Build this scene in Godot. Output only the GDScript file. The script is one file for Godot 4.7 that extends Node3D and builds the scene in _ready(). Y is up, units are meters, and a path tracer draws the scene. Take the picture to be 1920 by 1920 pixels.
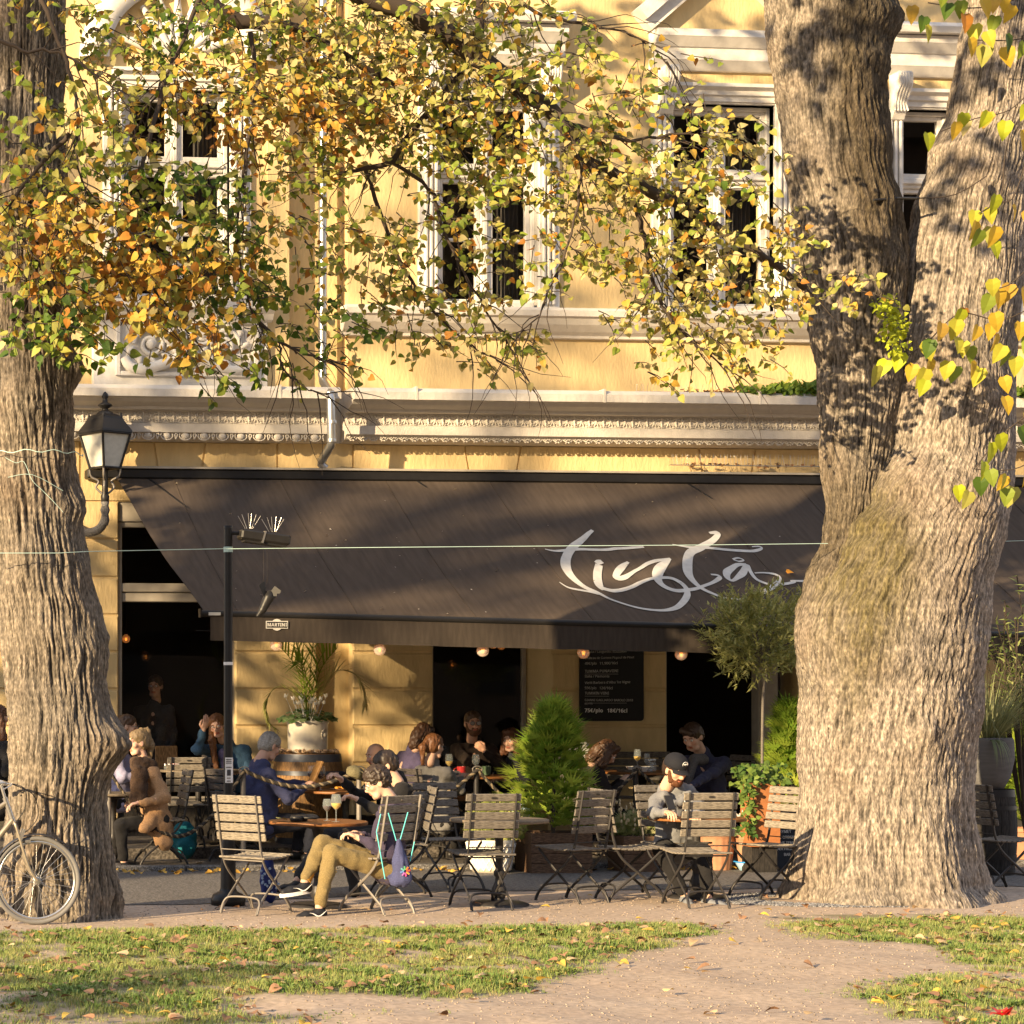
extends Node3D

# ---------------------------------------------------------------- mesh builder
class MB:
	var v := PackedVector3Array()
	var n := PackedVector3Array()
	var c := PackedColorArray()
	var ix := PackedInt32Array()
	var col := Color(1, 1, 1)
	func tri(a: Vector3, b: Vector3, d: Vector3) -> void:
		var s := v.size()
		var nn := (b - a).cross(d - a).normalized()
		v.append(a); v.append(b); v.append(d)
		for k in 3:
			n.append(nn); c.append(col)
		ix.append(s); ix.append(s + 2); ix.append(s + 1)
	func quad(a: Vector3, b: Vector3, d: Vector3, e: Vector3) -> void:
		var s := v.size()
		var nn := (d - a).cross(e - b).normalized()
		v.append(a); v.append(b); v.append(d); v.append(e)
		for k in 4:
			n.append(nn); c.append(col)
		for k in [0, 2, 1, 0, 3, 2]:
			ix.append(s + k)
	func box(at: Vector3, size: Vector3, b := Basis.IDENTITY, ch := 0.0) -> void:
		var h := size * 0.5
		if ch <= 0.0:
			for ax in 3:
				for sg in [-1.0, 1.0]:
					var u := Vector3.ZERO; var w := Vector3.ZERO; var o := Vector3.ZERO
					o[ax] = h[ax] * sg
					u[(ax + 1) % 3] = h[(ax + 1) % 3]
					w[(ax + 2) % 3] = h[(ax + 2) % 3] * sg
					quad(at + b * (o - u - w), at + b * (o + u - w), at + b * (o + u + w), at + b * (o - u + w))
			return
		var q := Vector3(h.x - ch, h.y - ch, h.z - ch)
		for ax in 3:
			var a1 := (ax + 1) % 3; var a2 := (ax + 2) % 3
			for sg in [-1.0, 1.0]:
				var u := Vector3.ZERO; var w := Vector3.ZERO; var o := Vector3.ZERO
				o[ax] = h[ax] * sg; u[a1] = q[a1]; w[a2] = q[a2] * sg
				quad(at + b * (o - u - w), at + b * (o + u - w), at + b * (o + u + w), at + b * (o - u + w))
			for s1 in [-1.0, 1.0]:
				for s2 in [-1.0, 1.0]:
					var e := Vector3.ZERO; var p1 := Vector3.ZERO; var p2 := Vector3.ZERO
					e[ax] = q[ax]
					p1[a1] = h[a1] * s1; p1[a2] = q[a2] * s2
					p2[a1] = q[a1] * s1; p2[a2] = h[a2] * s2
					if s1 * s2 > 0:
						quad(at + b * (p1 - e), at + b * (p2 - e), at + b * (p2 + e), at + b * (p1 + e))
					else:
						quad(at + b * (p1 - e), at + b * (p1 + e), at + b * (p2 + e), at + b * (p2 - e))
	func bx(x0: float, x1: float, y0: float, y1: float, z0: float, z1: float, ch := 0.0) -> void:
		box(Vector3(x0 + x1, y0 + y1, z0 + z1) * 0.5, Vector3(x1 - x0, y1 - y0, z1 - z0), Basis.IDENTITY, ch)
	func grid(rows: Array, close := false, cols: Array = []) -> void:
		var s := v.size()
		var R := rows.size()
		var C: int = rows[0].size()
		var nn := PackedVector3Array(); nn.resize(R * C)
		for i in R:
			v.append_array(rows[i])
		var tri_i := PackedInt32Array()
		for i in R - 1:
			for j in (C if close else C - 1):
				var a := i * C + j
				var b := i * C + (j + 1) % C
				var d := b + C
				var e := a + C
				var nr: Vector3 = (v[s + d] - v[s + a]).cross(v[s + e] - v[s + b])
				nn[a] += nr; nn[b] += nr; nn[d] += nr; nn[e] += nr
				ix.append(s + a); ix.append(s + d); ix.append(s + b)
				ix.append(s + a); ix.append(s + e); ix.append(s + d)
		for i in R * C:
			n.append(nn[i].normalized())
			if cols.is_empty():
				c.append(col)
		for r in cols:
			c.append_array(r)
	func face_up() -> void:
		for k in range(0, ix.size(), 3):
			if n[ix[k]].y < 0.0:
				var t := ix[k + 1]; ix[k + 1] = ix[k + 2]; ix[k + 2] = t
		for k in n.size():
			if n[k].y < 0.0: n[k] = -n[k]
	func fan(pts: PackedVector3Array) -> void:
		for k in range(1, pts.size() - 1):
			tri(pts[0], pts[k], pts[k + 1])
	func tube(path: PackedVector3Array, rad, sides := 6, cap := true, flat := 1.0) -> void:
		var m := path.size()
		var rows := []
		var prev := Vector3.ZERO
		for i in m:
			var t := (path[mini(i + 1, m - 1)] - path[maxi(i - 1, 0)]).normalized()
			if prev == Vector3.ZERO:
				prev = t.cross(Vector3(0, 0, 1) if absf(t.z) < 0.8 else Vector3(1, 0, 0)).normalized()
			var nv := (prev - t * prev.dot(t)).normalized()
			prev = nv
			var bv := t.cross(nv)
			var r: float = rad if rad is float else rad[i]
			var ring := PackedVector3Array()
			for k in sides:
				var a := TAU * (k + 0.5) / sides
				ring.append(path[i] + nv * (cos(a) * r) + bv * (sin(a) * r * flat))
			rows.append(ring)
		grid(rows, true)
		if cap:
			var f: PackedVector3Array = rows[0].duplicate()
			f.reverse()
			fan(f)
			fan(rows[m - 1])
	func lathe(prof: PackedVector2Array, at := Vector3.ZERO, seg := 20, b := Basis.IDENTITY, wob := Vector2.ONE) -> void:
		var rows := []
		for p in prof:
			var ring := PackedVector3Array()
			for k in seg:
				var a := -TAU * k / seg
				ring.append(at + b * Vector3(cos(a) * p.x * wob.x, p.y, sin(a) * p.x * wob.y))
			rows.append(ring)
		grid(rows, true)
	func ball(at: Vector3, r: Vector3, seg := 10, b := Basis.IDENTITY) -> void:
		var pr := PackedVector2Array()
		var hn := maxi(4, int(seg * 0.6))
		for k in hn + 1:
			var a := PI * (float(k) / hn - 0.5)
			pr.append(Vector2(maxf(cos(a), 0.001) * r.x, sin(a) * r.y))
		lathe(pr, at, seg, b, Vector2(1, r.z / r.x))
	func prism(poly: PackedVector2Array, xf: Transform3D, depth: float) -> void:
		var t := Geometry2D.triangulate_polygon(poly)
		var m := poly.size()
		var z := xf.basis.z * depth
		var ccw := not Geometry2D.is_polygon_clockwise(poly)
		var P := func(p: Vector2) -> Vector3: return xf * Vector3(p.x, p.y, 0)
		for k in range(0, t.size(), 3):
			var a: Vector3 = P.call(poly[t[k]]); var b: Vector3 = P.call(poly[t[k + 1]]); var d: Vector3 = P.call(poly[t[k + 2]])
			if (poly[t[k + 1]] - poly[t[k]]).cross(poly[t[k + 2]] - poly[t[k]]) < 0:
				var q := b; b = d; d = q
			tri(a + z, b + z, d + z)
			tri(a, d, b)
		for k in m:
			var a: Vector3 = P.call(poly[k]); var b: Vector3 = P.call(poly[(k + 1) % m])
			if ccw: quad(a, b, b + z, a + z)
			else: quad(b, a, a + z, b + z)
	func add(o: MB, xf := Transform3D.IDENTITY) -> void:
		var s := v.size()
		var nb := xf.basis.inverse().transposed()
		for k in o.v.size():
			v.append(xf * o.v[k]); n.append((nb * o.n[k]).normalized())
		c.append_array(o.c)
		for k in o.ix.size():
			ix.append(o.ix[k] + s)
	func mesh() -> ArrayMesh:
		var a := []
		a.resize(Mesh.ARRAY_MAX)
		a[Mesh.ARRAY_VERTEX] = v; a[Mesh.ARRAY_NORMAL] = n; a[Mesh.ARRAY_COLOR] = c; a[Mesh.ARRAY_INDEX] = ix
		var m := ArrayMesh.new()
		m.add_surface_from_arrays(Mesh.PRIMITIVE_TRIANGLES, a)
		return m

# ---------------------------------------------------------------- scene helpers
var used := {}
var rng := RandomNumberGenerator.new()
var noise := FastNoiseLite.new()
var M := {}
var T := {}

func rf(a: float, b: float) -> float:
	return rng.randf_range(a, b)

func numbered(par: Node, nm: String) -> String:
	var k := str(par.get_instance_id()) + nm
	var i: int = used.get(k, 0)
	used[k] = i + 1
	return nm if i == 0 else "%s_%03d" % [nm, i]

func tag(o: Node, label := "", category := "", group := "", kind := "") -> Node:
	if label: o.set_meta("label", label)
	if category: o.set_meta("category", category)
	if group: o.set_meta("group", group)
	if kind: o.set_meta("kind", kind)
	return o

func thing(nm: String, label: String, category: String, at := Vector3.ZERO, group := "") -> Node3D:
	var o := Node3D.new()
	o.name = numbered(self, nm)
	add_child(o)
	o.position = at
	tag(o, label, category, group)
	return o

func part(par: Node, nm: String, mesh, m: Material, xf := Transform3D.IDENTITY) -> MeshInstance3D:
	var o := MeshInstance3D.new()
	o.name = numbered(par, nm)
	o.mesh = mesh.mesh() if mesh is MB else mesh
	o.material_override = m
	par.add_child(o)
	o.transform = xf
	return o

# a part whose mesh is given in the place's own metres
func wpart(par: Node3D, nm: String, mesh, m: Material) -> MeshInstance3D:
	return part(par, nm, mesh, m, Transform3D(Basis.IDENTITY, -par.position))

func solo(nm: String, mesh, m: Material, label: String, category: String, at := Vector3.ZERO, group := "") -> MeshInstance3D:
	var o := part(self, nm, mesh, m, Transform3D(Basis.IDENTITY, at))
	tag(o, label, category, group)
	return o

func copy(o: Node3D, nm: String, label: String, at: Vector3, yaw: float, group := "") -> Node3D:
	var d: Node3D = o.duplicate()
	d.name = numbered(self, nm)
	add_child(d)
	d.position = at
	d.rotation.y = yaw
	d.set_meta("label", label)
	if group: d.set_meta("group", group)
	return d

func scatter(par: Node, nm: String, mesh: Mesh, m: Material, xs: Array, cols: PackedColorArray) -> MultiMeshInstance3D:
	var mm := MultiMesh.new()
	mm.transform_format = MultiMesh.TRANSFORM_3D
	mm.use_colors = true
	mm.mesh = mesh
	mm.instance_count = xs.size()
	for i in xs.size():
		mm.set_instance_transform(i, xs[i])
		mm.set_instance_color(i, cols[i])
	var o := MultiMeshInstance3D.new()
	o.multimesh = mm
	o.material_override = m
	o.name = numbered(par, nm)
	o.set_meta("kind", "stuff")
	par.add_child(o)
	return o

func V(a: Array) -> PackedVector3Array:
	return PackedVector3Array(a)

func P2(a: Array) -> PackedVector2Array:
	var p := PackedVector2Array()
	for k in range(0, a.size(), 2):
		p.append(Vector2(a[k], a[k + 1]))
	return p

func smooth(pts: PackedVector3Array, sub := 5) -> PackedVector3Array:
	var o := PackedVector3Array()
	var m := pts.size()
	for i in m - 1:
		for k in sub:
			o.append(pts[i].cubic_interpolate(pts[i + 1], pts[maxi(i - 1, 0)], pts[mini(i + 2, m - 1)], float(k) / sub))
	o.append(pts[m - 1])
	return o

func noise_tex(key: String, freq: float, lo: float, hi: float, type := FastNoiseLite.TYPE_SIMPLEX_SMOOTH, oct := 4, fr := FastNoiseLite.FRACTAL_FBM, mid := 0.5, px := 512) -> void:
	var f := FastNoiseLite.new()
	f.noise_type = type
	f.frequency = freq
	f.fractal_type = fr
	f.fractal_octaves = oct
	f.seed = key.hash() % 1000
	var t := NoiseTexture2D.new()
	t.width = px; t.height = px
	t.seamless = true
	t.noise = f
	var g := Gradient.new()
	g.offsets = PackedFloat32Array([0.0, mid, 1.0])
	var md := (lo + hi) * 0.5
	g.colors = PackedColorArray([Color(lo, lo, lo), Color(md, md, md), Color(hi, hi, hi)])
	t.color_ramp = g
	T[key] = t

# colours are linear base colours
func mat(r: float, g: float, b: float, rough := 0.8, tex := "", sc := Vector3.ONE, o := {}) -> StandardMaterial3D:
	var m := StandardMaterial3D.new()
	m.albedo_color = Color(r, g, b).linear_to_srgb()
	m.roughness = rough
	m.metallic = o.get("metal", 0.0)
	m.metallic_specular = o.get("spec", 0.4)
	m.vertex_color_use_as_albedo = o.get("vc", false)
	m.cull_mode = BaseMaterial3D.CULL_DISABLED
	if tex:
		m.albedo_texture = T[tex]
		m.uv1_triplanar = true
		m.uv1_world_triplanar = o.get("world", false)
		m.uv1_scale = sc
	if o.has("h"):
		m.heightmap_enabled = true
		m.heightmap_texture = T[o.h[0]]
		m.heightmap_scale = o.h[1]
		m.uv1_triplanar = true
		m.uv1_world_triplanar = o.get("world", false)
		m.uv1_scale = sc
	if o.has("back"):
		m.backlight_enabled = true
		m.backlight = o.back
	if o.has("rim"):
		m.rim_enabled = true
		m.rim = o.rim
	if o.has("coat"):
		m.clearcoat_enabled = true
		m.clearcoat = o.coat
		m.clearcoat_roughness = 0.15
	if o.has("sss"):
		m.subsurf_scatter_enabled = true
		m.subsurf_scatter_strength = o.sss
	return m

func glass(alpha: float, r := 0.9, g := 0.95, b := 0.95, rough := 0.02) -> StandardMaterial3D:
	var m := StandardMaterial3D.new()
	m.transparency = BaseMaterial3D.TRANSPARENCY_ALPHA
	m.albedo_color = Color(r, g, b, alpha)
	m.roughness = rough
	m.metallic_specular = 0.5
	m.cull_mode = BaseMaterial3D.CULL_DISABLED
	return m

func glow(r: float, g: float, b: float, e: float) -> StandardMaterial3D:
	var m := StandardMaterial3D.new()
	m.albedo_color = Color(r, g, b)
	m.emission_enabled = true
	m.emission = Color(r, g, b)
	m.emission_energy_multiplier = e
	return m

# ---------------------------------------------------------------- bodies: distance field -> surface nets
# a bone is [a, b, ra, rb] or [centre, radii(Vector3), basis, +1 add / -1 cut]
func net(bones: Array, cell: float, k: float, amp := 0.0, freq := 10.0, st := Vector3.ONE, creases := false) -> MB:
	var lo := Vector3(1e9, 1e9, 1e9); var hi := -lo
	var boxes := []
	for q in bones:
		var a: Vector3; var b: Vector3
		if q[1] is Vector3 and q[2] is float:
			var r := maxf(q[2], q[3])
			a = Vector3(minf(q[0].x, q[1].x), minf(q[0].y, q[1].y), minf(q[0].z, q[1].z)) - Vector3.ONE * r
			b = Vector3(maxf(q[0].x, q[1].x), maxf(q[0].y, q[1].y), maxf(q[0].z, q[1].z)) + Vector3.ONE * r
		else:
			var rr: Vector3 = q[1]
			var bs: Basis = q[2]
			var e := Vector3(absf(bs.x.x) * rr.x + absf(bs.y.x) * rr.y + absf(bs.z.x) * rr.z, absf(bs.x.y) * rr.x + absf(bs.y.y) * rr.y + absf(bs.z.y) * rr.z, absf(bs.x.z) * rr.x + absf(bs.y.z) * rr.y + absf(bs.z.z) * rr.z)
			a = q[0] - e; b = q[0] + e
		boxes.append([a, b])
		if q.size() == 4 and q[3] is int and q[3] < 0:
			continue
		lo = Vector3(minf(lo.x, a.x), minf(lo.y, a.y), minf(lo.z, a.z))
		hi = Vector3(maxf(hi.x, b.x), maxf(hi.y, b.y), maxf(hi.z, b.z))
	var mg := k + amp + cell * 2.0
	lo -= Vector3.ONE * mg; hi += Vector3.ONE * mg
	var nx := int((hi.x - lo.x) / cell) + 2
	var ny := int((hi.y - lo.y) / cell) + 2
	var nz := int((hi.z - lo.z) / cell) + 2
	var f := PackedFloat32Array()
	f.resize(nx * ny * nz)
	f.fill(0.5)
	for bi in bones.size():
		var q: Array = bones[bi]
		var a: Vector3 = boxes[bi][0] - Vector3.ONE * mg - lo
		var b: Vector3 = boxes[bi][1] + Vector3.ONE * mg - lo
		var i0 := maxi(0, int(a.x / cell)); var i1 := mini(nx - 1, int(b.x / cell) + 1)
		var j0 := maxi(0, int(a.y / cell)); var j1 := mini(ny - 1, int(b.y / cell) + 1)
		var k0 := maxi(0, int(a.z / cell)); var k1 := mini(nz - 1, int(b.z / cell) + 1)
		var caps: bool = q[1] is Vector3 and q[2] is float
		var A: Vector3 = q[0]
		var ab := Vector3.ZERO; var il := 0.0; var ra := 0.0; var dr := 0.0
		var bt := Basis.IDENTITY; var rad := Vector3.ONE; var rm := 0.0
		var cut := false
		if caps:
			ab = q[1] - A; il = 1.0 / maxf(ab.length_squared(), 1e-8); ra = q[2]; dr = q[3] - ra
		else:
			bt = (q[2] as Basis).transposed(); rad = q[1]; rm = minf(rad.x, minf(rad.y, rad.z)); cut = q[3] < 0
		for z in range(k0, k1 + 1):
			for y in range(j0, j1 + 1):
				var base := (z * ny + y) * nx
				for x in range(i0, i1 + 1):
					var p := lo + Vector3(x, y, z) * cell
					var d: float
					if caps:
						var t := clampf((p - A).dot(ab) * il, 0.0, 1.0)
						d = (p - A - ab * t).length() - ra - dr * t
					else:
						var e := (bt * (p - A)) / rad
						var l := e.length()
						d = (l - 1.0) * rm if l < 0.6 else l * (l - 1.0) / maxf((e / rad).length(), 1e-6)
					var o := f[base + x]
					if cut:
						var h := maxf(k * 0.5 - absf(o + d), 0.0)
						f[base + x] = maxf(o, -d) + h * h * 0.5 / k
					else:
						var h := maxf(k - absf(o - d), 0.0)
						f[base + x] = minf(o, d) - h * h * 0.25 / k
	if amp > 0.0:
		noise.frequency = freq
		for z in nz:
			for y in ny:
				var base := (z * ny + y) * nx
				for x in nx:
					if absf(f[base + x]) < amp + cell * 1.6:
						var np := (lo + Vector3(x, y, z) * cell) * st
						f[base + x] += amp * noise.get_noise_3dv(np)
						if creases:
							f[base + x] += amp * 0.55 * absf(noise.get_noise_3d(np.x * 2.1 + np.y * 0.8, np.y * 1.5 + 7.0, np.z * 2.1))
	var mb := MB.new()
	var at := PackedInt32Array()
	at.resize(nx * ny * nz)
	at.fill(-1)
	var sx := 1; var sy := nx; var sz := nx * ny
	var off := PackedInt32Array([0, 1, sy, sy + 1, sz, sz + 1, sz + sy, sz + sy + 1])
	var cn := [Vector3(0, 0, 0), Vector3(1, 0, 0), Vector3(0, 1, 0), Vector3(1, 1, 0), Vector3(0, 0, 1), Vector3(1, 0, 1), Vector3(0, 1, 1), Vector3(1, 1, 1)]
	var ed := PackedInt32Array([0, 1, 2, 3, 4, 5, 6, 7, 0, 2, 1, 3, 4, 6, 5, 7, 0, 4, 1, 5, 2, 6, 3, 7])
	for z in nz - 1:
		for y in ny - 1:
			var base := (z * ny + y) * nx
			for x in nx - 1:
				var q := base + x
				var s := f[q] < 0.0
				if (f[q + 1] < 0.0) == s and (f[q + sy] < 0.0) == s and (f[q + sz] < 0.0) == s and (f[q + sy + 1] < 0.0) == s and (f[q + sz + 1] < 0.0) == s and (f[q + sz + sy] < 0.0) == s and (f[q + sz + sy + 1] < 0.0) == s:
					continue
				var sum := Vector3.ZERO
				var cnt := 0
				for e in range(0, 24, 2):
					var fa := f[q + off[ed[e]]]; var fb := f[q + off[ed[e + 1]]]
					if (fa < 0.0) != (fb < 0.0):
						sum += (cn[ed[e]] as Vector3).lerp(cn[ed[e + 1]], fa / (fa - fb))
						cnt += 1
				at[q] = mb.v.size()
				mb.v.append(lo + (Vector3(x, y, z) + sum / cnt) * cell)
	var nn := PackedVector3Array()
	nn.resize(mb.v.size())
	for z in range(1, nz - 1):
		for y in range(1, ny - 1):
			var base := (z * ny + y) * nx
			for x in range(1, nx - 1):
				var q := base + x
				if at[q] < 0:
					continue
				var s := f[q] < 0.0
				for ax in 3:
					var st2 := sx if ax == 0 else (sy if ax == 1 else sz)
					if (f[q + st2] < 0.0) == s:
						continue
					var u := sy if ax == 0 else (sz if ax == 1 else sx)
					var w := sz if ax == 0 else (sx if ax == 1 else sy)
					var a := at[q]; var b := at[q - u]; var d := at[q - u - w]; var e := at[q - w]
					if a < 0 or b < 0 or d < 0 or e < 0:
						continue
					if not s:
						var tmp := b; b = e; e = tmp
					var nr := (mb.v[d] - mb.v[a]).cross(mb.v[e] - mb.v[b])
					nn[a] += nr; nn[b] += nr; nn[d] += nr; nn[e] += nr
					mb.ix.append(a); mb.ix.append(d); mb.ix.append(b)
					mb.ix.append(a); mb.ix.append(e); mb.ix.append(d)
	for i in mb.v.size():
		mb.n.append(nn[i].normalized())
		mb.c.append(Color(1, 1, 1))
	return mb


# ================================================================ the scene
func _ready() -> void:
	rng.seed = 7
	noise.seed = 3
	noise.noise_type = FastNoiseLite.TYPE_SIMPLEX_SMOOTH
	noise.fractal_octaves = 2
	# --- camera: level, a long lens shifted up and to the right (upright and frontal lines stay straight)
	var cam := Camera3D.new()
	cam.name = "camera"
	cam.position = Vector3(-9.44, 1.72, 23.78)
	cam.rotation_degrees.y = -5.2
	cam.set_frustum(0.48, Vector2(0.2955, 0.0875), 1.0, 900.0)
	add_child(cam)
	cam.current = true
	# --- sky
	var env := Environment.new()
	var sm := ProceduralSkyMaterial.new()
	sm.sky_top_color = Color(0.58, 0.62, 0.70)
	sm.sky_horizon_color = Color(0.93, 0.87, 0.76)
	sm.sky_curve = 0.12
	sm.ground_horizon_color = Color(0.55, 0.50, 0.44)
	sm.ground_bottom_color = Color(0.30, 0.27, 0.22)
	sm.sun_angle_max = 20.0
	sm.energy_multiplier = 0.95
	env.sky = Sky.new()
	env.sky.sky_material = sm
	env.background_mode = Environment.BG_SKY
	env.tonemap_mode = Environment.TONE_MAPPER_LINEAR
	env.tonemap_exposure = 2.7
	env.sdfgi_enabled = true
	env.ssao_enabled = true
	env.ssil_enabled = true
	var we := WorldEnvironment.new()
	we.name = "environment"
	we.environment = env
	add_child(we)
	# --- low autumn sun, from the left and behind the camera
	var sun := DirectionalLight3D.new()
	sun.name = "sun"
	add_child(sun)
	sun.look_at_from_position(Vector3.ZERO, Vector3(1.6, -0.52, -1.0), Vector3.UP)
	sun.light_energy = 1.6
	sun.light_color = Color(1.0, 0.88, 0.69)
	sun.light_angular_distance = 0.5
	sun.shadow_enabled = true
	make_materials()
	make_ground()
	make_building()
	make_awning()
	make_trees()
	make_park_trees()
	make_opposite()
	make_furniture()
	make_plants()
	make_tableware()
	make_small_things()
	make_people()

func make_materials() -> void:
	noise_tex("blotch", 0.008, 0.88, 1.0)
	noise_tex("stain", 0.012, 0.92, 1.0, FastNoiseLite.TYPE_SIMPLEX_SMOOTH, 6)
	noise_tex("fine", 0.06, 0.7, 1.0)
	noise_tex("grain", 0.02, 0.42, 1.0)
	noise_tex("speck", 0.16, 0.35, 1.0, FastNoiseLite.TYPE_VALUE, 2)
	noise_tex("bark", 0.016, 0.0, 1.0, FastNoiseLite.TYPE_SIMPLEX_SMOOTH, 5, FastNoiseLite.FRACTAL_RIDGED)
	noise_tex("barktone", 0.02, 0.35, 1.0, FastNoiseLite.TYPE_SIMPLEX_SMOOTH, 5)
	noise_tex("streak", 0.012, 0.82, 1.0, FastNoiseLite.TYPE_SIMPLEX_SMOOTH, 5)
	noise_tex("cloth", 0.03, 0.7, 1.0, FastNoiseLite.TYPE_SIMPLEX_SMOOTH, 4)
	noise_tex("knit", 0.12, 0.62, 1.0, FastNoiseLite.TYPE_CELLULAR, 2)
	noise_tex("rough", 0.05, 0.0, 1.0, FastNoiseLite.TYPE_SIMPLEX_SMOOTH, 5)
	noise_tex("soil", 0.03, 0.78, 1.0, FastNoiseLite.TYPE_SIMPLEX_SMOOTH, 6)
	var one := Vector3.ONE
	M.yellow = mat(0.70, 0.525, 0.265, 0.9, "stain", Vector3(0.9, 0.3, 0.9), {"world": true, "h": ["rough", 0.35]})
	M.trim = mat(0.62, 0.575, 0.51, 0.8, "stain", Vector3(1.4, 0.9, 1.4), {"world": true, "h": ["rough", 0.25]})
	M.white = mat(0.72, 0.69, 0.64, 0.65, "blotch", one * 1.3, {"world": true, "h": ["rough", 0.15]})
	M.frame = mat(0.42, 0.375, 0.31, 0.6, "blotch", one)
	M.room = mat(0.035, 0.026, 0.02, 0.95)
	M.curtain = mat(0.12, 0.11, 0.10, 0.9, "grain", Vector3(6, 0.2, 6))
	M.pane = glass(0.02, 0.1, 0.1, 0.1)
	M.pane.metallic_specular = 0.36
	M.zinc = mat(0.50, 0.51, 0.52, 0.36, "blotch", Vector3(2, 0.7, 2), {"metal": 0.85})
	M.black = mat(0.018, 0.017, 0.017, 0.45, "blotch", one * 3)
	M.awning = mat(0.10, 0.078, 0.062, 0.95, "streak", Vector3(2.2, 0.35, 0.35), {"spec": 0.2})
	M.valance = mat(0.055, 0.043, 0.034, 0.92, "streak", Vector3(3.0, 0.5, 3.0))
	M.logo = mat(0.62, 0.60, 0.55, 0.8, "blotch", one * 2)
	M.asphalt = mat(0.27, 0.245, 0.22, 0.9, "speck", one * 1.1, {"world": true, "h": ["speck", 0.2]})
	M.terrace = mat(0.22, 0.19, 0.16, 0.85, "speck", one * 0.8, {"world": true})
	M.kerb = mat(0.30, 0.285, 0.27, 0.85, "speck", one * 1.4, {"world": true, "h": ["rough", 0.5]})
	M.ground = mat(0.96, 0.96, 0.96, 0.97, "soil", one * 0.85, {"world": true, "h": ["soil", 1.2], "vc": true})
	M.bark = mat(1, 1, 1, 0.93, "barktone", Vector3(4.6, 1.5, 4.6), {"h": ["bark", 1.0], "vc": true})
	M.twig = mat(0.06, 0.045, 0.035, 0.9)
	M.leaf = mat(1, 1, 1, 0.55, "", one, {"vc": true, "back": Color(0.85, 0.85, 0.78), "spec": 0.35})
	M.blade = mat(1, 1, 1, 0.7, "", one, {"vc": true, "back": Color(0.4, 0.4, 0.35), "spec": 0.3})
	M.dead = mat(1, 1, 1, 0.8, "", one, {"vc": true, "back": Color(0.25, 0.25, 0.2)})
	M.iron = mat(0.045, 0.042, 0.042, 0.45, "blotch", one * 4, {"metal": 0.3})
	M.iron2 = mat(0.22, 0.20, 0.18, 0.5, "blotch", one * 4, {"metal": 0.3})
	var gs := Vector3(1.6, 14, 14)
	M.slat = mat(0.30, 0.265, 0.225, 0.8, "grain", gs, {"h": ["grain", 0.25]})
	M.slat2 = mat(0.43, 0.375, 0.30, 0.78, "grain", gs, {"h": ["grain", 0.25]})
	M.slat3 = mat(0.22, 0.19, 0.17, 0.82, "grain", gs, {"h": ["grain", 0.25]})
	M.table = mat(0.46, 0.19, 0.055, 0.5, "grain", Vector3(1.5, 12, 12))
	M.oldtable = mat(0.33, 0.26, 0.18, 0.75, "grain", Vector3(1.5, 12, 12))
	M.oak = mat(0.50, 0.27, 0.095, 0.55, "grain", Vector3(7, 1.2, 7))
	M.hoop = mat(0.09, 0.095, 0.11, 0.45, "blotch", one * 5, {"metal": 0.6})
	M.darkwood = mat(0.055, 0.048, 0.043, 0.8, "grain", Vector3(6, 1, 6))
	M.boxwood = mat(0.23, 0.135, 0.08, 0.8, "grain", Vector3(1.5, 9, 9))
	M.cream = mat(0.74, 0.68, 0.56, 0.35, "blotch", one * 2, {"coat": 0.3})
	M.terracotta = mat(0.42, 0.21, 0.12, 0.85, "blotch", one * 3)
	M.rust = mat(0.36, 0.14, 0.05, 0.85, "blotch", one * 4)
	M.stonepot = mat(0.15, 0.145, 0.145, 0.85, "streak", Vector3(1, 4, 1))
	M.soil = mat(0.045, 0.033, 0.025, 0.95)
	M.rope1 = mat(0.035, 0.03, 0.026, 0.9)
	M.rope2 = mat(0.30, 0.235, 0.15, 0.9, "fine", one * 12)
	M.wire = mat(0.45, 0.62, 0.58, 0.6)
	M.chalkb = mat(0.012, 0.012, 0.013, 0.6, "blotch", one)
	M.chalk = mat(0.8, 0.78, 0.74, 0.9)
	M.chalk2 = mat(0.5, 0.49, 0.46, 0.9)
	M.glassware = glass(0.10, 0.9, 0.95, 0.95)
	M.wine = glass(0.62, 0.85, 0.70, 0.22)
	M.red_wine = mat(0.03, 0.002, 0.004, 0.1)
	M.china = mat(0.78, 0.76, 0.72, 0.25, "", one, {"coat": 0.4})
	M.card = mat(0.78, 0.77, 0.75, 0.7)
	M.skin = mat(1, 1, 1, 0.55, "", one, {"vc": true, "sss": 0.06, "spec": 0.35})
	M.steel = mat(0.58, 0.57, 0.55, 0.3, "", one, {"metal": 0.9})
	M.lantern = mat(0.60, 0.60, 0.54, 0.5, "blotch", one * 3)


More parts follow.
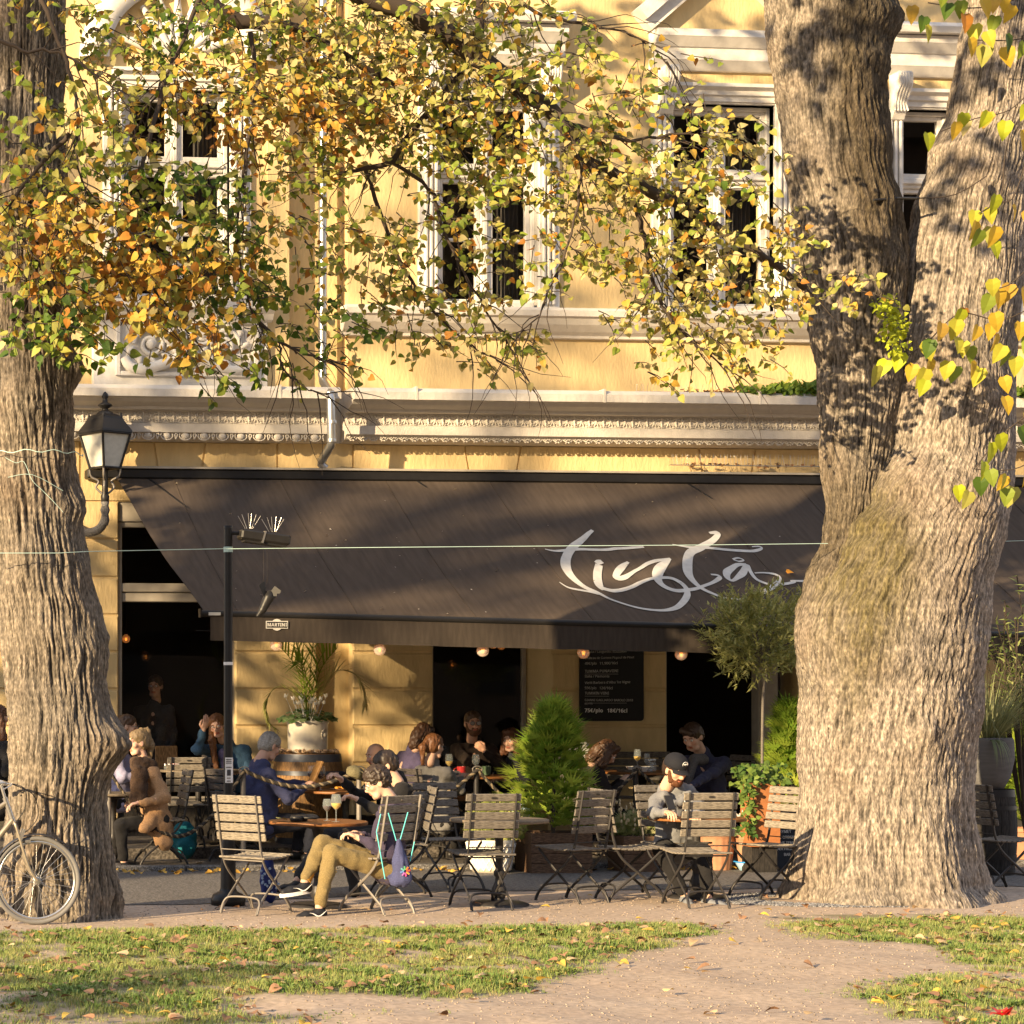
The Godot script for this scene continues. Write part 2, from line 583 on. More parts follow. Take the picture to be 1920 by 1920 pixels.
# ---------------------------------------------------------------- ground
# 0 bare soil .. 1 grass, on the park bank
func grassy(x: float, z: float) -> float:
	noise.frequency = 0.35
	var w := noise.get_noise_2d(x * 1.3, z * 1.9)
	var w2 := noise.get_noise_2d(x * 5.0 + 40.0, z * 6.0)
	var g := 0.0
	# left lawn: everything left of the worn path that runs off to the right
	var edge := -1.97 - (z - 8.39) * 0.86 + w * 0.7
	g = smoothstep(0.35, -0.35, x - edge) * smoothstep(8.0, 8.5, z + w * 0.25 + (x + 4.0) * 0.02)
	g *= lerpf(1.0, smoothstep(-0.35, 0.45, w2 + w * 0.4), smoothstep(11.6, 13.2, z))
	# island of grass in front of the double tree
	g = maxf(g, smoothstep(1.15, 0.75, Vector2((x + 0.1 + (z - 8.5) * 0.35) / 1.15, (z - 8.5) / 1.25).length() + w * 0.35))
	# lawn at lower right
	g = maxf(g, smoothstep(1.1, 0.8, Vector2((x + 1.7) / 1.3, (z - 12.7) / 1.5).length() + w * 0.3))
	g = maxf(g, smoothstep(1.1, 0.8, Vector2((x + 0.2) / 1.05, (z - 10.6) / 1.2).length() + w * 0.3))
	# bare patches inside the lawns
	var b := smoothstep(0.12, 0.5, w2 * 0.75 - w * 0.5 + 0.06)
	g *= 1.0 - 0.85 * b
	var e3 := Vector2((x + 5.8) / 0.9, (z - 12.1) / 0.4)
	g *= smoothstep(0.5, 1.1, e3.length() + w * 0.4)
	return g

func height(x: float, z: float) -> float:
	if z < 7.6: return 0.0
	noise.frequency = 0.5
	var k := smoothstep(7.6, 9.5, z)
	return k * (0.03 * noise.get_noise_2d(x, z) + 0.012 * noise.get_noise_2d(x * 4.0, z * 4.0))

func make_ground() -> void:
	# one sheet: fine near the picture, far-reaching round it
	var xs := PackedFloat32Array([-400, -60, -30, -18])
	var zs := PackedFloat32Array([-400, -40, 2.0, 5.0, 6.5, 7.5])
	var x := -12.0
	while x <= 8.01:
		xs.append(x); x += 0.12
	xs.append_array(PackedFloat32Array([14, 30, 60, 400]))
	var z := 7.6
	while z <= 16.01:
		zs.append(z); z += 0.08
	zs.append_array(PackedFloat32Array([20, 30, 60, 400]))
	var rows := []; var cols := []
	for zz in zs:
		var r := PackedVector3Array(); var cr := PackedColorArray()
		for xx in xs:
			r.append(Vector3(xx, height(xx, zz), zz))
			noise.frequency = 0.8
			var nz := noise.get_noise_2d(xx * 1.7, zz * 2.3)
			var soil := Color(0.56, 0.435, 0.32).lerp(Color(0.44, 0.33, 0.24), 0.5 + 0.5 * nz)
			if zz < 8.3: soil = Color(0.58, 0.455, 0.345).lerp(Color(0.47, 0.36, 0.265), 0.5 + 0.5 * nz)
			var g := grassy(xx, zz) if zz > 7.5 and zz < 30.0 else (1.0 if zz > 30.0 else 0.0)
			cr.append(soil.lerp(Color(0.17, 0.16, 0.07), g * 0.8))
		rows.append(r); cols.append(cr)
	var mb := MB.new()
	mb.grid(rows, false, cols)
	mb.face_up()
	tag(part(self, "ground", mb, M.ground), "pale gravel and bare soil of the park bank", "ground", "", "structure")
	# asphalt lane with a ragged gravel edge
	var far := PackedVector3Array(); var near := PackedVector3Array()
	for i in 121:
		var px := -12.0 + i * 0.2
		noise.frequency = 1.4
		far.append(Vector3(px, 0.006, 2.95))
		var zl := lerpf(6.35, 5.3, smoothstep(-6.0, -2.2, px)) + 0.10 * noise.get_noise_2d(px, 3.0)
		near.append(Vector3(px, 0.006, zl))
	mb = MB.new()
	mb.grid([near, far])
	mb.face_up()
	tag(part(self, "road", mb, M.asphalt), "grey asphalt lane between terrace and park", "road", "", "structure")
	# raised terrace and its kerb stones
	mb = MB.new()
	mb.bx(-12, 12, -0.2, 0.05, 1.9, 2.80); mb.bx(-12, 12, -0.2, 0.16, -0.35, 1.9)
	tag(part(self, "terrace", mb, M.terrace), "dark paved terrace with a low rear step along the facade", "terrace", "", "structure")
	var kerb := Node3D.new(); kerb.name = "kerb"; add_child(kerb)
	tag(kerb, "pale granite kerb along the terrace edge", "kerb", "", "structure")
	mb = MB.new(); mb.box(Vector3.ZERO, Vector3(0.985, 0.26, 0.14), Basis.IDENTITY, 0.012)
	var km := mb.mesh()
	for i in 18:
		part(kerb, "kerb_stone", km, M.kerb, Transform3D(Basis.IDENTITY, Vector3(-9.0 + i, -0.072 + rf(-0.004, 0.004), 2.876)))
	# grass: tufts of blades
	var tuft := MB.new()
	for k in 7:
		var a := rf(0, TAU); var l := rf(0.045, 0.10); var lean := rf(0.02, 0.07)
		var d := Vector3(cos(a), 0, sin(a)); var s := Vector3(-sin(a), 0, cos(a)) * 0.0032
		var o := Vector3(rf(-0.03, 0.03), 0, rf(-0.03, 0.03))
		var m := o + d * lean * 0.4 + Vector3(0, l * 0.6, 0)
		var t := o + d * lean + Vector3(0, l, 0)
		tuft.quad(o - s, o + s, m + s * 0.8, m - s * 0.8)
		tuft.tri(m - s * 0.8, m + s * 0.8, t)
	var clover := MB.new()
	for k in 4:
		var a := rf(0, TAU); var d := Vector3(cos(a), 0, sin(a)); var s := Vector3(-sin(a), 0, cos(a))
		var o := d * 0.008 + Vector3(0, rf(0.015, 0.03), 0); var up := Vector3(0, 0.012, 0)
		clover.quad(o, o + d * 0.016 + s * 0.014 + up, o + d * 0.034 + up, o + d * 0.016 - s * 0.014 + up)
	var xf := []; var cl := PackedColorArray(); var xf2 := []; var cl2 := PackedColorArray()
	var tries := 0
	while xf.size() < 31000 and tries < 150000:
		tries += 1
		var pz := 8.0 + 6.5 * pow(rng.randf(), 1.15)
		var px := rf(-8.6, 2.6)
		if px > 2.6 - (pz - 8.0) * 0.75 or px < -7.6 - (pz - 8.0) * 0.3: continue
		var g := grassy(px, pz)
		if rng.randf() > g * 1.05: continue
		noise.frequency = 1.2
		var pn := noise.get_noise_2d(px, pz)
		var sc := rf(0.4, 0.9) * lerpf(0.5, 1.0, g) * (0.85 + 0.3 * pn)
		var t := Transform3D(Basis(Vector3.UP, rf(0, TAU)).scaled(Vector3(sc, sc * rf(0.7, 1.1), sc)), Vector3(px, height(px, pz) - 0.004, pz))
		var c := Color(0.125, 0.205, 0.045).lerp(Color(0.33, 0.32, 0.12), clampf(rng.randf() * 0.75 - pn * 0.5, 0, 1))
		if rng.randf() < 0.10: c = Color(0.36, 0.29, 0.13)
		if pn > 0.12 and rng.randf() < 0.45:
			xf2.append(t.scaled_local(Vector3.ONE * 1.2)); cl2.append(Color(0.15, 0.24, 0.05).lerp(Color(0.27, 0.30, 0.09), rng.randf()))
		else:
			xf.append(t); cl.append(c)
	var gr := scatter(self, "grass", tuft.mesh(), M.blade, xf, cl)
	tag(gr, "short worn lawn grass on the park bank", "grass", "", "stuff")
	gr = scatter(self, "clover", clover.mesh(), M.blade, xf2, cl2)
	tag(gr, "low broad-leaved weeds growing among the lawn grass", "ground cover", "", "stuff")
	# gravel crumbs on the bare soil
	var peb := MB.new(); peb.ball(Vector3.ZERO, Vector3(0.006, 0.004, 0.006), 5)
	xf = []; cl = PackedColorArray()
	for i in 9000:
		var pz := 6.0 + 7.5 * rng.randf(); var px := rf(-8.0, 2.6)
		if pz > 8.2 and grassy(px, pz) > 0.5: continue
		var sc := rf(0.5, 1.5)
		xf.append(Transform3D(Basis(Vector3.UP, rf(0, TAU)).scaled(Vector3.ONE * sc), Vector3(px, height(px, pz) + 0.001, pz)))
		cl.append(Color(0.48, 0.38, 0.29) * rf(0.3, 0.85))
	for i in 5000:   # dark gravel ring at the foot of the double tree
		var a := rf(0, TAU); var r := rf(0.75, 1.25)
		xf.append(Transform3D(Basis(Vector3.UP, a).scaled(Vector3.ONE * rf(1, 2.2)), Vector3(0.42 + cos(a) * r, 0.004, 6.35 + sin(a) * r * 0.55)))
		cl.append(Color(0.20, 0.20, 0.21) * rf(0.4, 1.3))
	tag(scatter(self, "gravel", peb.mesh(), M.dead, xf, cl), "loose gravel and crumbs scattered on the bare ground", "gravel", "", "stuff")

func leaf_mesh(w := 1.0, curl := 0.25) -> MB:
	# a heart-shaped leaf of unit length in x, folded along its midrib
	var mb := MB.new()
	var up := [Vector2(0.0, 0.0), Vector2(-0.05, 0.22), Vector2(0.15, 0.44), Vector2(0.42, 0.40), Vector2(0.72, 0.22), Vector2(1.0, 0.0)]
	var mid := [Vector3(0, 0, 0), Vector3(0.3, 0.03, 0), Vector3(0.6, 0.0, 0), Vector3(1.0, -curl * 0.5, 0)]
	for s in [-1.0, 1.0]:
		var p := []
		for q in up:
			p.append(Vector3(q.x, absf(q.y) * curl - (0.5 * curl * q.x * q.x), q.y * s * w))
		if s > 0:
			mb.tri(mid[0], p[2], mid[1]); mb.tri(mid[0], p[1], p[2]); mb.tri(mid[1], p[2], p[3]); mb.tri(mid[1], p[3], mid[2]); mb.tri(mid[2], p[3], p[4]); mb.tri(mid[2], p[4], mid[3])
		else:
			mb.tri(mid[0], mid[1], p[2]); mb.tri(mid[0], p[2], p[1]); mb.tri(mid[1], p[3], p[2]); mb.tri(mid[1], mid[2], p[3]); mb.tri(mid[2], p[4], p[3]); mb.tri(mid[2], mid[3], p[4])
	return mb


# ---------------------------------------------------------------- the yellow building
# profile is (z, y) points; the moulding runs along x
func moulding(mb: MB, x0: float, x1: float, prof: PackedVector2Array) -> void:
	mb.prism(prof, Transform3D(Basis(Vector3(0, 0, 1), Vector3(0, 1, 0), Vector3(-1, 0, 0)), Vector3(x1, 0, 0)), x1 - x0)

func make_building() -> void:
	var b := thing("yellow_building", "ornate yellow stucco building with white window surrounds behind the terrace", "building")
	var gt := 4.646      # top of the ground floor
	# --- ground floor piers with rusticated courses
	var ys := [0.0, 0.55, 0.98, 1.405, 1.825, 2.25, 2.665, 3.09, 3.52, 3.95]
	var piers := [[-9.0, -7.503], [-6.301, -4.587], [-3.235, -2.292], [-1.868, -0.928], [0.481, 1.853], [3.467, 4.379], [5.726, 7.152], [8.627, 9.5]]
	for p in piers:
		var mb := MB.new()
		mb.bx(p[0], p[1], 0, 3.95, -0.45, -0.02)
		var w := part(b, "pier", mb, M.yellow)
		for k in ys.size() - 1:
			var q := MB.new()
			q.bx(p[0], p[1] - (0.0 if p[1] > 9 else 0.001), ys[k] + 0.012, ys[k + 1] - 0.012, -0.03, rf(-0.002, 0.004), 0.012)
			part(w, "rusticated_block", q, M.yellow)
	# recess beside the drainpipe
	var mb := MB.new()
	mb.bx(-2.292, -1.868, 0, 3.95, -0.45, -0.17)
	part(b, "pipe_recess", mb, M.yellow)
	# flat-arch band over the openings, its joints slanted
	var band := part(b, "arch_band", box_mesh(-9, 9.5, 3.95, gt, -0.45, -0.02), M.yellow)
	var jx := [-9.0, -7.2, -6.4, -5.027, -4.134, -3.63, -2.752, -1.868, -0.5, 0.056, 2.29, 2.871, 4.118, 5.166, 6.487, 7.4, 9.5]
	var sl := [0, 0, 0, 0, 0.05, -0.05, 0, 0, 0.06, -0.06, 0.05, -0.06, 0, 0.05, -0.05, 0, 0]
	for k in jx.size() - 1:
		var q := MB.new()
		var x0: float = jx[k]; var x1: float = jx[k + 1]
		q.prism(PackedVector2Array([Vector2(x0 + 0.012 + sl[k], 3.962), Vector2(x1 - 0.012 + sl[k + 1], 3.962), Vector2(x1 - 0.012 - sl[k + 1], gt), Vector2(x0 + 0.012 - sl[k], gt)]), Transform3D(Basis.IDENTITY, Vector3(0, 0, -0.03)), 0.03)
		part(band, "voussoir", q, M.yellow)
	# dark restaurant room behind the openings
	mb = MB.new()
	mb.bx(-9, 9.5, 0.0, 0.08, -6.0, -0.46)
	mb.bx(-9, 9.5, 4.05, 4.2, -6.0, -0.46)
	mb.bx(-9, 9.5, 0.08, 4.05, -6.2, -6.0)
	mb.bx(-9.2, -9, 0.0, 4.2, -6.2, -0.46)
	mb.bx(9.5, 9.7, 0.0, 4.2, -6.2, -0.46)
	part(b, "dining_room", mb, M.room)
	# --- shop windows and door
	shop_window(b, -4.587, -3.235, true)
	shop_window(b, -7.503, -6.301, true)
	shop_window(b, 7.152, 8.627, true)
	shop_window(b, 4.379, 5.726, true)
	# middle window with its splayed yellow reveal
	var w2 := part(b, "window", box_mesh(-0.928, -0.891, 0.5, 3.95, -0.40, -0.10), M.frame)
	part(w2, "frame", frame_mesh(-0.891, 0.297, 0.55, 3.7, -0.36, 0.05, 0.06), M.frame)
	part(w2, "pane", box_mesh(-0.891 + 0.05, 0.297 - 0.05, 0.6, 3.65, -0.335, -0.329), M.pane)
	part(b, "sill_wall", box_mesh(-0.928, 0.481, 0.0, 0.5, -0.42, -0.12), M.yellow)
	mb = MB.new()
	mb.prism(PackedVector2Array([Vector2(0.297, 0.34), Vector2(0.481, 0.02), Vector2(0.481, 0.44), Vector2(0.297, 0.44)]), Transform3D(Basis(Vector3(1, 0, 0), Vector3(0, 0, -1), Vector3(0, 1, 0)), Vector3(0, 0.5, 0)), 3.45)
	part(b, "window_reveal", mb, M.yellow)
	# doorway with dark leaf standing open
	var dr := part(b, "door", frame_mesh(1.866, 3.221, 0.1, 3.9, -0.25, 0.06, 0.1), M.frame)
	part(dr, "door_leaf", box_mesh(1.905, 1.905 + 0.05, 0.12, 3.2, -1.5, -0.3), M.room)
	mb = MB.new(); mb.bx(2.987, 3.221, 0.1, 3.7, -0.22, -0.04, 0.008); mb.bx(3.026, 3.059, 0.1, 3.7, -0.04, -0.025)
	part(dr, "door_post", mb, M.frame)
	part(dr, "pane", box_mesh(3.221, 3.467, 0.6, 3.6, -0.2, -0.194), M.pane)
	part(dr, "side_panel", box_mesh(3.221, 3.467, 0.1, 0.62, -0.22, -0.1), M.frame)
	# --- main cornice: slab, ornamented frieze, moulded foot
	var y := func(v: float) -> float: return 1.72 - (v - 1310.0) / 163.0
	for sec in [[-9.0, -2.18, 0], [-2.03, 9.5, 1]]:
		mb = MB.new()
		moulding(mb, sec[0], sec[1], P2([-0.02, 5.21, 0.50, 5.20, 0.56, 5.15, 0.56, 5.065, 0.50, 5.055, 0.46, 5.02, 0.38, 4.995, 0.335, 4.985, 0.33, 4.955, 0.22, 4.95, 0.22, 4.82, 0.285, 4.80, 0.285, 4.705, 0.25, 4.70, 0.20, 4.655, 0.10, 4.63, -0.02, 4.628]))
		var cn := part(b, "cornice", mb, M.trim)
		# frieze ornament: interlaced arcs and little palmettes
		var om := frieze_motif()
		var x: float = sec[0] + 0.2
		var x1: float = sec[1] - 0.08
		if sec[2] == 1: x = sec[0] + 0.1
		else: x = -5.21
		while x < minf(x1, 6.487):
			part(cn, "frieze_ornament", om, M.trim, Transform3D(Basis.IDENTITY, Vector3(x, 4.886, 0.222)))
			x += 0.172
		if sec[2] == 0:
			x = -5.149
			var em := egg_motif()
			while x < x1 - 0.03:
				part(cn, "egg_moulding", em, M.trim, Transform3D(Basis.IDENTITY, Vector3(x, 4.668, 0.235)))
				x += 0.212
		else:
			var lm := leaf_motif()
			x = sec[0] + 0.08
			while x < 6.487:
				part(cn, "leaf_moulding", lm, M.trim, Transform3D(Basis.IDENTITY, Vector3(x, 4.662, 0.222)))
				x += 0.12
		# zinc seams across the slab
		for u in [-7.5, -2.876, -1.318, 0.862, 2.69, 4.5]:
			if u > sec[0] and u < sec[1]:
				part(cn, "slab_joint", box_mesh(u - 0.012, u + 0.012, 5.06, 5.213, 0.05, 0.566), M.trim)
	mb = MB.new(); mb.bx(-2.18, -2.03, 4.63, 5.2, -0.2, 0.04)
	part(b, "cornice_gap", mb, M.trim)
	# --- upper storey walls, between the window openings
	var wy0 := 5.217; var top := 12.5
	var o0 := 6.18; var o1 := 8.615
	var W := [[-7.144, -5.938], [-4.526, -3.309], [-0.866, 0.309], [1.905, 3.143], [4.706, 5.944], [7.553, 8.796]]
	var edges := [-9.0]
	for w in W: edges.append_array(w)
	edges.append(9.5)
	var rx0 := -2.845; var rx1 := -1.931
	mb = MB.new()
	for k in range(0, edges.size(), 2):
		var x0: float = edges[k]; var x1: float = edges[k + 1]
		if x0 < rx0 and x1 > rx1:
			mb.bx(x0, rx0, o0, o1, -0.4, 0); mb.bx(rx0, rx1, o0, o1, -0.4, -0.18); mb.bx(rx1, x1, o0, o1, -0.4, 0)
		else:
			mb.bx(x0, x1, o0, o1, -0.4, 0)
	for r in [[wy0 - 0.6, o0], [o1, top]]:
		mb.bx(-9, rx0, r[0], r[1], -0.4, 0); mb.bx(rx0, rx1, r[0], r[1], -0.4, -0.18); mb.bx(rx1, 9.5, r[0], r[1], -0.4, 0)
	part(b, "upper_wall", mb, M.yellow)
	# fillet strips of the recess
	part(b, "wall_fillet", box_mesh(-2.876, -2.628, wy0, top, 0.0, 0.05), M.yellow)
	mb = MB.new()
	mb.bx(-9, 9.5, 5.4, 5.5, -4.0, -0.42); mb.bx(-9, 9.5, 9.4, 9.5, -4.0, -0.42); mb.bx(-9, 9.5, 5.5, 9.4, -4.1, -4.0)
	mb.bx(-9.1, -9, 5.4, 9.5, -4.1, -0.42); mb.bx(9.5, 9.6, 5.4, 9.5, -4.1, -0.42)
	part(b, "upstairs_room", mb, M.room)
	# --- sill course under the windows
	mb = MB.new()
	moulding(mb, -2.018, 9.5, P2([0, 6.19, 0.22, 6.185, 0.25, 6.15, 0.25, 6.085, 0.215, 6.07, 0.18, 6.0, 0.11, 5.93, 0.06, 5.895, 0.06, 5.865, 0, 5.86]))
	part(b, "sill_course", mb, M.trim)
	upper_window(b, W[2], 1)
	upper_window(b, W[3], 2)
	upper_window(b, W[4], 1)
	upper_window(b, W[5], 2)
	upper_window(b, W[1], 0)
	upper_window(b, W[0], 0)
	# --- projecting white bay below the left window, with its relief panel
	var bx0 := -4.893; var bx1 := -2.901
	var bay := part(b, "bay_panel", box_mesh(bx0, bx1, wy0 + 0.01, 6.137, 0.0, 0.12), M.white)
	mb = MB.new()
	moulding(mb, bx0 - 0.05, bx1 + 0.05, P2([0.12, 6.2, 0.3, 6.19, 0.3, 6.11, 0.22, 6.06, 0.17, 6.0, 0.12, 5.98]))
	part(bay, "panel_sill", mb, M.white)
	part(bay, "panel_frame", frame_mesh(-4.648, -3.012, 5.352, 6.002, 0.12, 0.05, 0.05), M.white)
	part(bay, "relief_scroll", relief(), M.white, Transform3D(Basis.IDENTITY, Vector3(-3.833, 5.671, 0.13)))
	# yellow strip left of the bay
	part(b, "drainpipe_bracket", box_mesh(-2.255, -2.18, 5.62, 5.66, -0.18, 0.05), M.zinc)
	# --- zinc drainpipe
	var px := -2.224
	var path := V([Vector3(px, 12.4, 0.02), Vector3(-2.23, 5.392, 0.02), Vector3(-2.242, 5.322, 0.08), Vector3(-2.305, 5.121, 0.55), Vector3(-2.318, 5.039, 0.62), Vector3(-2.296, 4.594, 0.58), Vector3(-2.29, 4.551, 0.54), Vector3(-2.29, 4.423, 0.2), Vector3(-2.294, 4.378, 0.17), Vector3(-2.242, 4.33, 0.17)])
	mb = MB.new()
	mb.tube(path, 0.048, 14)
	var pipe := part(b, "drainpipe", mb, M.zinc)
	for q in [path[1] + Vector3(0, 0.25, 0), path[1] + Vector3(0, 0.02, 0), path[3], path[5] + Vector3(0, 0.2, 0.02), path[5], path[7]]:
		var c := MB.new()
		c.lathe(P2([0.049, -0.02, 0.054, -0.018, 0.054, 0.018, 0.049, 0.02]), q, 14)
		part(pipe, "pipe_collar", c, M.zinc)

func box_mesh(x0: float, x1: float, y0: float, y1: float, z0: float, z1: float, ch := 0.0) -> MB:
	var mb := MB.new()
	mb.bx(x0, x1, y0, y1, z0, z1, ch)
	return mb

func frame_mesh(x0: float, x1: float, y0: float, y1: float, z: float, w: float, d: float) -> MB:
	var mb := MB.new()
	mb.bx(x0, x0 + w, y0, y1, z, z + d, 0.006); mb.bx(x1 - w, x1, y0, y1, z, z + d, 0.006)
	mb.bx(x0 + w, x1 - w, y1 - w, y1, z, z + d - 0.002, 0.006); mb.bx(x0 + w, x1 - w, y0, y0 + w, z, z + d - 0.002, 0.006)
	return mb

func shop_window(b: Node3D, x0: float, x1: float, _t: bool) -> void:
	var w := part(b, "window", frame_mesh(x0, x1, 0.55, 3.72, -0.16, 0.055, 0.1), M.frame)
	var mb := MB.new()
	mb.bx(x0 + 0.055, x1 - 0.055, 2.93, 3.03, -0.14, -0.05, 0.01); mb.bx(x0 + 0.055, x1 - 0.055, 2.82, 2.92, -0.15, -0.07, 0.01)
	part(w, "transom", mb, M.frame)
	part(w, "pane", box_mesh(x0 + 0.055, x1 - 0.055, 3.03, 3.66, -0.12, -0.114), M.pane)
	part(w, "pane", box_mesh(x0 + 0.055, x1 - 0.055, 0.6, 2.82, -0.12, -0.114), M.pane)
	part(w, "lintel", box_mesh(x0, x1, 3.73, 3.95, -0.3, -0.04), M.frame)
	part(w, "sill_wall", box_mesh(x0, x1, 0.0, 0.54, -0.4, -0.05), M.darkwood)  # dark wood colour stands in for the shade below the window

func upper_window(b: Node3D, w: Array, kind: int) -> void:
	var x0: float = w[0]; var x1: float = w[1]
	var y0 := 6.18; var y1 := 8.615
	var xc := (x0 + x1) * 0.5
	var win := part(b, "window", frame_mesh(x0, x1, y0 + 0.02, y1, -0.22, 0.045, 0.14), M.white)
	part(win, "sill_board", box_mesh(x0 + 0.045, x1 - 0.045, y0 + 0.02, y0 + 0.1, -0.1, 0.02, 0.01), M.white)
	var ty := 7.781
	var mb := MB.new()
	mb.bx(xc - 0.05, xc + 0.05, y0 + 0.1, y1 - 0.045, -0.2, -0.10, 0.012)
	mb.bx(xc - 0.022, xc + 0.022, y0 + 0.1, y1 - 0.045, -0.1, -0.075, 0.006)
	part(win, "mullion", mb, M.white)
	mb = MB.new()
	for s in [[x0 + 0.045, xc - 0.05], [xc + 0.05, x1 - 0.045]]:
		mb.bx(s[0], s[1], ty - 0.065, ty + 0.065, -0.2, -0.09, 0.012)
		mb.bx(s[0], s[1], ty - 0.02, ty + 0.02, -0.09, -0.055, 0.008)
	part(win, "transom", mb, M.white)
	var my := 7.014
	for s in [[x0 + 0.045, xc - 0.05], [xc + 0.05, x1 - 0.045]]:
		part(win, "sash", frame_mesh(s[0], s[1], ty + 0.065, y1 - 0.045, -0.19, 0.05, 0.07), M.white)
		var sh := frame_mesh(s[0], s[1], y0 + 0.1, ty - 0.065, -0.19, 0.05, 0.07)
		sh.bx(s[0] + 0.05, s[1] - 0.05, my - 0.018, my + 0.018, -0.18, -0.125, 0.006)
		part(win, "sash", sh, M.white)
		part(win, "pane", box_mesh(s[0] + 0.05, s[1] - 0.05, ty + 0.11, y1 - 0.09, -0.16, -0.155), M.pane)
		part(win, "pane", box_mesh(s[0] + 0.05, s[1] - 0.05, my + 0.018, ty - 0.11, -0.16, -0.155), M.pane)
		part(win, "pane", box_mesh(s[0] + 0.05, s[1] - 0.05, y0 + 0.15, my - 0.018, -0.16, -0.155), M.pane)
	# half-drawn curtains inside
	mb = MB.new()
	for s in [[x0 + 0.02, x0 + 0.26], [x1 - 0.3, x1 - 0.02]]:
		var rows := []
		for yy in [y0, y1]:
			var r := PackedVector3Array()
			for k in 25:
				r.append(Vector3(lerpf(s[0], s[1], k / 24.0), yy, -0.5 + 0.03 * sin(k * 1.5)))
			rows.append(r)
		mb.grid(rows)
	part(win, "curtain", mb, M.curtain)
	# surround
	var sw := 0.245
	var sur := part(b, "window_surround", box_mesh(x0 - 0.03, x1 + 0.03, y1, y1 + 0.04, -0.1, 0.04), M.white)
	for s in [-1, 1]:
		var a: float = x0 - sw if s < 0 else x1
		mb = MB.new()
		mb.bx(a, a + sw, y0 + 0.02, y1 + 0.02, -0.2, 0.05, 0.008)
		for k in 3:
			var fx := a + sw * (0.32 + 0.24 * k) if s < 0 else a + sw * (0.2 + 0.24 * k)
			mb.bx(fx - 0.018, fx + 0.018, y0 + 0.06, y1 - 0.02, 0.05, 0.085, 0.01)
		part(sur, "fluted_pilaster", mb, M.white)
	mb = MB.new()
	var lx0 := x0 - 0.14; var lx1 := x1 + 0.14
	moulding(mb, lx0, lx1, P2([0, y1 + 0.02, 0.06, y1 + 0.02, 0.06, y1 + 0.08, 0.09, y1 + 0.09, 0.09, y1 + 0.14, 0.15, y1 + 0.17, 0.15, y1 + 0.21, 0, y1 + 0.22]))
	part(sur, "lintel", mb, M.white)
	if kind == 0:
		# arched head with a shell
		mb = MB.new()
		var ring := []
		for k in 25:
			var a := PI * k / 24.0
			var r := PackedVector3Array()
			for q in [[0.80, 0.02], [0.80, 0.14], [0.98, 0.18], [1.12, 0.12], [1.12, 0.0]]:
				r.append(Vector3(xc - cos(a) * q[0], y1 + 0.32 + sin(a) * q[0], q[1]))
			ring.append(r)
		mb.grid(ring)
		part(sur, "arch", mb, M.white)
		for k in 9:
			var a := PI * (0.1 + 0.8 * k / 8.0)
			var d := Vector3(-cos(a), sin(a), 0)
			mb = MB.new()
			mb.tube(V([Vector3(xc, y1 + 0.36, 0.03) + d * 0.1, Vector3(xc, y1 + 0.36, 0.06) + d * 0.4, Vector3(xc, y1 + 0.36, 0.04) + d * 0.7]), PackedFloat32Array([0.02, 0.06, 0.03]), 8)
			part(sur, "shell_rib", mb, M.white)
		return
	var e0 := x0 - 0.27; var e1 := x1 + 0.27
	var ey := 8.989
	mb = MB.new()
	moulding(mb, e0, e1, P2([0, ey, 0.05, ey, 0.07, ey + 0.02, 0.13, ey + 0.09, 0.14, ey + 0.10, 0.14, ey + 0.23, 0.16, ey + 0.24, 0.24, ey + 0.33, 0.25, ey + 0.34, 0.25, ey + 0.42, 0, ey + 0.44]))
	part(sur, "entablature", mb, M.white)
	for s in [-1, 1]:
		var cx := x0 - 0.1 if s < 0 else x1 + 0.1
		var c := MB.new()
		moulding(c, cx - 0.075, cx + 0.075, P2([0.04, ey, 0.26, ey, 0.27, ey - 0.12, 0.2, ey - 0.22, 0.14, ey - 0.32, 0.15, ey - 0.44, 0.10, ey - 0.52, 0.04, ey - 0.54]))
		for k in 5:
			var lx := cx + (k - 2) * 0.032
			c.tube(V([Vector3(lx, ey - 0.02, 0.265), Vector3(lx, ey - 0.14, 0.275), Vector3(lx + (k - 2) * 0.005, ey - 0.24, 0.205), Vector3(lx, ey - 0.34, 0.155), Vector3(lx + (k - 2) * 0.008, ey - 0.44, 0.175)]), PackedFloat32Array([0.02, 0.018, 0.018, 0.016, 0.01]), 6)
		part(sur, "console", c, M.white)
	if kind == 2:
		var py := ey + 0.43
		var hw := (e1 - e0) * 0.5; var rise := 0.78
		mb = MB.new()
		for s in [-1.0, 1.0]:
			for pr in [[0.0, 0.14, 0.14], [0.14, 0.30, 0.22]]:
				var d0: float = pr[0]; var d1: float = pr[1]
				var nrm := Vector2(rise, hw).normalized() # across the rake
				var A := Vector2(hw + 0.02, 0.0); var B := Vector2(0, rise)
				var poly := PackedVector2Array([A + nrm * d0, Vector2(0, B.y + d0 / nrm.y), Vector2(0, B.y + d1 / nrm.y), A + nrm * d1])
				for i in 4: poly[i] = Vector2(poly[i].x * s + xc, poly[i].y + py)
				mb.prism(poly, Transform3D(Basis.IDENTITY, Vector3(0, 0, 0)), pr[2])
		part(sur, "pediment", mb, M.white)
	else:
		mb = MB.new()
		moulding(mb, e0 - 0.05, e1 + 0.05, P2([0, ey + 0.44, 0.34, ey + 0.43, 0.36, ey + 0.5, 0.3, ey + 0.56, 0, ey + 0.6]))
		part(sur, "cap_moulding", mb, M.white)

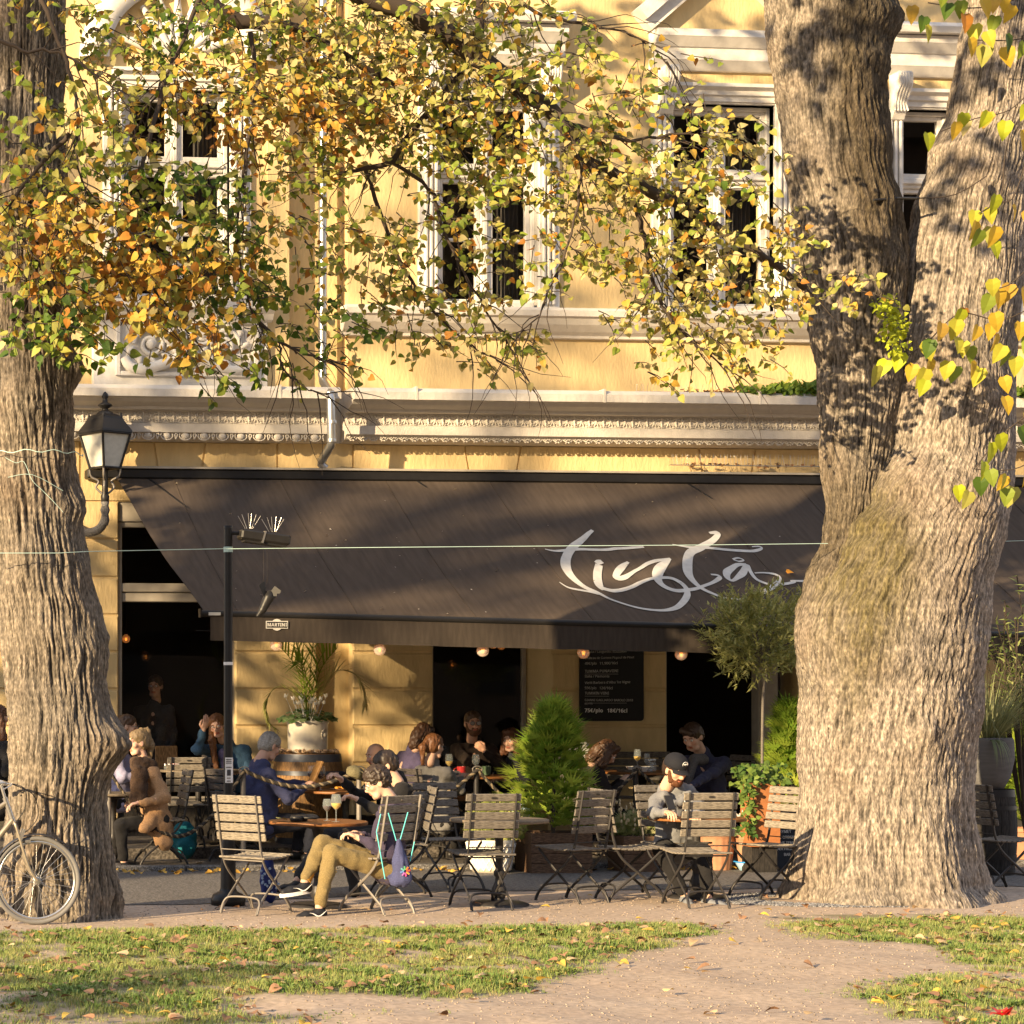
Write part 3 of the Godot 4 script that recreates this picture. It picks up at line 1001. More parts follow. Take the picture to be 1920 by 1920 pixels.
func frieze_motif() -> Mesh:
	var mb := MB.new()
	var r := 0.0075
	for s in [-1.0, 1.0]:
		mb.tube(V([Vector3(-0.086, 0, 0), Vector3(-0.045, 0.03 * s, 0.006), Vector3(0, 0.042 * s, 0.008), Vector3(0.045, 0.03 * s, 0.006), Vector3(0.086, 0, 0)]), r, 5, false)
		mb.tube(V([Vector3(0, 0.0, 0.006), Vector3(0.004, 0.035 * s, 0.012), Vector3(0, 0.062 * s, 0.006)]), PackedFloat32Array([0.006, 0.012, 0.006]), 5, false)
		for t in [-1.0, 1.0]:
			mb.tube(V([Vector3(0.0, 0.045 * s, 0.004), Vector3(0.022 * t, 0.062 * s, 0.01), Vector3(0.038 * t, 0.052 * s, 0.008), Vector3(0.03 * t, 0.042 * s, 0.006)]), PackedFloat32Array([0.005, 0.008, 0.008, 0.004]), 5, false)
			mb.tube(V([Vector3(0.086 * t, 0.0, 0.004), Vector3(0.075 * t, 0.028 * s, 0.01), Vector3(0.062 * t, 0.055 * s, 0.005)]), PackedFloat32Array([0.006, 0.010, 0.005]), 5, false)
		mb.ball(Vector3(0, 0.068 * s, 0.004), Vector3(0.011, 0.01, 0.009), 6)
	mb.ball(Vector3(0, 0, 0.006), Vector3(0.016, 0.02, 0.01), 7)
	return mb.mesh()

func egg_motif() -> Mesh:
	var mb := MB.new()
	mb.ball(Vector3(0, 0, 0.01), Vector3(0.05, 0.043, 0.04), 10)
	var ring := PackedVector3Array()
	for k in 13:
		var a := PI * (0.85 + 1.3 * k / 12.0)
		ring.append(Vector3(cos(a) * 0.068, sin(a) * 0.05 + 0.004, 0.018))
	mb.tube(ring, 0.009, 5, false)
	for s in [-1.0, 1.0]:
		mb.tube(V([Vector3(0.106 * s, 0.035, 0.02), Vector3(0.09 * s, 0.01, 0.028), Vector3(0.106 * s, -0.035, 0.01)]), 0.009, 5, false)
	return mb.mesh()

func leaf_motif() -> Mesh:
	var mb := MB.new()
	mb.tube(V([Vector3(-0.06, 0.02, 0), Vector3(-0.03, -0.012, 0.012), Vector3(0.0, 0.018, 0.014), Vector3(0.035, -0.015, 0.012), Vector3(0.06, 0.02, 0)]), 0.009, 5, false)
	for s in [-1.0, 1.0]:
		mb.ball(Vector3(0.03 * s, 0.018, 0.008), Vector3(0.018, 0.009, 0.012), 6, Basis(Vector3(0, 0, 1), 0.6 * s))
		mb.ball(Vector3(0.014 * s, -0.02, 0.006), Vector3(0.016, 0.008, 0.012), 6, Basis(Vector3(0, 0, 1), -0.5 * s))
	return mb.mesh()

func relief() -> MB:
	# horn of plenty with scrolling leaves and rosettes
	var mb := MB.new()
	for s in [-1.0, 1.0]:
		mb.tube(smooth(V([Vector3(-0.72 * s, -0.12, 0.0), Vector3(-0.62 * s, -0.24, 0.03), Vector3(-0.38 * s, -0.22, 0.06), Vector3(-0.12 * s, -0.12, 0.08), Vector3(0, 0, 0.06)]), 4), 0.06 if s > 0 else 0.05, 8)
		for q in 2:
			var c := Vector3((0.42 if q == 0 else 0.18) * s, 0.04 + 0.12 * q, 0)
			var sp := PackedVector3Array()
			for k in 26:
				var a := k * 0.42; var rr := 0.19 - k * 0.0066
				sp.append(c + Vector3(cos(a) * rr * s, sin(a) * rr, 0.03))
			mb.tube(sp, 0.026, 6)
			mb.ball(c + Vector3(0, 0, 0.03), Vector3(0.06, 0.06, 0.05), 8)
			for k in 9:
				var a := TAU * k / 9.0
				mb.ball(c + Vector3(cos(a) * 0.24, sin(a) * 0.2, 0.02), Vector3(0.07, 0.03, 0.03), 7, Basis(Vector3(0, 0, 1), a + 0.5))
	for k in 12:
		mb.ball(Vector3(-0.6 + k * 0.11, 0.2 + 0.05 * sin(k * 2.0), 0.02), Vector3(0.05, 0.035, 0.035), 7, Basis(Vector3(0, 0, 1), k * 0.8))
	return mb

# ---------------------------------------------------------------- awning
func awn_y(x: float, z: float) -> float:
	var t := (z - 0.12) / 2.88
	return 4.24 + (2.60 - 0.0224 * (x + 4.5) - 4.24) * t - 0.05 * sin(PI * t)

func awn_fold(x: float, t: float) -> float:
	noise.frequency = 0.5
	return (0.03 * noise.get_noise_2d(x * 1.1 - t * 2.0, t * 2.0) + 0.014 * noise.get_noise_2d(x * 3.5 - t * 6.0, t * 1.5 + 20.0)) * sin(PI * clampf(t, 0, 1))

func awn(x: float, t: float, lift := 0.0) -> Vector3:
	var z := 0.12 + 2.88 * t
	return Vector3(x, awn_y(x, z) + lift, z)

func make_awning() -> void:
	var a := thing("awning", "long black fabric awning with white lettering over the terrace", "awning", Vector3(0, 4.24, 0.12))
	var xr := 6.9
	var rows := []; var under := []
	for i in 41:
		var t := i / 40.0
		var r := PackedVector3Array(); var u := PackedVector3Array()
		for k in 141:
			var s := k / 140.0
			var x := lerpf(lerpf(-4.65, -4.34, t), xr, s)
			noise.frequency = 0.5
			var d := awn_fold(x, t)
			noise.frequency = 2.2
			d += 0.003 * noise.get_noise_2d(x * 2.0, t * 2.0) * sin(PI * t)
			r.append(awn(x, t, d)); u.append(awn(x, t, d - 0.006))
		rows.append(r); under.append(u)
	var mb := MB.new()
	mb.grid(rows)
	under.reverse()
	mb.grid(under)
	mb.grid([rows[0], under[40]])
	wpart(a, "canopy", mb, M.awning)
	# sewn seams
	var x := -4.0
	while x < xr:
		mb = MB.new()
		var p := PackedVector3Array()
		for i in 21:
			p.append(awn(x, i / 20.0, 0.003 + awn_fold(x, i / 20.0)))
		mb.tube(p, 0.0045, 5, false, 0.5)
		wpart(a, "seam", mb, M.awning)
		x += 1.22
	mb = MB.new()
	mb.tube(V([awn(-4.37, 1.0, -0.03), awn(xr, 1.0, -0.03)]), 0.036, 10)
	mb.bx(-4.385, -4.37, awn_y(-4.5, 3.0) - 0.075, awn_y(-4.5, 3.0) + 0.012, 2.957, 3.045)
	wpart(a, "front_bar", mb, M.black)
	wpart(a, "bar_cap", box_mesh(-4.30, -4.18, awn_y(-4.4, 3.0) - 0.052, awn_y(-4.4, 3.0) - 0.022, 3.03, 3.04), M.chalk2)
	wpart(a, "cassette", box_mesh(-4.98, xr, 4.19, 4.30, 0.01, 0.22, 0.015), M.black)
	wpart(a, "flashing", box_mesh(-4.66, xr, 4.302, 4.325, 0.0, 0.24), M.frame)
	for ex in [-4.3, -1.2, 2.0, 5.4]:
		mb = MB.new()
		mb.tube(V([Vector3(ex, 4.2, 0.15), Vector3(ex + 0.75, (4.2 + awn_y(ex, 3.0)) * 0.5 - 0.12, 1.55), awn(ex, 0.985, -0.06)]), 0.025, 6)
		wpart(a, "folding_arm", mb, M.black)
	# hanging valance with a wavy, weathered hem
	var top := PackedVector3Array(); var m1 := PackedVector3Array(); var bot := PackedVector3Array()
	for k in 161:
		var vx := lerpf(-4.28, xr, k / 160.0)
		var y := awn_y(vx, 3.0) - 0.05
		noise.frequency = 1.6
		var w := 0.012 * noise.get_noise_2d(vx * 2.0, 1.0)
		top.append(Vector3(vx, y, 3.02)); m1.append(Vector3(vx, y - 0.12, 3.025 + w * 0.5)); bot.append(Vector3(vx, y - 0.245 + 0.006 * noise.get_noise_2d(vx * 0.8, 9.0), 3.025 + w))
	mb = MB.new()
	mb.grid([bot, m1, top])
	var hem := bot.duplicate()
	for k in hem.size(): hem[k] += Vector3(0, 0.016, 0.003)
	var hem2 := bot.duplicate()
	for k in hem2.size(): hem2[k] += Vector3(0, -0.002, 0.003)
	mb.grid([hem2, hem])
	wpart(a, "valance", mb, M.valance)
	# small sponsor plate printed on the valance
	var c := Vector3(-3.61, 2.454, 3.034)
	var sign_ := Node3D.new(); sign_.name = "valance_logo"; a.add_child(sign_); sign_.position = c - a.position
	mb = MB.new(); mb.prism(circle(0.058, 24), Transform3D(Basis.IDENTITY, Vector3(0, 0, 0.0)), 0.002)
	part(sign_, "logo_disc", mb, M.logo)
	mb = MB.new(); mb.bx(-0.112, 0.112, -0.038, 0.038, 0.002, 0.004)
	part(sign_, "logo_plate", mb, M.logo)
	mb = MB.new(); mb.bx(-0.103, 0.103, -0.029, 0.029, 0.004, 0.006)
	part(sign_, "logo_field", mb, M.black)
	text(sign_, "logo_letters", "MARTINI", 0.047, M.logo, Vector3(0, 0, 0.008), true)
	# brush lettering on the canopy
	var strokes := [
		[Vector3(0.459, 3.565, 1.156), 5, Vector3(0.192, 3.41, 1.408), 11, Vector3(-0.037, 3.265, 1.651), 14, Vector3(-0.171, 3.104, 1.926), 18, Vector3(-0.2, 2.979, 2.145), 15, Vector3(-0.151, 2.869, 2.339), 10, Vector3(-0.051, 2.796, 2.464), 7, Vector3(0.048, 2.719, 2.6), 4, Vector3(0.251, 2.637, 2.741), 4, Vector3(0.492, 2.615, 2.772), 5, Vector3(0.691, 2.657, 2.688), 8, Vector3(0.89, 2.772, 2.477), 10, Vector3(0.97, 2.864, 2.313), 9, Vector3(0.949, 2.944, 2.174), 8, Vector3(0.867, 2.987, 2.102), 5, Vector3(0.688, 2.986, 2.109), 5, Vector3(0.494, 2.928, 2.214), 6, Vector3(0.291, 2.859, 2.341), 7, Vector3(0.137, 2.828, 2.402), 8, Vector3(0.047, 2.846, 2.373), 9],
		[Vector3(-0.382, 2.916, 2.261), 2, Vector3(-0.324, 2.855, 2.368), 4, Vector3(-0.16, 2.82, 2.426), 4, Vector3(-0.056, 2.79, 2.475), 5],
		[Vector3(-0.248, 3.321, 1.562), 2, Vector3(-0.137, 3.309, 1.579), 4, Vector3(0.079, 3.318, 1.562), 5, Vector3(0.434, 3.327, 1.539), 5, Vector3(0.686, 3.343, 1.51), 5, Vector3(0.891, 3.357, 1.482), 4],
		[Vector3(0.227, 3.146, 1.847), 12, Vector3(0.117, 3.025, 2.056), 14, Vector3(0.028, 2.888, 2.298), 15, Vector3(0.032, 2.827, 2.407), 8],
		[Vector3(0.209, 3.161, 1.821), 7, Vector3(0.246, 3.171, 1.803), 9, Vector3(0.287, 3.178, 1.791), 7],
		[Vector3(0.581, 3.18, 1.78), 4, Vector3(0.438, 3.103, 1.914), 11, Vector3(0.299, 3.001, 2.092), 9, Vector3(0.406, 3.002, 2.088), 8, Vector3(0.585, 3.079, 1.952), 5, Vector3(0.859, 3.176, 1.781), 6, Vector3(1.078, 3.21, 1.721), 4],
		[Vector3(1.078, 3.21, 1.721), 3, Vector3(0.898, 3.113, 1.887), 15, Vector3(0.763, 3.005, 2.074), 16, Vector3(0.745, 2.912, 2.236), 12, Vector3(0.829, 2.851, 2.34), 8, Vector3(0.977, 2.852, 2.334), 6, Vector3(1.106, 2.865, 2.307), 5, Vector3(1.303, 2.922, 2.203), 5, Vector3(1.43, 2.972, 2.113), 7, Vector3(1.451, 3.01, 2.048), 5, Vector3(1.372, 3.016, 2.04), 3],
		[Vector3(1.786, 3.544, 1.172), 4, Vector3(1.885, 3.545, 1.17), 8, Vector3(1.795, 3.477, 1.277), 9, Vector3(1.574, 3.376, 1.44), 11, Vector3(1.387, 3.309, 1.551), 13, Vector3(1.235, 3.166, 1.79), 16, Vector3(1.121, 3.007, 2.06), 15, Vector3(1.122, 2.883, 2.274), 9, Vector3(1.2, 2.805, 2.41), 6, Vector3(1.323, 2.745, 2.511), 4, Vector3(1.512, 2.746, 2.503), 4, Vector3(1.746, 2.808, 2.387), 7, Vector3(1.939, 2.889, 2.241), 8, Vector3(2.086, 2.964, 2.108), 7, Vector3(2.138, 3.015, 2.022), 6, Vector3(2.112, 3.046, 1.97), 5, Vector3(2.017, 3.061, 1.947), 3, Vector3(1.9, 3.057, 1.957), 2],
		[Vector3(1.256, 3.406, 1.397), 2, Vector3(1.421, 3.375, 1.445), 4, Vector3(1.594, 3.363, 1.461), 5, Vector3(1.88, 3.34, 1.494), 5, Vector3(2.097, 3.322, 1.519), 5, Vector3(2.213, 3.336, 1.494), 4, Vector3(2.223, 3.362, 1.452), 3, Vector3(2.136, 3.368, 1.444), 2],
		[Vector3(1.898, 3.159, 1.788), 5, Vector3(1.771, 3.151, 1.803), 7, Vector3(1.602, 3.068, 1.946), 12, Vector3(1.531, 2.985, 2.087), 10, Vector3(1.57, 2.955, 2.139), 5, Vector3(1.76, 3.056, 1.962), 11, Vector3(1.898, 3.152, 1.798), 7, Vector3(1.868, 3.076, 1.926), 7, Vector3(1.862, 2.982, 2.085), 7, Vector3(1.956, 2.92, 2.188), 5],
		[Vector3(1.794, 3.222, 1.686), 3, Vector3(1.872, 3.242, 1.652), 3, Vector3(1.911, 3.217, 1.693), 3, Vector3(1.846, 3.197, 1.726), 3, Vector3(1.798, 3.219, 1.691), 3],
		[Vector3(2.04, 2.921, 2.184), 5, Vector3(2.256, 2.953, 2.123), 4, Vector3(2.225, 2.965, 2.103), 3, Vector3(2.419, 2.954, 2.117), 5, Vector3(2.497, 2.955, 2.114), 5]]
	for st in strokes:
		var pts := PackedVector3Array(); var wd := PackedVector3Array()
		for k in range(0, st.size(), 2):
			pts.append(st[k]); wd.append(Vector3(float(st[k + 1]) / 360.0, 0, 0))
		pts = smooth(pts, 6); wd = smooth(wd, 6)
		mb = MB.new()
		var l := PackedVector3Array(); var r := PackedVector3Array()
		for k in pts.size():
			var q := pts[k]
			var t := pts[mini(k + 1, pts.size() - 1)] - pts[maxi(k - 1, 0)]
			var nz := Vector3(0, 1, 0.45).normalized()
			var side := nz.cross(t.normalized()) * maxf(wd[k].x, 0.004)
			# strokes are drawn on the sloped cloth: keep both edges on its surface
			for s in [-1.0, 1.0]:
				var e: Vector3 = q + side * s * Vector3(1, 0, 1.9)
				noise.frequency = 0.5
				var tt := (e.z - 0.12) / 2.88
				e.y = awn_y(e.x, e.z) + awn_fold(e.x, tt) + 0.010
				if s < 0: l.append(e)
				else: r.append(e)
		mb.grid([l, r])
		mb.face_up()
		wpart(a, "letter_stroke", mb, M.logo)

func circle(r: float, n: int) -> PackedVector2Array:
	var p := PackedVector2Array()
	for k in n:
		p.append(Vector2(cos(TAU * k / n), sin(TAU * k / n)) * r)
	return p

func text(par: Node3D, nm: String, s: String, size: float, m: Material, at: Vector3, bold := false, font := "Droid Sans") -> MeshInstance3D:
	var tm := TextMesh.new()
	tm.text = s
	var f := SystemFont.new()
	f.font_names = PackedStringArray([font])
	if bold: f.font_weight = 700
	tm.font = f
	tm.font_size = 24
	tm.pixel_size = size / 24.0
	tm.depth = 0.002
	tm.curve_step = 2.0
	return part(par, nm, tm, m, Transform3D(Basis.IDENTITY, at))


# ---------------------------------------------------------------- trees
# pairs: left edge, right edge of the trunk, from the foot upwards
func trunk_mesh(pairs: Array, cols: int, rows_n: int, burls: Array, moss: Callable, tone: Color, sd: int, zs := 0.9, flare := 0.1, ys := 0.75, amp := 1.0, fq := 1.0, rk := 1.0, moss_tone := Color(0.13, 0.105, 0.02)) -> MB:
	var cen := PackedVector3Array(); var rad := PackedVector3Array()
	for k in range(0, pairs.size(), 2):
		var a: Vector3 = pairs[k]; var b: Vector3 = pairs[k + 1]
		cen.append((a + b) * 0.5); rad.append(Vector3((b.x - a.x) * 0.5 * rk, 0, 0))
	# resample by height
	var y0 := cen[0].y; var y1 := cen[cen.size() - 1].y
	var rows := []; var cc := []
	noise.fractal_octaves = 3
	for i in rows_n:
		var y := lerpf(y0, y1, float(i) / (rows_n - 1))
		var j := 0
		while j < cen.size() - 2 and cen[j + 1].y < y: j += 1
		var t := clampf((y - cen[j].y) / (cen[j + 1].y - cen[j].y), 0, 1)
		var t2 := t * t * (3 - 2 * t)
		var c := cen[j].lerp(cen[j + 1], t2)
		var r := lerpf(rad[j].x, rad[j + 1].x, t2)
		var ring := PackedVector3Array(); var cr := PackedColorArray()
		for k in cols:
			var a := -TAU * k / cols
			var d := Vector3(cos(a), 0, sin(a) * zs)
			var fl := 1.0 + flare * exp(-(y - y0) * 2.2) * cos(a * 6.0 + sd)
			var p := c + d * r * fl
			p.y = y
			noise.frequency = 1.0
			noise.seed = sd
			var tw := a + 0.12 * sin(y * 1.3 + sd)
			var q := Vector3(cos(tw) * 6.4, y * ys, sin(tw) * 6.4) * (0.5 + r) * fq
			var n1 := noise.get_noise_3dv(q * 1.9)
			var n2 := noise.get_noise_3dv(q * Vector3(3.9, 2.6, 3.9) + Vector3(9, 0, 0))
			var n3 := noise.get_noise_3dv(p * 1.1)
			var ridge := 1.0 - absf(n1) * 2.2
			var h := amp * (0.026 * ridge + 0.018 * n2) + 0.05 * n3
			var knot := 0.0
			for bl in burls:
				var e := (p - bl[0] as Vector3) / float(bl[1])
				var l2 := e.length_squared()
				if l2 < 6.0:
					h += bl[2] * exp(-l2)
					knot = maxf(knot, exp(-l2 * 1.5))
			if knot > 0.05:
				h += knot * 0.03 * noise.get_noise_3dv(p * 9.0)
			ring.append(p + d.normalized() * (h - 0.02))
			var s := clampf(ridge * 0.8 + 0.32 + n2 * 0.6, 0.16, 1.2)
			var col := tone * s
			col = col.lerp(Color(0.30, 0.20, 0.13), clampf(n3 * 0.6, 0, 0.35))
			var mo: float = clampf(moss.call(p, d) + n2 * 0.5, 0, 1)
			col *= 1.0 - 0.35 * clampf(knot * 1.4 - 0.5, 0, 1)
			var patch := noise.get_noise_3dv(p * 0.8 + Vector3(30, 0, 0))
			col = col.lerp(Color(0.30, 0.27, 0.235), clampf(patch * 0.9, 0, 0.45))
			cr.append(col.lerp(moss_tone * (0.45 + 0.75 * s), mo * 0.85))
		rows.append(ring); cc.append(cr)
	noise.fractal_octaves = 2
	noise.seed = 3
	var mb := MB.new()
	mb.grid(rows, true, cc)
	return mb

func leaf_tint(pal: int) -> Color:
	var r := rng.randf()
	var dark := Color(0.075, 0.135, 0.02); var green := Color(0.20, 0.26, 0.035); var lime := Color(0.34, 0.33, 0.075)
	var pale := Color(0.50, 0.43, 0.19); var gold := Color(0.50, 0.32, 0.055); var orange := Color(0.43, 0.19, 0.035); var brown := Color(0.24, 0.11, 0.03)
	var c: Color
	match pal:
		0: c = dark if r < 0.5 else (green if r < 0.85 else lime)
		1: c = green if r < 0.28 else (lime if r < 0.64 else (pale if r < 0.8 else (gold if r < 0.93 else (dark if r < 0.94 else orange))))
		2: c = lime if r < 0.34 else (pale if r < 0.76 else (green if r < 0.85 else (gold if r < 0.97 else orange)))
		3: c = gold if r < 0.50 else (orange if r < 0.72 else (lime if r < 0.84 else (brown if r < 0.92 else pale)))
		_: c = Color(0.42, 0.47, 0.03)
	return c * rf(0.8, 1.15)

# one drooping twig with leaves set alternately along it
func sprig(twigs: MB, p: Vector3, dir: Vector3, ln: float, nl: int, size: float, pal: int, xs: Array, cols: PackedColorArray) -> void:
	var pts := PackedVector3Array()
	var d := dir.normalized()
	var q := p
	for k in 5:
		pts.append(q)
		q += d * ln / 4.0
		d = (d + Vector3(rf(-0.2, 0.2), rf(-0.32, 0.05), rf(-0.2, 0.2))).normalized()
	if twigs:
		twigs.tube(pts, PackedFloat32Array([0.0055, 0.0045, 0.004, 0.003, 0.0015]), 3, false)
	for k in nl:
		var t := float(k + 1) / nl
		var i := mini(3, int(t * 3.99))
		var c := pts[i].lerp(pts[i + 1], t * 4.0 - i)
		var out := Vector3(rf(-1, 1), rf(-1.3, 0.35), rf(-1, 1)).normalized()
		c += out * 0.02
		var up := Vector3(rf(-1.1, 0.2), rf(0.0, 0.8), rf(0.15, 1.2)).normalized()
		var zz := out.cross(up).normalized()
		up = zz.cross(out).normalized()
		var s := size * rf(0.7, 1.25)
		xs.append(Transform3D(Basis(out * s, up * s, zz * s * rf(0.8, 1.05)), c))
		cols.append(leaf_tint(pal))

# the leaves nearest the picture's eye become parts of their own, the rest one mass
func hang_leaves(tree: Node3D, xs: Array, cols: PackedColorArray, singles: int, nm := "leaf") -> void:
	var order := range(xs.size())
	order.sort_custom(func(a, b): return xs[a].origin.z > xs[b].origin.z)
	var lm := leaf_mesh()
	var keep := {}
	var var_m := {}
	var seen_n := 0
	for i in order:
		if seen_n >= singles: break
		var o: Vector3 = xs[i].origin
		if o.y > 9.4 or o.x < -8.4: continue
		keep[i] = true
		seen_n += 1
		var key := int(cols[i].r * 14) * 1000 + int(cols[i].g * 14) * 20 + int(cols[i].b * 10)
		if not var_m.has(key):
			var m := leaf_mesh(); 
			for k in m.c.size(): m.c[k] = cols[i]
			var_m[key] = m.mesh()
		var t: Transform3D = xs[i]
		t.origin -= tree.position
		part(tree, nm, var_m[key], M.leaf, t)
	var rx := []; var rc := PackedColorArray()
	for i in xs.size():
		if not keep.has(i):
			var t: Transform3D = xs[i]
			t.origin -= tree.position
			rx.append(t); rc.append(cols[i])
	if rx.size():
		scatter(tree, "foliage", lm.mesh(), M.leaf, rx, rc)

func limb(par: Node3D, pts: PackedVector3Array, r0: float, r1: float) -> void:
	var p := smooth(pts, 5)
	var rr := PackedFloat32Array()
	for k in p.size():
		noise.frequency = 2.0
		p[k] += Vector3(noise.get_noise_1d(k * 0.37 + pts[0].x * 7), noise.get_noise_1d(k * 0.41 + pts[0].y * 5), 0) * 0.03
		rr.append(lerpf(r0, r1, float(k) / (p.size() - 1)) * rf(0.9, 1.1))
	var mb := MB.new()
	mb.tube(p, rr, 7)
	wpart(par, "limb", mb, M.twig)

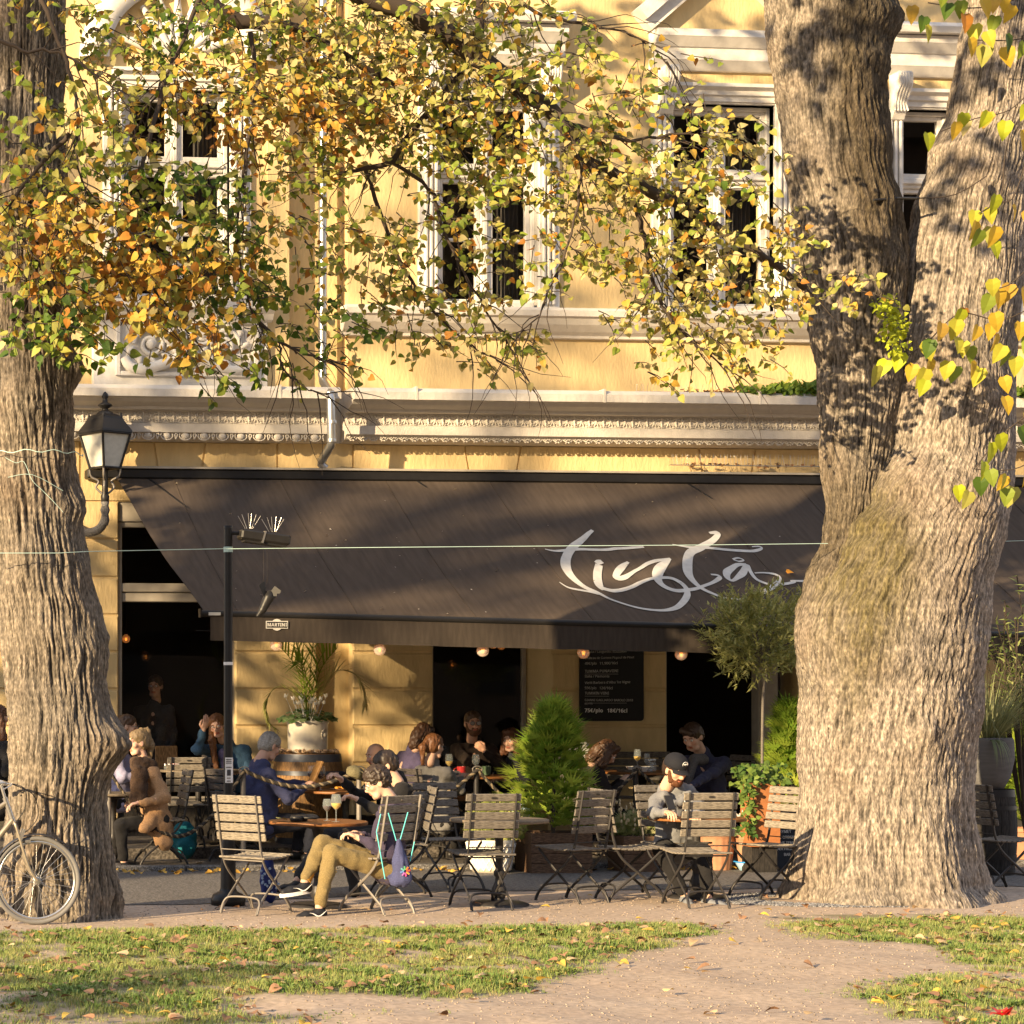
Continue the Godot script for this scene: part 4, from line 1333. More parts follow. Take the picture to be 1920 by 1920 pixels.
func make_trees() -> void:
	# ---- left linden: gnarled trunk, its crown hangs across the upper facade
	var base := Vector3(-6.649, 0, 7.624)
	var t := thing("linden_tree", "gnarled old linden at the left edge with autumn leaves over the facade", "tree", base)
	var pr := [Vector3(-7.05, -0.071, 7.15), Vector3(-6.059, -0.081, 7.15), Vector3(-7.012, 0.084, 7.15), Vector3(-6.076, 0.076, 7.15), Vector3(-6.97, 0.335, 7.15), Vector3(-6.098, 0.329, 7.15), Vector3(-6.932, 0.671, 7.15), Vector3(-6.123, 0.666, 7.15), Vector3(-6.915, 0.922, 7.15), Vector3(-6.14, 0.919, 7.15), Vector3(-6.915, 1.174, 7.15), Vector3(-6.115, 1.172, 7.15), Vector3(-6.932, 1.594, 7.15), Vector3(-6.132, 1.594, 7.15), Vector3(-6.957, 1.972, 7.15), Vector3(-6.17, 1.973, 7.15), Vector3(-7, 2.349, 7.15), Vector3(-6.217, 2.352, 7.15), Vector3(-7.025, 2.685, 7.15), Vector3(-6.286, 2.689, 7.15), Vector3(-7.059, 3.188, 7.15), Vector3(-6.354, 3.194, 7.15), Vector3(-7.084, 3.607, 7.15), Vector3(-6.396, 3.614, 7.15), Vector3(-7.101, 4.11, 7.15), Vector3(-6.405, 4.119, 7.15), Vector3(-7.118, 4.697, 7.15), Vector3(-6.439, 4.708, 7.15), Vector3(-7.139, 5.2, 7.15), Vector3(-6.456, 5.213, 7.15), Vector3(-7.152, 5.954, 7.15), Vector3(-6.477, 5.97, 7.15), Vector3(-7.169, 7.211, 7.15), Vector3(-6.465, 7.232, 7.15), Vector3(-7.203, 8.468, 7.15), Vector3(-6.482, 8.494, 7.15), Vector3(-7.245, 10.98, 7.15), Vector3(-6.694, 11.008, 7.15), Vector3(-7.245, 12.656, 7.15), Vector3(-6.949, 12.674, 7.15)]
	var burls := [[Vector3(-6.19, 1.367, 7.4), 0.18, 0.19], [Vector3(-6.076, 1.425, 7.15), 0.14, 0.10], [Vector3(-6.826, 1.292, 7.65), 0.17, 0.30], [Vector3(-6.372, 4.315, 7.25), 0.13, 0.13], [Vector3(-6.852, 2.827, 7.55), 0.16, 0.09], [Vector3(-6.794, 3.982, 7.5), 0.2, 0.09], [Vector3(-6.338, 2.18, 7.25), 0.24, 0.07], [Vector3(-6.911, 4.647, 7.45), 0.2, 0.06], [Vector3(-6.433, 3.217, 7.35), 0.12, 0.07], [Vector3(-6.674, 1.047, 7.65), 0.15, 0.08], [Vector3(-6.131, 0.17, 7.25), 0.16, 0.07]]
	wpart(t, "trunk", trunk_mesh(pr, 230, 420, burls, func(_p, _d): return -0.3, Color(0.46, 0.385, 0.30), 11), M.bark)
	var tw := MB.new()
	var B := [
		[0.10, 0.03, Vector3(-6.61, 8.886, 7.4), Vector3(-5.595, 8, 7.2), Vector3(-4.604, 7.525, 7.2), Vector3(-3.733, 7.212, 7.2), Vector3(-3.207, 6.907, 7.2), Vector3(-2.788, 6.619, 7.2), Vector3(-2.457, 6.383, 7.2), Vector3(-2.235, 6.054, 7.2), Vector3(-1.789, 5.871, 7.2), Vector3(-1.257, 5.537, 7.3), Vector3(-0.81, 5.279, 7.3), Vector3(-0.45, 5.036, 7.3)],
		[0.09, 0.02, Vector3(-6.652, 8.18, 7.4), Vector3(-5.678, 7.688, 7), Vector3(-5.088, 7.226, 6.9), Vector3(-4.648, 7.169, 6.9), Vector3(-4.131, 6.981, 6.8), Vector3(-3.651, 6.761, 6.7)],
		[0.05, 0.012, Vector3(-4.282, 7.861, 7), Vector3(-3.184, 7.802, 6.9), Vector3(-2.967, 7.231, 6.8), Vector3(-3.205, 6.766, 6.8), Vector3(-3.475, 6.432, 6.8), Vector3(-3.707, 6.13, 6.8), Vector3(-3.931, 6.046, 6.8), Vector3(-4.22, 5.996, 6.8)],
		[0.018, 0.004, Vector3(-3.73, 6.12, 6.8), Vector3(-3.394, 5.901, 6.8), Vector3(-3.273, 5.563, 6.8), Vector3(-3.072, 5.067, 6.9), Vector3(-2.78, 4.637, 6.9), Vector3(-2.623, 4.378, 6.9)],
		[0.018, 0.004, Vector3(-3.931, 6.046, 6.8), Vector3(-3.629, 5.381, 6.7), Vector3(-3.381, 4.99, 6.7), Vector3(-3.019, 4.645, 6.7), Vector3(-2.611, 4.43, 6.7)],
		[0.025, 0.005, Vector3(-1.901, 5.911, 7.2), Vector3(-1.812, 5.677, 7.2), Vector3(-1.736, 5.377, 7.2), Vector3(-1.678, 5.077, 7.2), Vector3(-1.521, 4.778, 7.2), Vector3(-1.297, 4.566, 7.2), Vector3(-1.028, 4.376, 7.2)],
		[0.022, 0.004, Vector3(-2.457, 6.383, 7.2), Vector3(-2.234, 6.216, 7.4), Vector3(-1.882, 6.173, 7.4), Vector3(-1.484, 6.234, 7.4), Vector3(-1.04, 6.095, 7.4)],
		[0.022, 0.005, Vector3(-5.457, 7.28, 7.6), Vector3(-5.625, 6.802, 7.6), Vector3(-5.763, 6.531, 7.6), Vector3(-5.98, 6.155, 7.6)],
		[0.020, 0.005, Vector3(-6.868, 6.996, 8.2), Vector3(-6.748, 6.645, 8.2), Vector3(-6.609, 6.294, 8.2), Vector3(-6.565, 5.98, 8.2), Vector3(-6.581, 5.703, 8.2), Vector3(-6.509, 5.508, 8.2)],
		[0.016, 0.004, Vector3(-7.225, 6.631, 8.2), Vector3(-6.987, 6.512, 8.2), Vector3(-6.708, 6.496, 8.2), Vector3(-6.489, 6.376, 8.2), Vector3(-6.309, 6.262, 8.2)],
		[0.02, 0.005, Vector3(-5.046, 6.942, 7.4), Vector3(-5.004, 6.442, 7.4), Vector3(-5.08, 5.98, 7.4), Vector3(-5.132, 5.603, 7.4), Vector3(-5.153, 5.311, 7.4), Vector3(-5.004, 4.687, 7.4), Vector3(-4.662, 4.441, 7.4)],
		[0.016, 0.004, Vector3(-5.004, 4.687, 7.4), Vector3(-4.812, 4.523, 7.4), Vector3(-4.555, 4.409, 7.4), Vector3(-4.319, 4.362, 7.4)],
		[0.012, 0.003, Vector3(-4.777, 4.557, 7.2), Vector3(-4.725, 4.346, 7.2), Vector3(-4.56, 4.2, 7.2), Vector3(-4.365, 4.13, 7.2)],
		[0.02, 0.004, Vector3(-6.629, 5.899, 8.2), Vector3(-6.891, 5.602, 8.1), Vector3(-7.051, 5.322, 8.1), Vector3(-6.907, 5.027, 8.2), Vector3(-6.589, 4.678, 8.2)],
		[0.02, 0.004, Vector3(-5.763, 6.531, 7.6), Vector3(-5.981, 5.817, 7.8), Vector3(-6.146, 5.327, 7.8), Vector3(-5.858, 4.765, 7.8), Vector3(-5.444, 4.284, 7.8)],
		[0.018, 0.004, Vector3(-2.987, 7.49, 7.2), Vector3(-2.678, 7.243, 7.2), Vector3(-2.279, 7.147, 7.2), Vector3(-1.856, 7.073, 7.2), Vector3(-1.566, 6.866, 7.2)],
		[0.016, 0.004, Vector3(-2.788, 6.619, 7.2), Vector3(-2.539, 6.266, 7.5), Vector3(-2.409, 5.848, 7.5), Vector3(-2.539, 5.256, 7.5), Vector3(-2.757, 4.747, 7.5), Vector3(-2.974, 4.576, 7.5)]]
	for q in B:
		var pts := PackedVector3Array(q.slice(2))
		limb(t, pts, q[0], q[1])
		# bare side twigs
		var sp := smooth(pts, 4)
		for k in range(4, sp.size(), 1):
			if rng.randf() < 0.8:
				var d := (sp[k] - sp[k - 1]).normalized() + Vector3(rf(-0.8, 0.8), rf(-1.1, 0.5), rf(-0.6, 0.6))
				var a := sp[k]
				var tp := PackedVector3Array()
				var dd := d.normalized()
				for j in 7:
					tp.append(a)
					a += dd * rf(0.07, 0.16)
					dd = (dd + Vector3(rf(-0.35, 0.35), rf(-0.45, 0.2), rf(-0.3, 0.3))).normalized()
				tw.tube(tp, PackedFloat32Array([0.007, 0.006, 0.005, 0.004, 0.003, 0.0025, 0.0015]), 3, false)
	var xs := []; var cols := PackedColorArray()
	# clumps: place, half-width, half-height (m), leaves, palette
	var E := [Vector3(-6.777, 7.017, 7.4), 0.6, 0.4, 150, 1, Vector3(-6.996, 6.222, 8), 0.35, 0.3, 60, 1, Vector3(-6.15, 6.889, 7.2), 0.5, 0.4, 190, 1, Vector3(-5.595, 7.031, 7.2), 0.45, 0.36, 180, 0, Vector3(-5.079, 6.792, 7.2), 0.45, 0.42, 240, 1, Vector3(-6.022, 6.277, 7.6), 0.5, 0.36, 190, 1, Vector3(-5.387, 6.474, 7.4), 0.5, 0.32, 220, 3, Vector3(-4.863, 6.332, 7.2), 0.58, 0.3, 330, 3, Vector3(-4.545, 6.866, 7), 0.52, 0.45, 330, 2, Vector3(-4.633, 7.25, 7), 0.6, 0.3, 220, 1, Vector3(-4.106, 7.007, 7), 0.55, 0.42, 360, 2, Vector3(-4.282, 6.573, 7), 0.5, 0.3, 280, 3, Vector3(-3.664, 6.761, 7), 0.55, 0.48, 380, 2, Vector3(-3.93, 6.367, 7), 0.5, 0.3, 250, 2, Vector3(-3.169, 6.917, 7.1), 0.48, 0.42, 300, 2, Vector3(-3.576, 7.281, 7), 0.5, 0.3, 200, 1, Vector3(-2.855, 7.195, 7.2), 0.4, 0.28, 150, 1, Vector3(-2.545, 6.861, 7.2), 0.42, 0.34, 170, 1, Vector3(-2.948, 6.493, 7.1), 0.5, 0.35, 240, 1, Vector3(-3.362, 6.321, 6.9), 0.5, 0.3, 230, 1, Vector3(-4.604, 5.958, 7.2), 0.45, 0.25, 180, 1,
		Vector3(-6.956, 5.625, 8), 0.45, 0.28, 150, 1, Vector3(-6.552, 5.794, 8), 0.42, 0.28, 130, 1, Vector3(-6.891, 5.167, 8.1), 0.5, 0.3, 240, 3, Vector3(-6.431, 5.277, 8), 0.5, 0.3, 260, 3, Vector3(-5.962, 5.067, 7.9), 0.5, 0.28, 240, 3, Vector3(-5.61, 4.932, 7.8), 0.42, 0.2, 150, 3, Vector3(-6.907, 4.672, 8.2), 0.28, 0.32, 80, 0, Vector3(-6.629, 4.48, 8.2), 0.3, 0.22, 60, 0, Vector3(-6.228, 4.721, 8), 0.5, 0.22, 190, 3, Vector3(-5.858, 5.617, 7.8), 0.42, 0.3, 180, 0, Vector3(-5.369, 5.492, 7.5), 0.42, 0.36, 210, 0, Vector3(-5.242, 4.997, 7.5), 0.4, 0.3, 170, 0, Vector3(-5.757, 4.465, 7.9), 0.4, 0.22, 90, 3, Vector3(-5.469, 4.247, 7.9), 0.24, 0.16, 28, 0, Vector3(-5.004, 4.687, 7.4), 0.4, 0.24, 90, 1, Vector3(-4.504, 4.755, 7.3), 0.32, 0.26, 90, 0, Vector3(-4.59, 4.416, 7.3), 0.3, 0.2, 50, 0, Vector3(-4.833, 5.317, 7.4), 0.42, 0.4, 190, 1, Vector3(-4.282, 5.542, 7), 0.32, 0.22, 60, 2,
		Vector3(-3.897, 5.312, 6.9), 0.4, 0.3, 140, 2, Vector3(-3.719, 4.969, 6.9), 0.36, 0.26, 100, 1, Vector3(-3.452, 5.581, 6.9), 0.36, 0.3, 100, 1, Vector3(-3.184, 5.977, 6.9), 0.42, 0.26, 150, 1, Vector3(-3.132, 5.436, 7), 0.42, 0.3, 120, 1, Vector3(-3.273, 4.803, 6.9), 0.42, 0.26, 140, 2, Vector3(-2.915, 4.591, 6.9), 0.36, 0.18, 90, 2, Vector3(-2.855, 5.099, 7.2), 0.28, 0.24, 60, 1, Vector3(-2.722, 6.086, 7.2), 0.46, 0.35, 190, 1, Vector3(-2.455, 5.896, 7.3), 0.45, 0.3, 210, 2, Vector3(-2.146, 6.33, 7.3), 0.4, 0.28, 130, 1, Vector3(-1.793, 6.354, 7.4), 0.4, 0.2, 80, 1, Vector3(-1.44, 6.235, 7.4), 0.34, 0.2, 90, 2, Vector3(-1.151, 6.093, 7.4), 0.24, 0.2, 70, 2, Vector3(-1.924, 5.78, 7.3), 0.45, 0.3, 210, 2, Vector3(-1.528, 5.765, 7.4), 0.4, 0.24, 150, 1, Vector3(-2.101, 5.349, 7.3), 0.4, 0.25, 140, 2, Vector3(-1.658, 5.315, 7.3), 0.45, 0.26, 180, 2, Vector3(-1.168, 5.496, 7.3), 0.4, 0.24, 140, 2, Vector3(-0.81, 5.331, 7.3), 0.3, 0.2, 80, 2, Vector3(-1.7, 4.947, 7.2), 0.38, 0.2, 140, 2, Vector3(-1.207, 4.956, 7.2), 0.4, 0.22, 150, 2, Vector3(-0.757, 5.007, 7.2), 0.34, 0.18, 90, 2, Vector3(-0.481, 4.957, 7.6), 0.2, 0.16, 60, 2, Vector3(-1.432, 4.564, 7.2), 0.3, 0.2, 90, 2, Vector3(-1.028, 4.527, 7.2), 0.32, 0.2, 80, 2, Vector3(-1.879, 6.793, 7.2), 0.28, 0.16, 40, 1, Vector3(-2.585, 5.445, 7.4), 0.26, 0.2, 40, 1]
	for k in range(0, E.size(), 5):
		var near: bool = E[k].z > 7.75
		var cnt := float(E[k + 3]) / 4.9 * (1.3 if near or E[k].y > 8.15 else 1.0)
		for j in int(cnt):
			var o := Vector3(rf(-1, 1), rf(-1, 1), rf(-1, 1))
			if o.length() > 1.0: o = o.normalized() * rf(0.5, 1.0)
			var p: Vector3 = E[k] + o * Vector3(E[k + 1], E[k + 2], 0.75)
			sprig(tw, p, Vector3(rf(-0.3, 1), rf(-0.8, 0.3), rf(-0.5, 0.6)), rf(0.16, 0.34), 6, 0.074 if near else 0.064, E[k + 4] if rng.randf() < 0.75 else 1, xs, cols)
	# crown above the picture, its forward clump added to shade the forked trunk
	for j in 300:
		var o := Vector3(rf(-1, 1), rf(-1, 1), rf(-1, 1))
		if o.length() > 1.0: continue
		sprig(null, Vector3(-7.2, 10.3, 11.6) + o * Vector3(3.2, 1.7, 2.6), Vector3(rf(-1, 1), rf(-0.8, 0.3), rf(-1, 1)), 0.5, 7, 0.13, 1, xs, cols)
	for j in 1000:
		var o := Vector3(rf(-1, 1), rf(-1, 1), rf(-1, 1))
		if o.length() > 1.0: continue
		var p := Vector3(-5.4, 12.6, 7.4) + o * Vector3(5.2, 2.9, 3.4)
		sprig(null, p, Vector3(rf(-1, 1), rf(-0.8, 0.3), rf(-1, 1)), 0.5, 7, 0.13, 1, xs, cols)
	hang_leaves(t, xs, cols, 300)
	var tm := wpart(t, "twigs", tw, M.twig)
	tm.set_meta("kind", "stuff")
	# ---- right linden: huge double trunk
	base = Vector3(0.427, 0, 7.054)
	t = thing("linden_tree", "massive forked linden with mossy double trunk right of the chairs", "tree", base)
	pr = [Vector3(-0.179, -0.118, 6.35), Vector3(1.865, -0.137, 6.35), Vector3(-0.056, 0.013, 6.35), Vector3(1.739, -0.002, 6.35), Vector3(-0.008, 0.172, 6.35), Vector3(1.623, 0.159, 6.35), Vector3(0.001, 0.399, 6.35), Vector3(1.565, 0.389, 6.35), Vector3(0.03, 0.855, 6.35), Vector3(1.521, 0.848, 6.35), Vector3(0.044, 1.31, 6.35), Vector3(1.545, 1.307, 6.35), Vector3(0.04, 1.766, 6.35), Vector3(1.594, 1.766, 6.35), Vector3(0.021, 2.039, 6.35), Vector3(1.632, 2.041, 6.35), Vector3(0.016, 2.266, 6.35), Vector3(1.657, 2.271, 6.35), Vector3(0.04, 2.449, 6.35), Vector3(1.671, 2.455, 6.35), Vector3(0.116, 2.677, 6.35), Vector3(1.705, 2.684, 6.35), Vector3(0.249, 2.951, 6.35), Vector3(1.778, 2.96, 6.35), Vector3(0.335, 3.134, 6.35), Vector3(1.821, 3.144, 6.35), Vector3(0.507, 3.409, 6.35), Vector3(1.87, 3.42, 6.35), Vector3(0.737, 3.914, 6.35), Vector3(1.908, 3.926, 6.35), Vector3(0.852, 4.509, 6.35), Vector3(1.928, 4.524, 6.35), Vector3(0.914, 4.968, 6.35), Vector3(1.967, 4.985, 6.35), Vector3(0.977, 5.426, 6.35), Vector3(2.015, 5.445, 6.35), Vector3(1.059, 5.885, 6.35), Vector3(2.078, 5.907, 6.35), Vector3(1.193, 6.346, 6.35), Vector3(2.146, 6.368, 6.35), Vector3(1.391, 6.809, 6.35), Vector3(2.21, 6.83, 6.35), Vector3(1.468, 7.27, 6.35), Vector3(2.263, 7.292, 6.35), Vector3(1.536, 7.731, 6.35), Vector3(2.321, 7.754, 6.35), Vector3(1.7, 9.572, 6.35), Vector3(2.429, 9.601, 6.35), Vector3(1.942, 11.88, 6.35), Vector3(2.429, 11.905, 6.35)]
	burls = [[Vector3(0.549, 1.703, 7.12), 0.08, 0.12], [Vector3(0.331, 1.466, 7.1), 0.09, 0.11], [Vector3(0.727, 1.439, 7.1), 0.11, 0.13], [Vector3(-0.034, 2.304, 6.58), 0.2, 0.02], [Vector3(1.347, 2.485, 6.68), 0.15, 0.04], [Vector3(0.694, 0.202, 7.28), 0.12, 0.07], [Vector3(0.301, 0.307, 6.36), 0.25, 0.05]]
	var mossR := func(p: Vector3, d: Vector3) -> float:
		var s := 1.35 - absf(p.x + p.y * -0.12 - (0.498-0.45)) * 2.4 - absf(p.y - 2.9) * 0.75
		return clampf(s, 0, 0.9) * (0.35 + 0.65 * float(d.x < 0.15))
	wpart(t, "trunk", trunk_mesh(pr, 320, 420, burls, mossR, Color(0.66, 0.56, 0.46), 23, 0.92, 0.12, 0.42, 0.7, 1.55, 0.95), M.bark)
	pr = [Vector3(0.174, 1.629, 6.33), Vector3(0.653, 1.629, 6.33), Vector3(0.031, 2.267, 6.33), Vector3(0.701, 2.269, 6.33), Vector3(0.124, 2.679, 6.3), Vector3(0.742, 2.682, 6.3), Vector3(0.274, 3.139, 6.28), Vector3(0.787, 3.143, 6.28), Vector3(0.298, 3.414, 6.28), Vector3(0.826, 3.418, 6.28), Vector3(0.294, 3.92, 6.26), Vector3(0.896, 3.926, 6.26), Vector3(0.263, 4.519, 6.23), Vector3(0.971, 4.529, 6.23), Vector3(0.206, 4.977, 6.23), Vector3(1.01, 4.99, 6.23), Vector3(0.143, 5.435, 6.23), Vector3(1.029, 5.451, 6.23), Vector3(0.071, 5.892, 6.23), Vector3(0.962, 5.911, 6.23), Vector3(-0.001, 6.349, 6.23), Vector3(0.865, 6.369, 6.23), Vector3(-0.058, 6.806, 6.23), Vector3(0.817, 6.828, 6.23), Vector3(-0.12, 7.263, 6.23), Vector3(0.841, 7.289, 6.23), Vector3(-0.154, 7.536, 6.23), Vector3(0.884, 7.566, 6.23), Vector3(-0.178, 7.719, 6.23), Vector3(0.831, 7.749, 6.23), Vector3(-0.249, 7.991, 6.23), Vector3(0.566, 8.017, 6.23), Vector3(-0.464, 9.54, 6.23), Vector3(0.182, 9.565, 6.23), Vector3(-0.583, 11.82, 6.23), Vector3(-0.106, 11.844, 6.23)]
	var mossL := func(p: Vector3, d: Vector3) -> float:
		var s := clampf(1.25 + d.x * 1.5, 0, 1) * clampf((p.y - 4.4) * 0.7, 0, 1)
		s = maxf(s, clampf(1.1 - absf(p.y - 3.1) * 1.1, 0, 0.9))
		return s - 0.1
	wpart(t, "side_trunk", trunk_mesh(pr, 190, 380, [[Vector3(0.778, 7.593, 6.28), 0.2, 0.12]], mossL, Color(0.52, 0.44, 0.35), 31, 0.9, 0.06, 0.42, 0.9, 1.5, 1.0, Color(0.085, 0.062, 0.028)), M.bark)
	xs = []; cols = PackedColorArray(); tw = MB.new()
	# big hanging leaves in front of the trunk
	var L := [Vector3(0.553, 7.316, 7.4), 0, Vector3(0.449, 7.261, 7.4), 1, Vector3(0.521, 7.177, 7.4), 0, Vector3(0.53, 7.079, 7.4), 3, Vector3(0.621, 7.232, 7.4), 0, Vector3(0.757, 7.257, 7.4), 1, Vector3(0.802, 7.151, 7.4), 1, Vector3(0.915, 7.24, 7.4), 3, Vector3(0.961, 7.112, 7.4), 3, Vector3(1.029, 7.308, 7.4), 1, Vector3(1.12, 7.333, 7.4), 3, Vector3(1.188, 7.248, 7.4), 3, Vector3(1.28, 7.294, 7.4), 3, Vector3(1.075, 7.167, 7.4), 0, Vector3(0.856, 6.958, 7.4), 3, Vector3(0.961, 7.004, 7.4), 3, Vector3(1.006, 6.919, 7.4), 1, Vector3(1.097, 6.965, 7.4), 0, Vector3(1.188, 6.903, 7.4), 3, Vector3(1.28, 6.948, 7.4), 0, Vector3(1.006, 7.027, 7.4), 1,
		Vector3(0.584, 6.232, 7.4), 4, Vector3(0.675, 6.264, 7.4), 3, Vector3(0.757, 6.352, 7.4), 4, Vector3(0.87, 6.355, 7.4), 1, Vector3(0.961, 6.379, 7.4), 4, Vector3(1.029, 6.402, 7.4), 1, Vector3(1.084, 6.274, 7.4), 4, Vector3(1.22, 6.407, 7.4), 4, Vector3(1.28, 6.214, 7.4), 3, Vector3(0.938, 5.602, 7.4), 3, Vector3(0.902, 5.493, 7.4), 3, Vector3(0.961, 5.408, 7.4), 3, Vector3(1.029, 5.69, 7.4), 4, Vector3(1.061, 5.626, 7.4), 3, Vector3(1.12, 5.476, 7.4), 1, Vector3(1.211, 5.629, 7.4), 3, Vector3(1.257, 5.565, 7.4), 1, Vector3(0.87, 5.407, 7.4), 0, Vector3(1.166, 5.369, 7.4), 4,
		Vector3(0.975, 5.007, 7.4), 3, Vector3(1.084, 4.923, 7.4), 1, Vector3(1.166, 4.959, 7.4), 3, Vector3(1.257, 5.012, 7.4), 1, Vector3(1.325, 4.962, 7.4), 3, Vector3(0.77, 4.788, 7.4), 4, Vector3(0.825, 4.806, 7.4), 1, Vector3(0.72, 4.684, 7.4), 3, Vector3(0.811, 4.634, 7.4), 3, Vector3(0.566, 4.656, 7.4), 1, Vector3(0.675, 4.541, 7.4), 3, Vector3(0.521, 4.518, 7.4), 3, Vector3(0.431, 4.508, 7.4), 0, Vector3(0.838, 4.544, 7.4), 3, Vector3(0.566, 4.38, 7.4), 3, Vector3(0.385, 4.343, 7.4), 3, Vector3(0.462, 4.293, 7.4), 3, Vector3(0.372, 4.193, 7.4), 4, Vector3(0.657, 4.356, 7.4), 3, Vector3(0.757, 4.34, 7.4), 1, Vector3(0.856, 4.359, 7.4), 3, Vector3(0.947, 4.317, 7.4), 3, Vector3(0.915, 4.502, 7.4), 0, Vector3(1.006, 4.732, 7.4), 3, Vector3(1.084, 4.69, 7.4), 3, Vector3(1.129, 4.604, 7.4), 3, Vector3(1.257, 4.68, 7.4), 3, Vector3(1.075, 4.491, 7.4), 3, Vector3(1.166, 4.475, 7.4), 1, Vector3(1.234, 4.398, 7.4), 3, Vector3(1.311, 4.348, 7.4), 3, Vector3(1.084, 4.232, 7.4), 3, Vector3(1.325, 4.573, 7.4), 1, Vector3(0.191, 4.384, 7.4), 4, Vector3(0.282, 4.428, 7.4), 4, Vector3(0.133, 4.323, 7.4), 1,
		Vector3(1.029, 3.696, 7.4), 4, Vector3(1.102, 3.775, 7.4), 4, Vector3(1.166, 3.793, 7.4), 1, Vector3(0.884, 3.54, 7.4), 4, Vector3(0.947, 3.48, 7.4), 1, Vector3(0.829, 3.38, 7.4), 4, Vector3(0.875, 3.324, 7.4), 1, Vector3(1.011, 3.437, 7.4), 0, Vector3(1.129, 3.456, 7.4), 3, Vector3(1.197, 3.469, 7.4), 3, Vector3(1.266, 3.491, 7.4), 3, Vector3(1.147, 3.339, 7.4), 0, Vector3(1.266, 3.353, 7.4), 1, Vector3(1.22, 4.096, 7.4), 3, Vector3(1.284, 3.976, 7.4), 3, Vector3(1.325, 3.838, 7.4), 0]
	for k in range(0, L.size(), 2):
		var out := Vector3(rf(-0.55, 0.35), -1.0, rf(-0.3, 0.3)).normalized()
		var up := Vector3(rf(-0.5, 0.5), rf(0.0, 0.5), rf(0.5, 1.0)).normalized()
		var zz := out.cross(up).normalized()
		up = zz.cross(out).normalized()
		var s := rf(0.135, 0.18)
		xs.append(Transform3D(Basis(out * s, up * s, zz * s * 0.85), L[k] - out * s * 0.5 + Vector3(0, 0, rf(-0.1, 0.2))))
		cols.append(leaf_tint(L[k + 1]) if L[k + 1] != 3 else Color(0.55, 0.36, 0.04).lerp(Color(0.44, 0.42, 0.05), rng.randf()))
	for q in [[Vector3(1.531, 7.648, 7.4), Vector3(1.257, 7.38, 7.4), Vector3(0.893, 7.304, 7.4), Vector3(0.53, 7.337, 7.4)], [Vector3(1.531, 7.128, 7.4), Vector3(1.257, 7.056, 7.4), Vector3(0.938, 7.047, 7.4)], [Vector3(1.485, 6.738, 7.4), Vector3(1.234, 6.494, 7.4), Vector3(0.938, 6.413, 7.4), Vector3(0.621, 6.293, 7.4)], [Vector3(1.485, 6.522, 7.4), Vector3(1.28, 5.825, 7.4), Vector3(1.12, 5.735, 7.4), Vector3(0.961, 5.646, 7.4)], [Vector3(1.485, 5.31, 7.4), Vector3(1.211, 5.068, 7.4), Vector3(0.984, 5.042, 7.4)], [Vector3(1.531, 4.965, 7.4), Vector3(1.166, 4.786, 7.4), Vector3(0.802, 4.832, 7.4), Vector3(0.53, 4.604, 7.4), Vector3(0.304, 4.45, 7.4)], [Vector3(1.531, 4.1, 7.4), Vector3(1.302, 3.967, 7.4), Vector3(1.12, 3.814, 7.4), Vector3(0.938, 3.596, 7.4)], [Vector3(1.531, 3.71, 7.4), Vector3(1.257, 3.578, 7.4), Vector3(0.938, 3.575, 7.4)], [Vector3(1.28, 6.516, 7.4), Vector3(1.188, 6.125, 7.4), Vector3(1.166, 5.866, 7.4), Vector3(1.12, 5.649, 7.4)], [Vector3(1.074, 5.967, 7.33), Vector3(0.8, 5.81, 7.33), Vector3(0.482, 5.773, 7.33)]]:
		tw.tube(smooth(V(q), 5), 0.0055, 4, false)
	hang_leaves(t, xs, cols, 300, "large_leaf")
	xs = []; cols = PackedColorArray()
	for q in [[Vector3(0.539, 5.073, 6.73), 0.09, 0.05, 14], [Vector3(0.585, 4.962, 6.73), 0.1, 0.06, 26], [Vector3(0.591, 4.823, 6.76), 0.09, 0.08, 34], [Vector3(0.237, 4.578, 7.4), 0.06, 0.05, 14], [Vector3(0.814, 4.454, 6.26), 0.08, 0.06, 30], [Vector3(0.862, 4.293, 6.26), 0.07, 0.06, 24]]:
		for j in q[3]:
			sprig(null, q[0] + Vector3(rf(-1, 1) * q[1], rf(-1, 1) * q[2], rf(-0.05, 0.08)), Vector3(rf(-1, 1), rf(-1, 0.2), 0.6), 0.06, 3, 0.042, 4, xs, cols)
	for j in 700:
		var o := Vector3(rf(-1, 1), rf(-1, 1), rf(-1, 1))
		if o.length() > 1.0: continue
		sprig(null, Vector3(1.6, 13.2, 6.9) + o * Vector3(4.6, 2.8, 3.5), Vector3(rf(-1, 1), rf(-0.8, 0.3), rf(-1, 1)), 0.5, 7, 0.13, 1, xs, cols)
	hang_leaves(t, xs, cols, 0)
	tm = wpart(t, "twigs", tw, M.twig)
	tm.set_meta("kind", "stuff")
	# strap and string round the trunks
	var mb := MB.new()
	mb.tube(V([Vector3(0.488, 5.911, 6.68), Vector3(0.745, 5.953, 6.58), Vector3(0.883, 5.933, 6.68)]), 0.012, 5)
	solo("tree_strap", mb, M.black, "thin black strap stretched between the two stems of the forked linden", "strap")

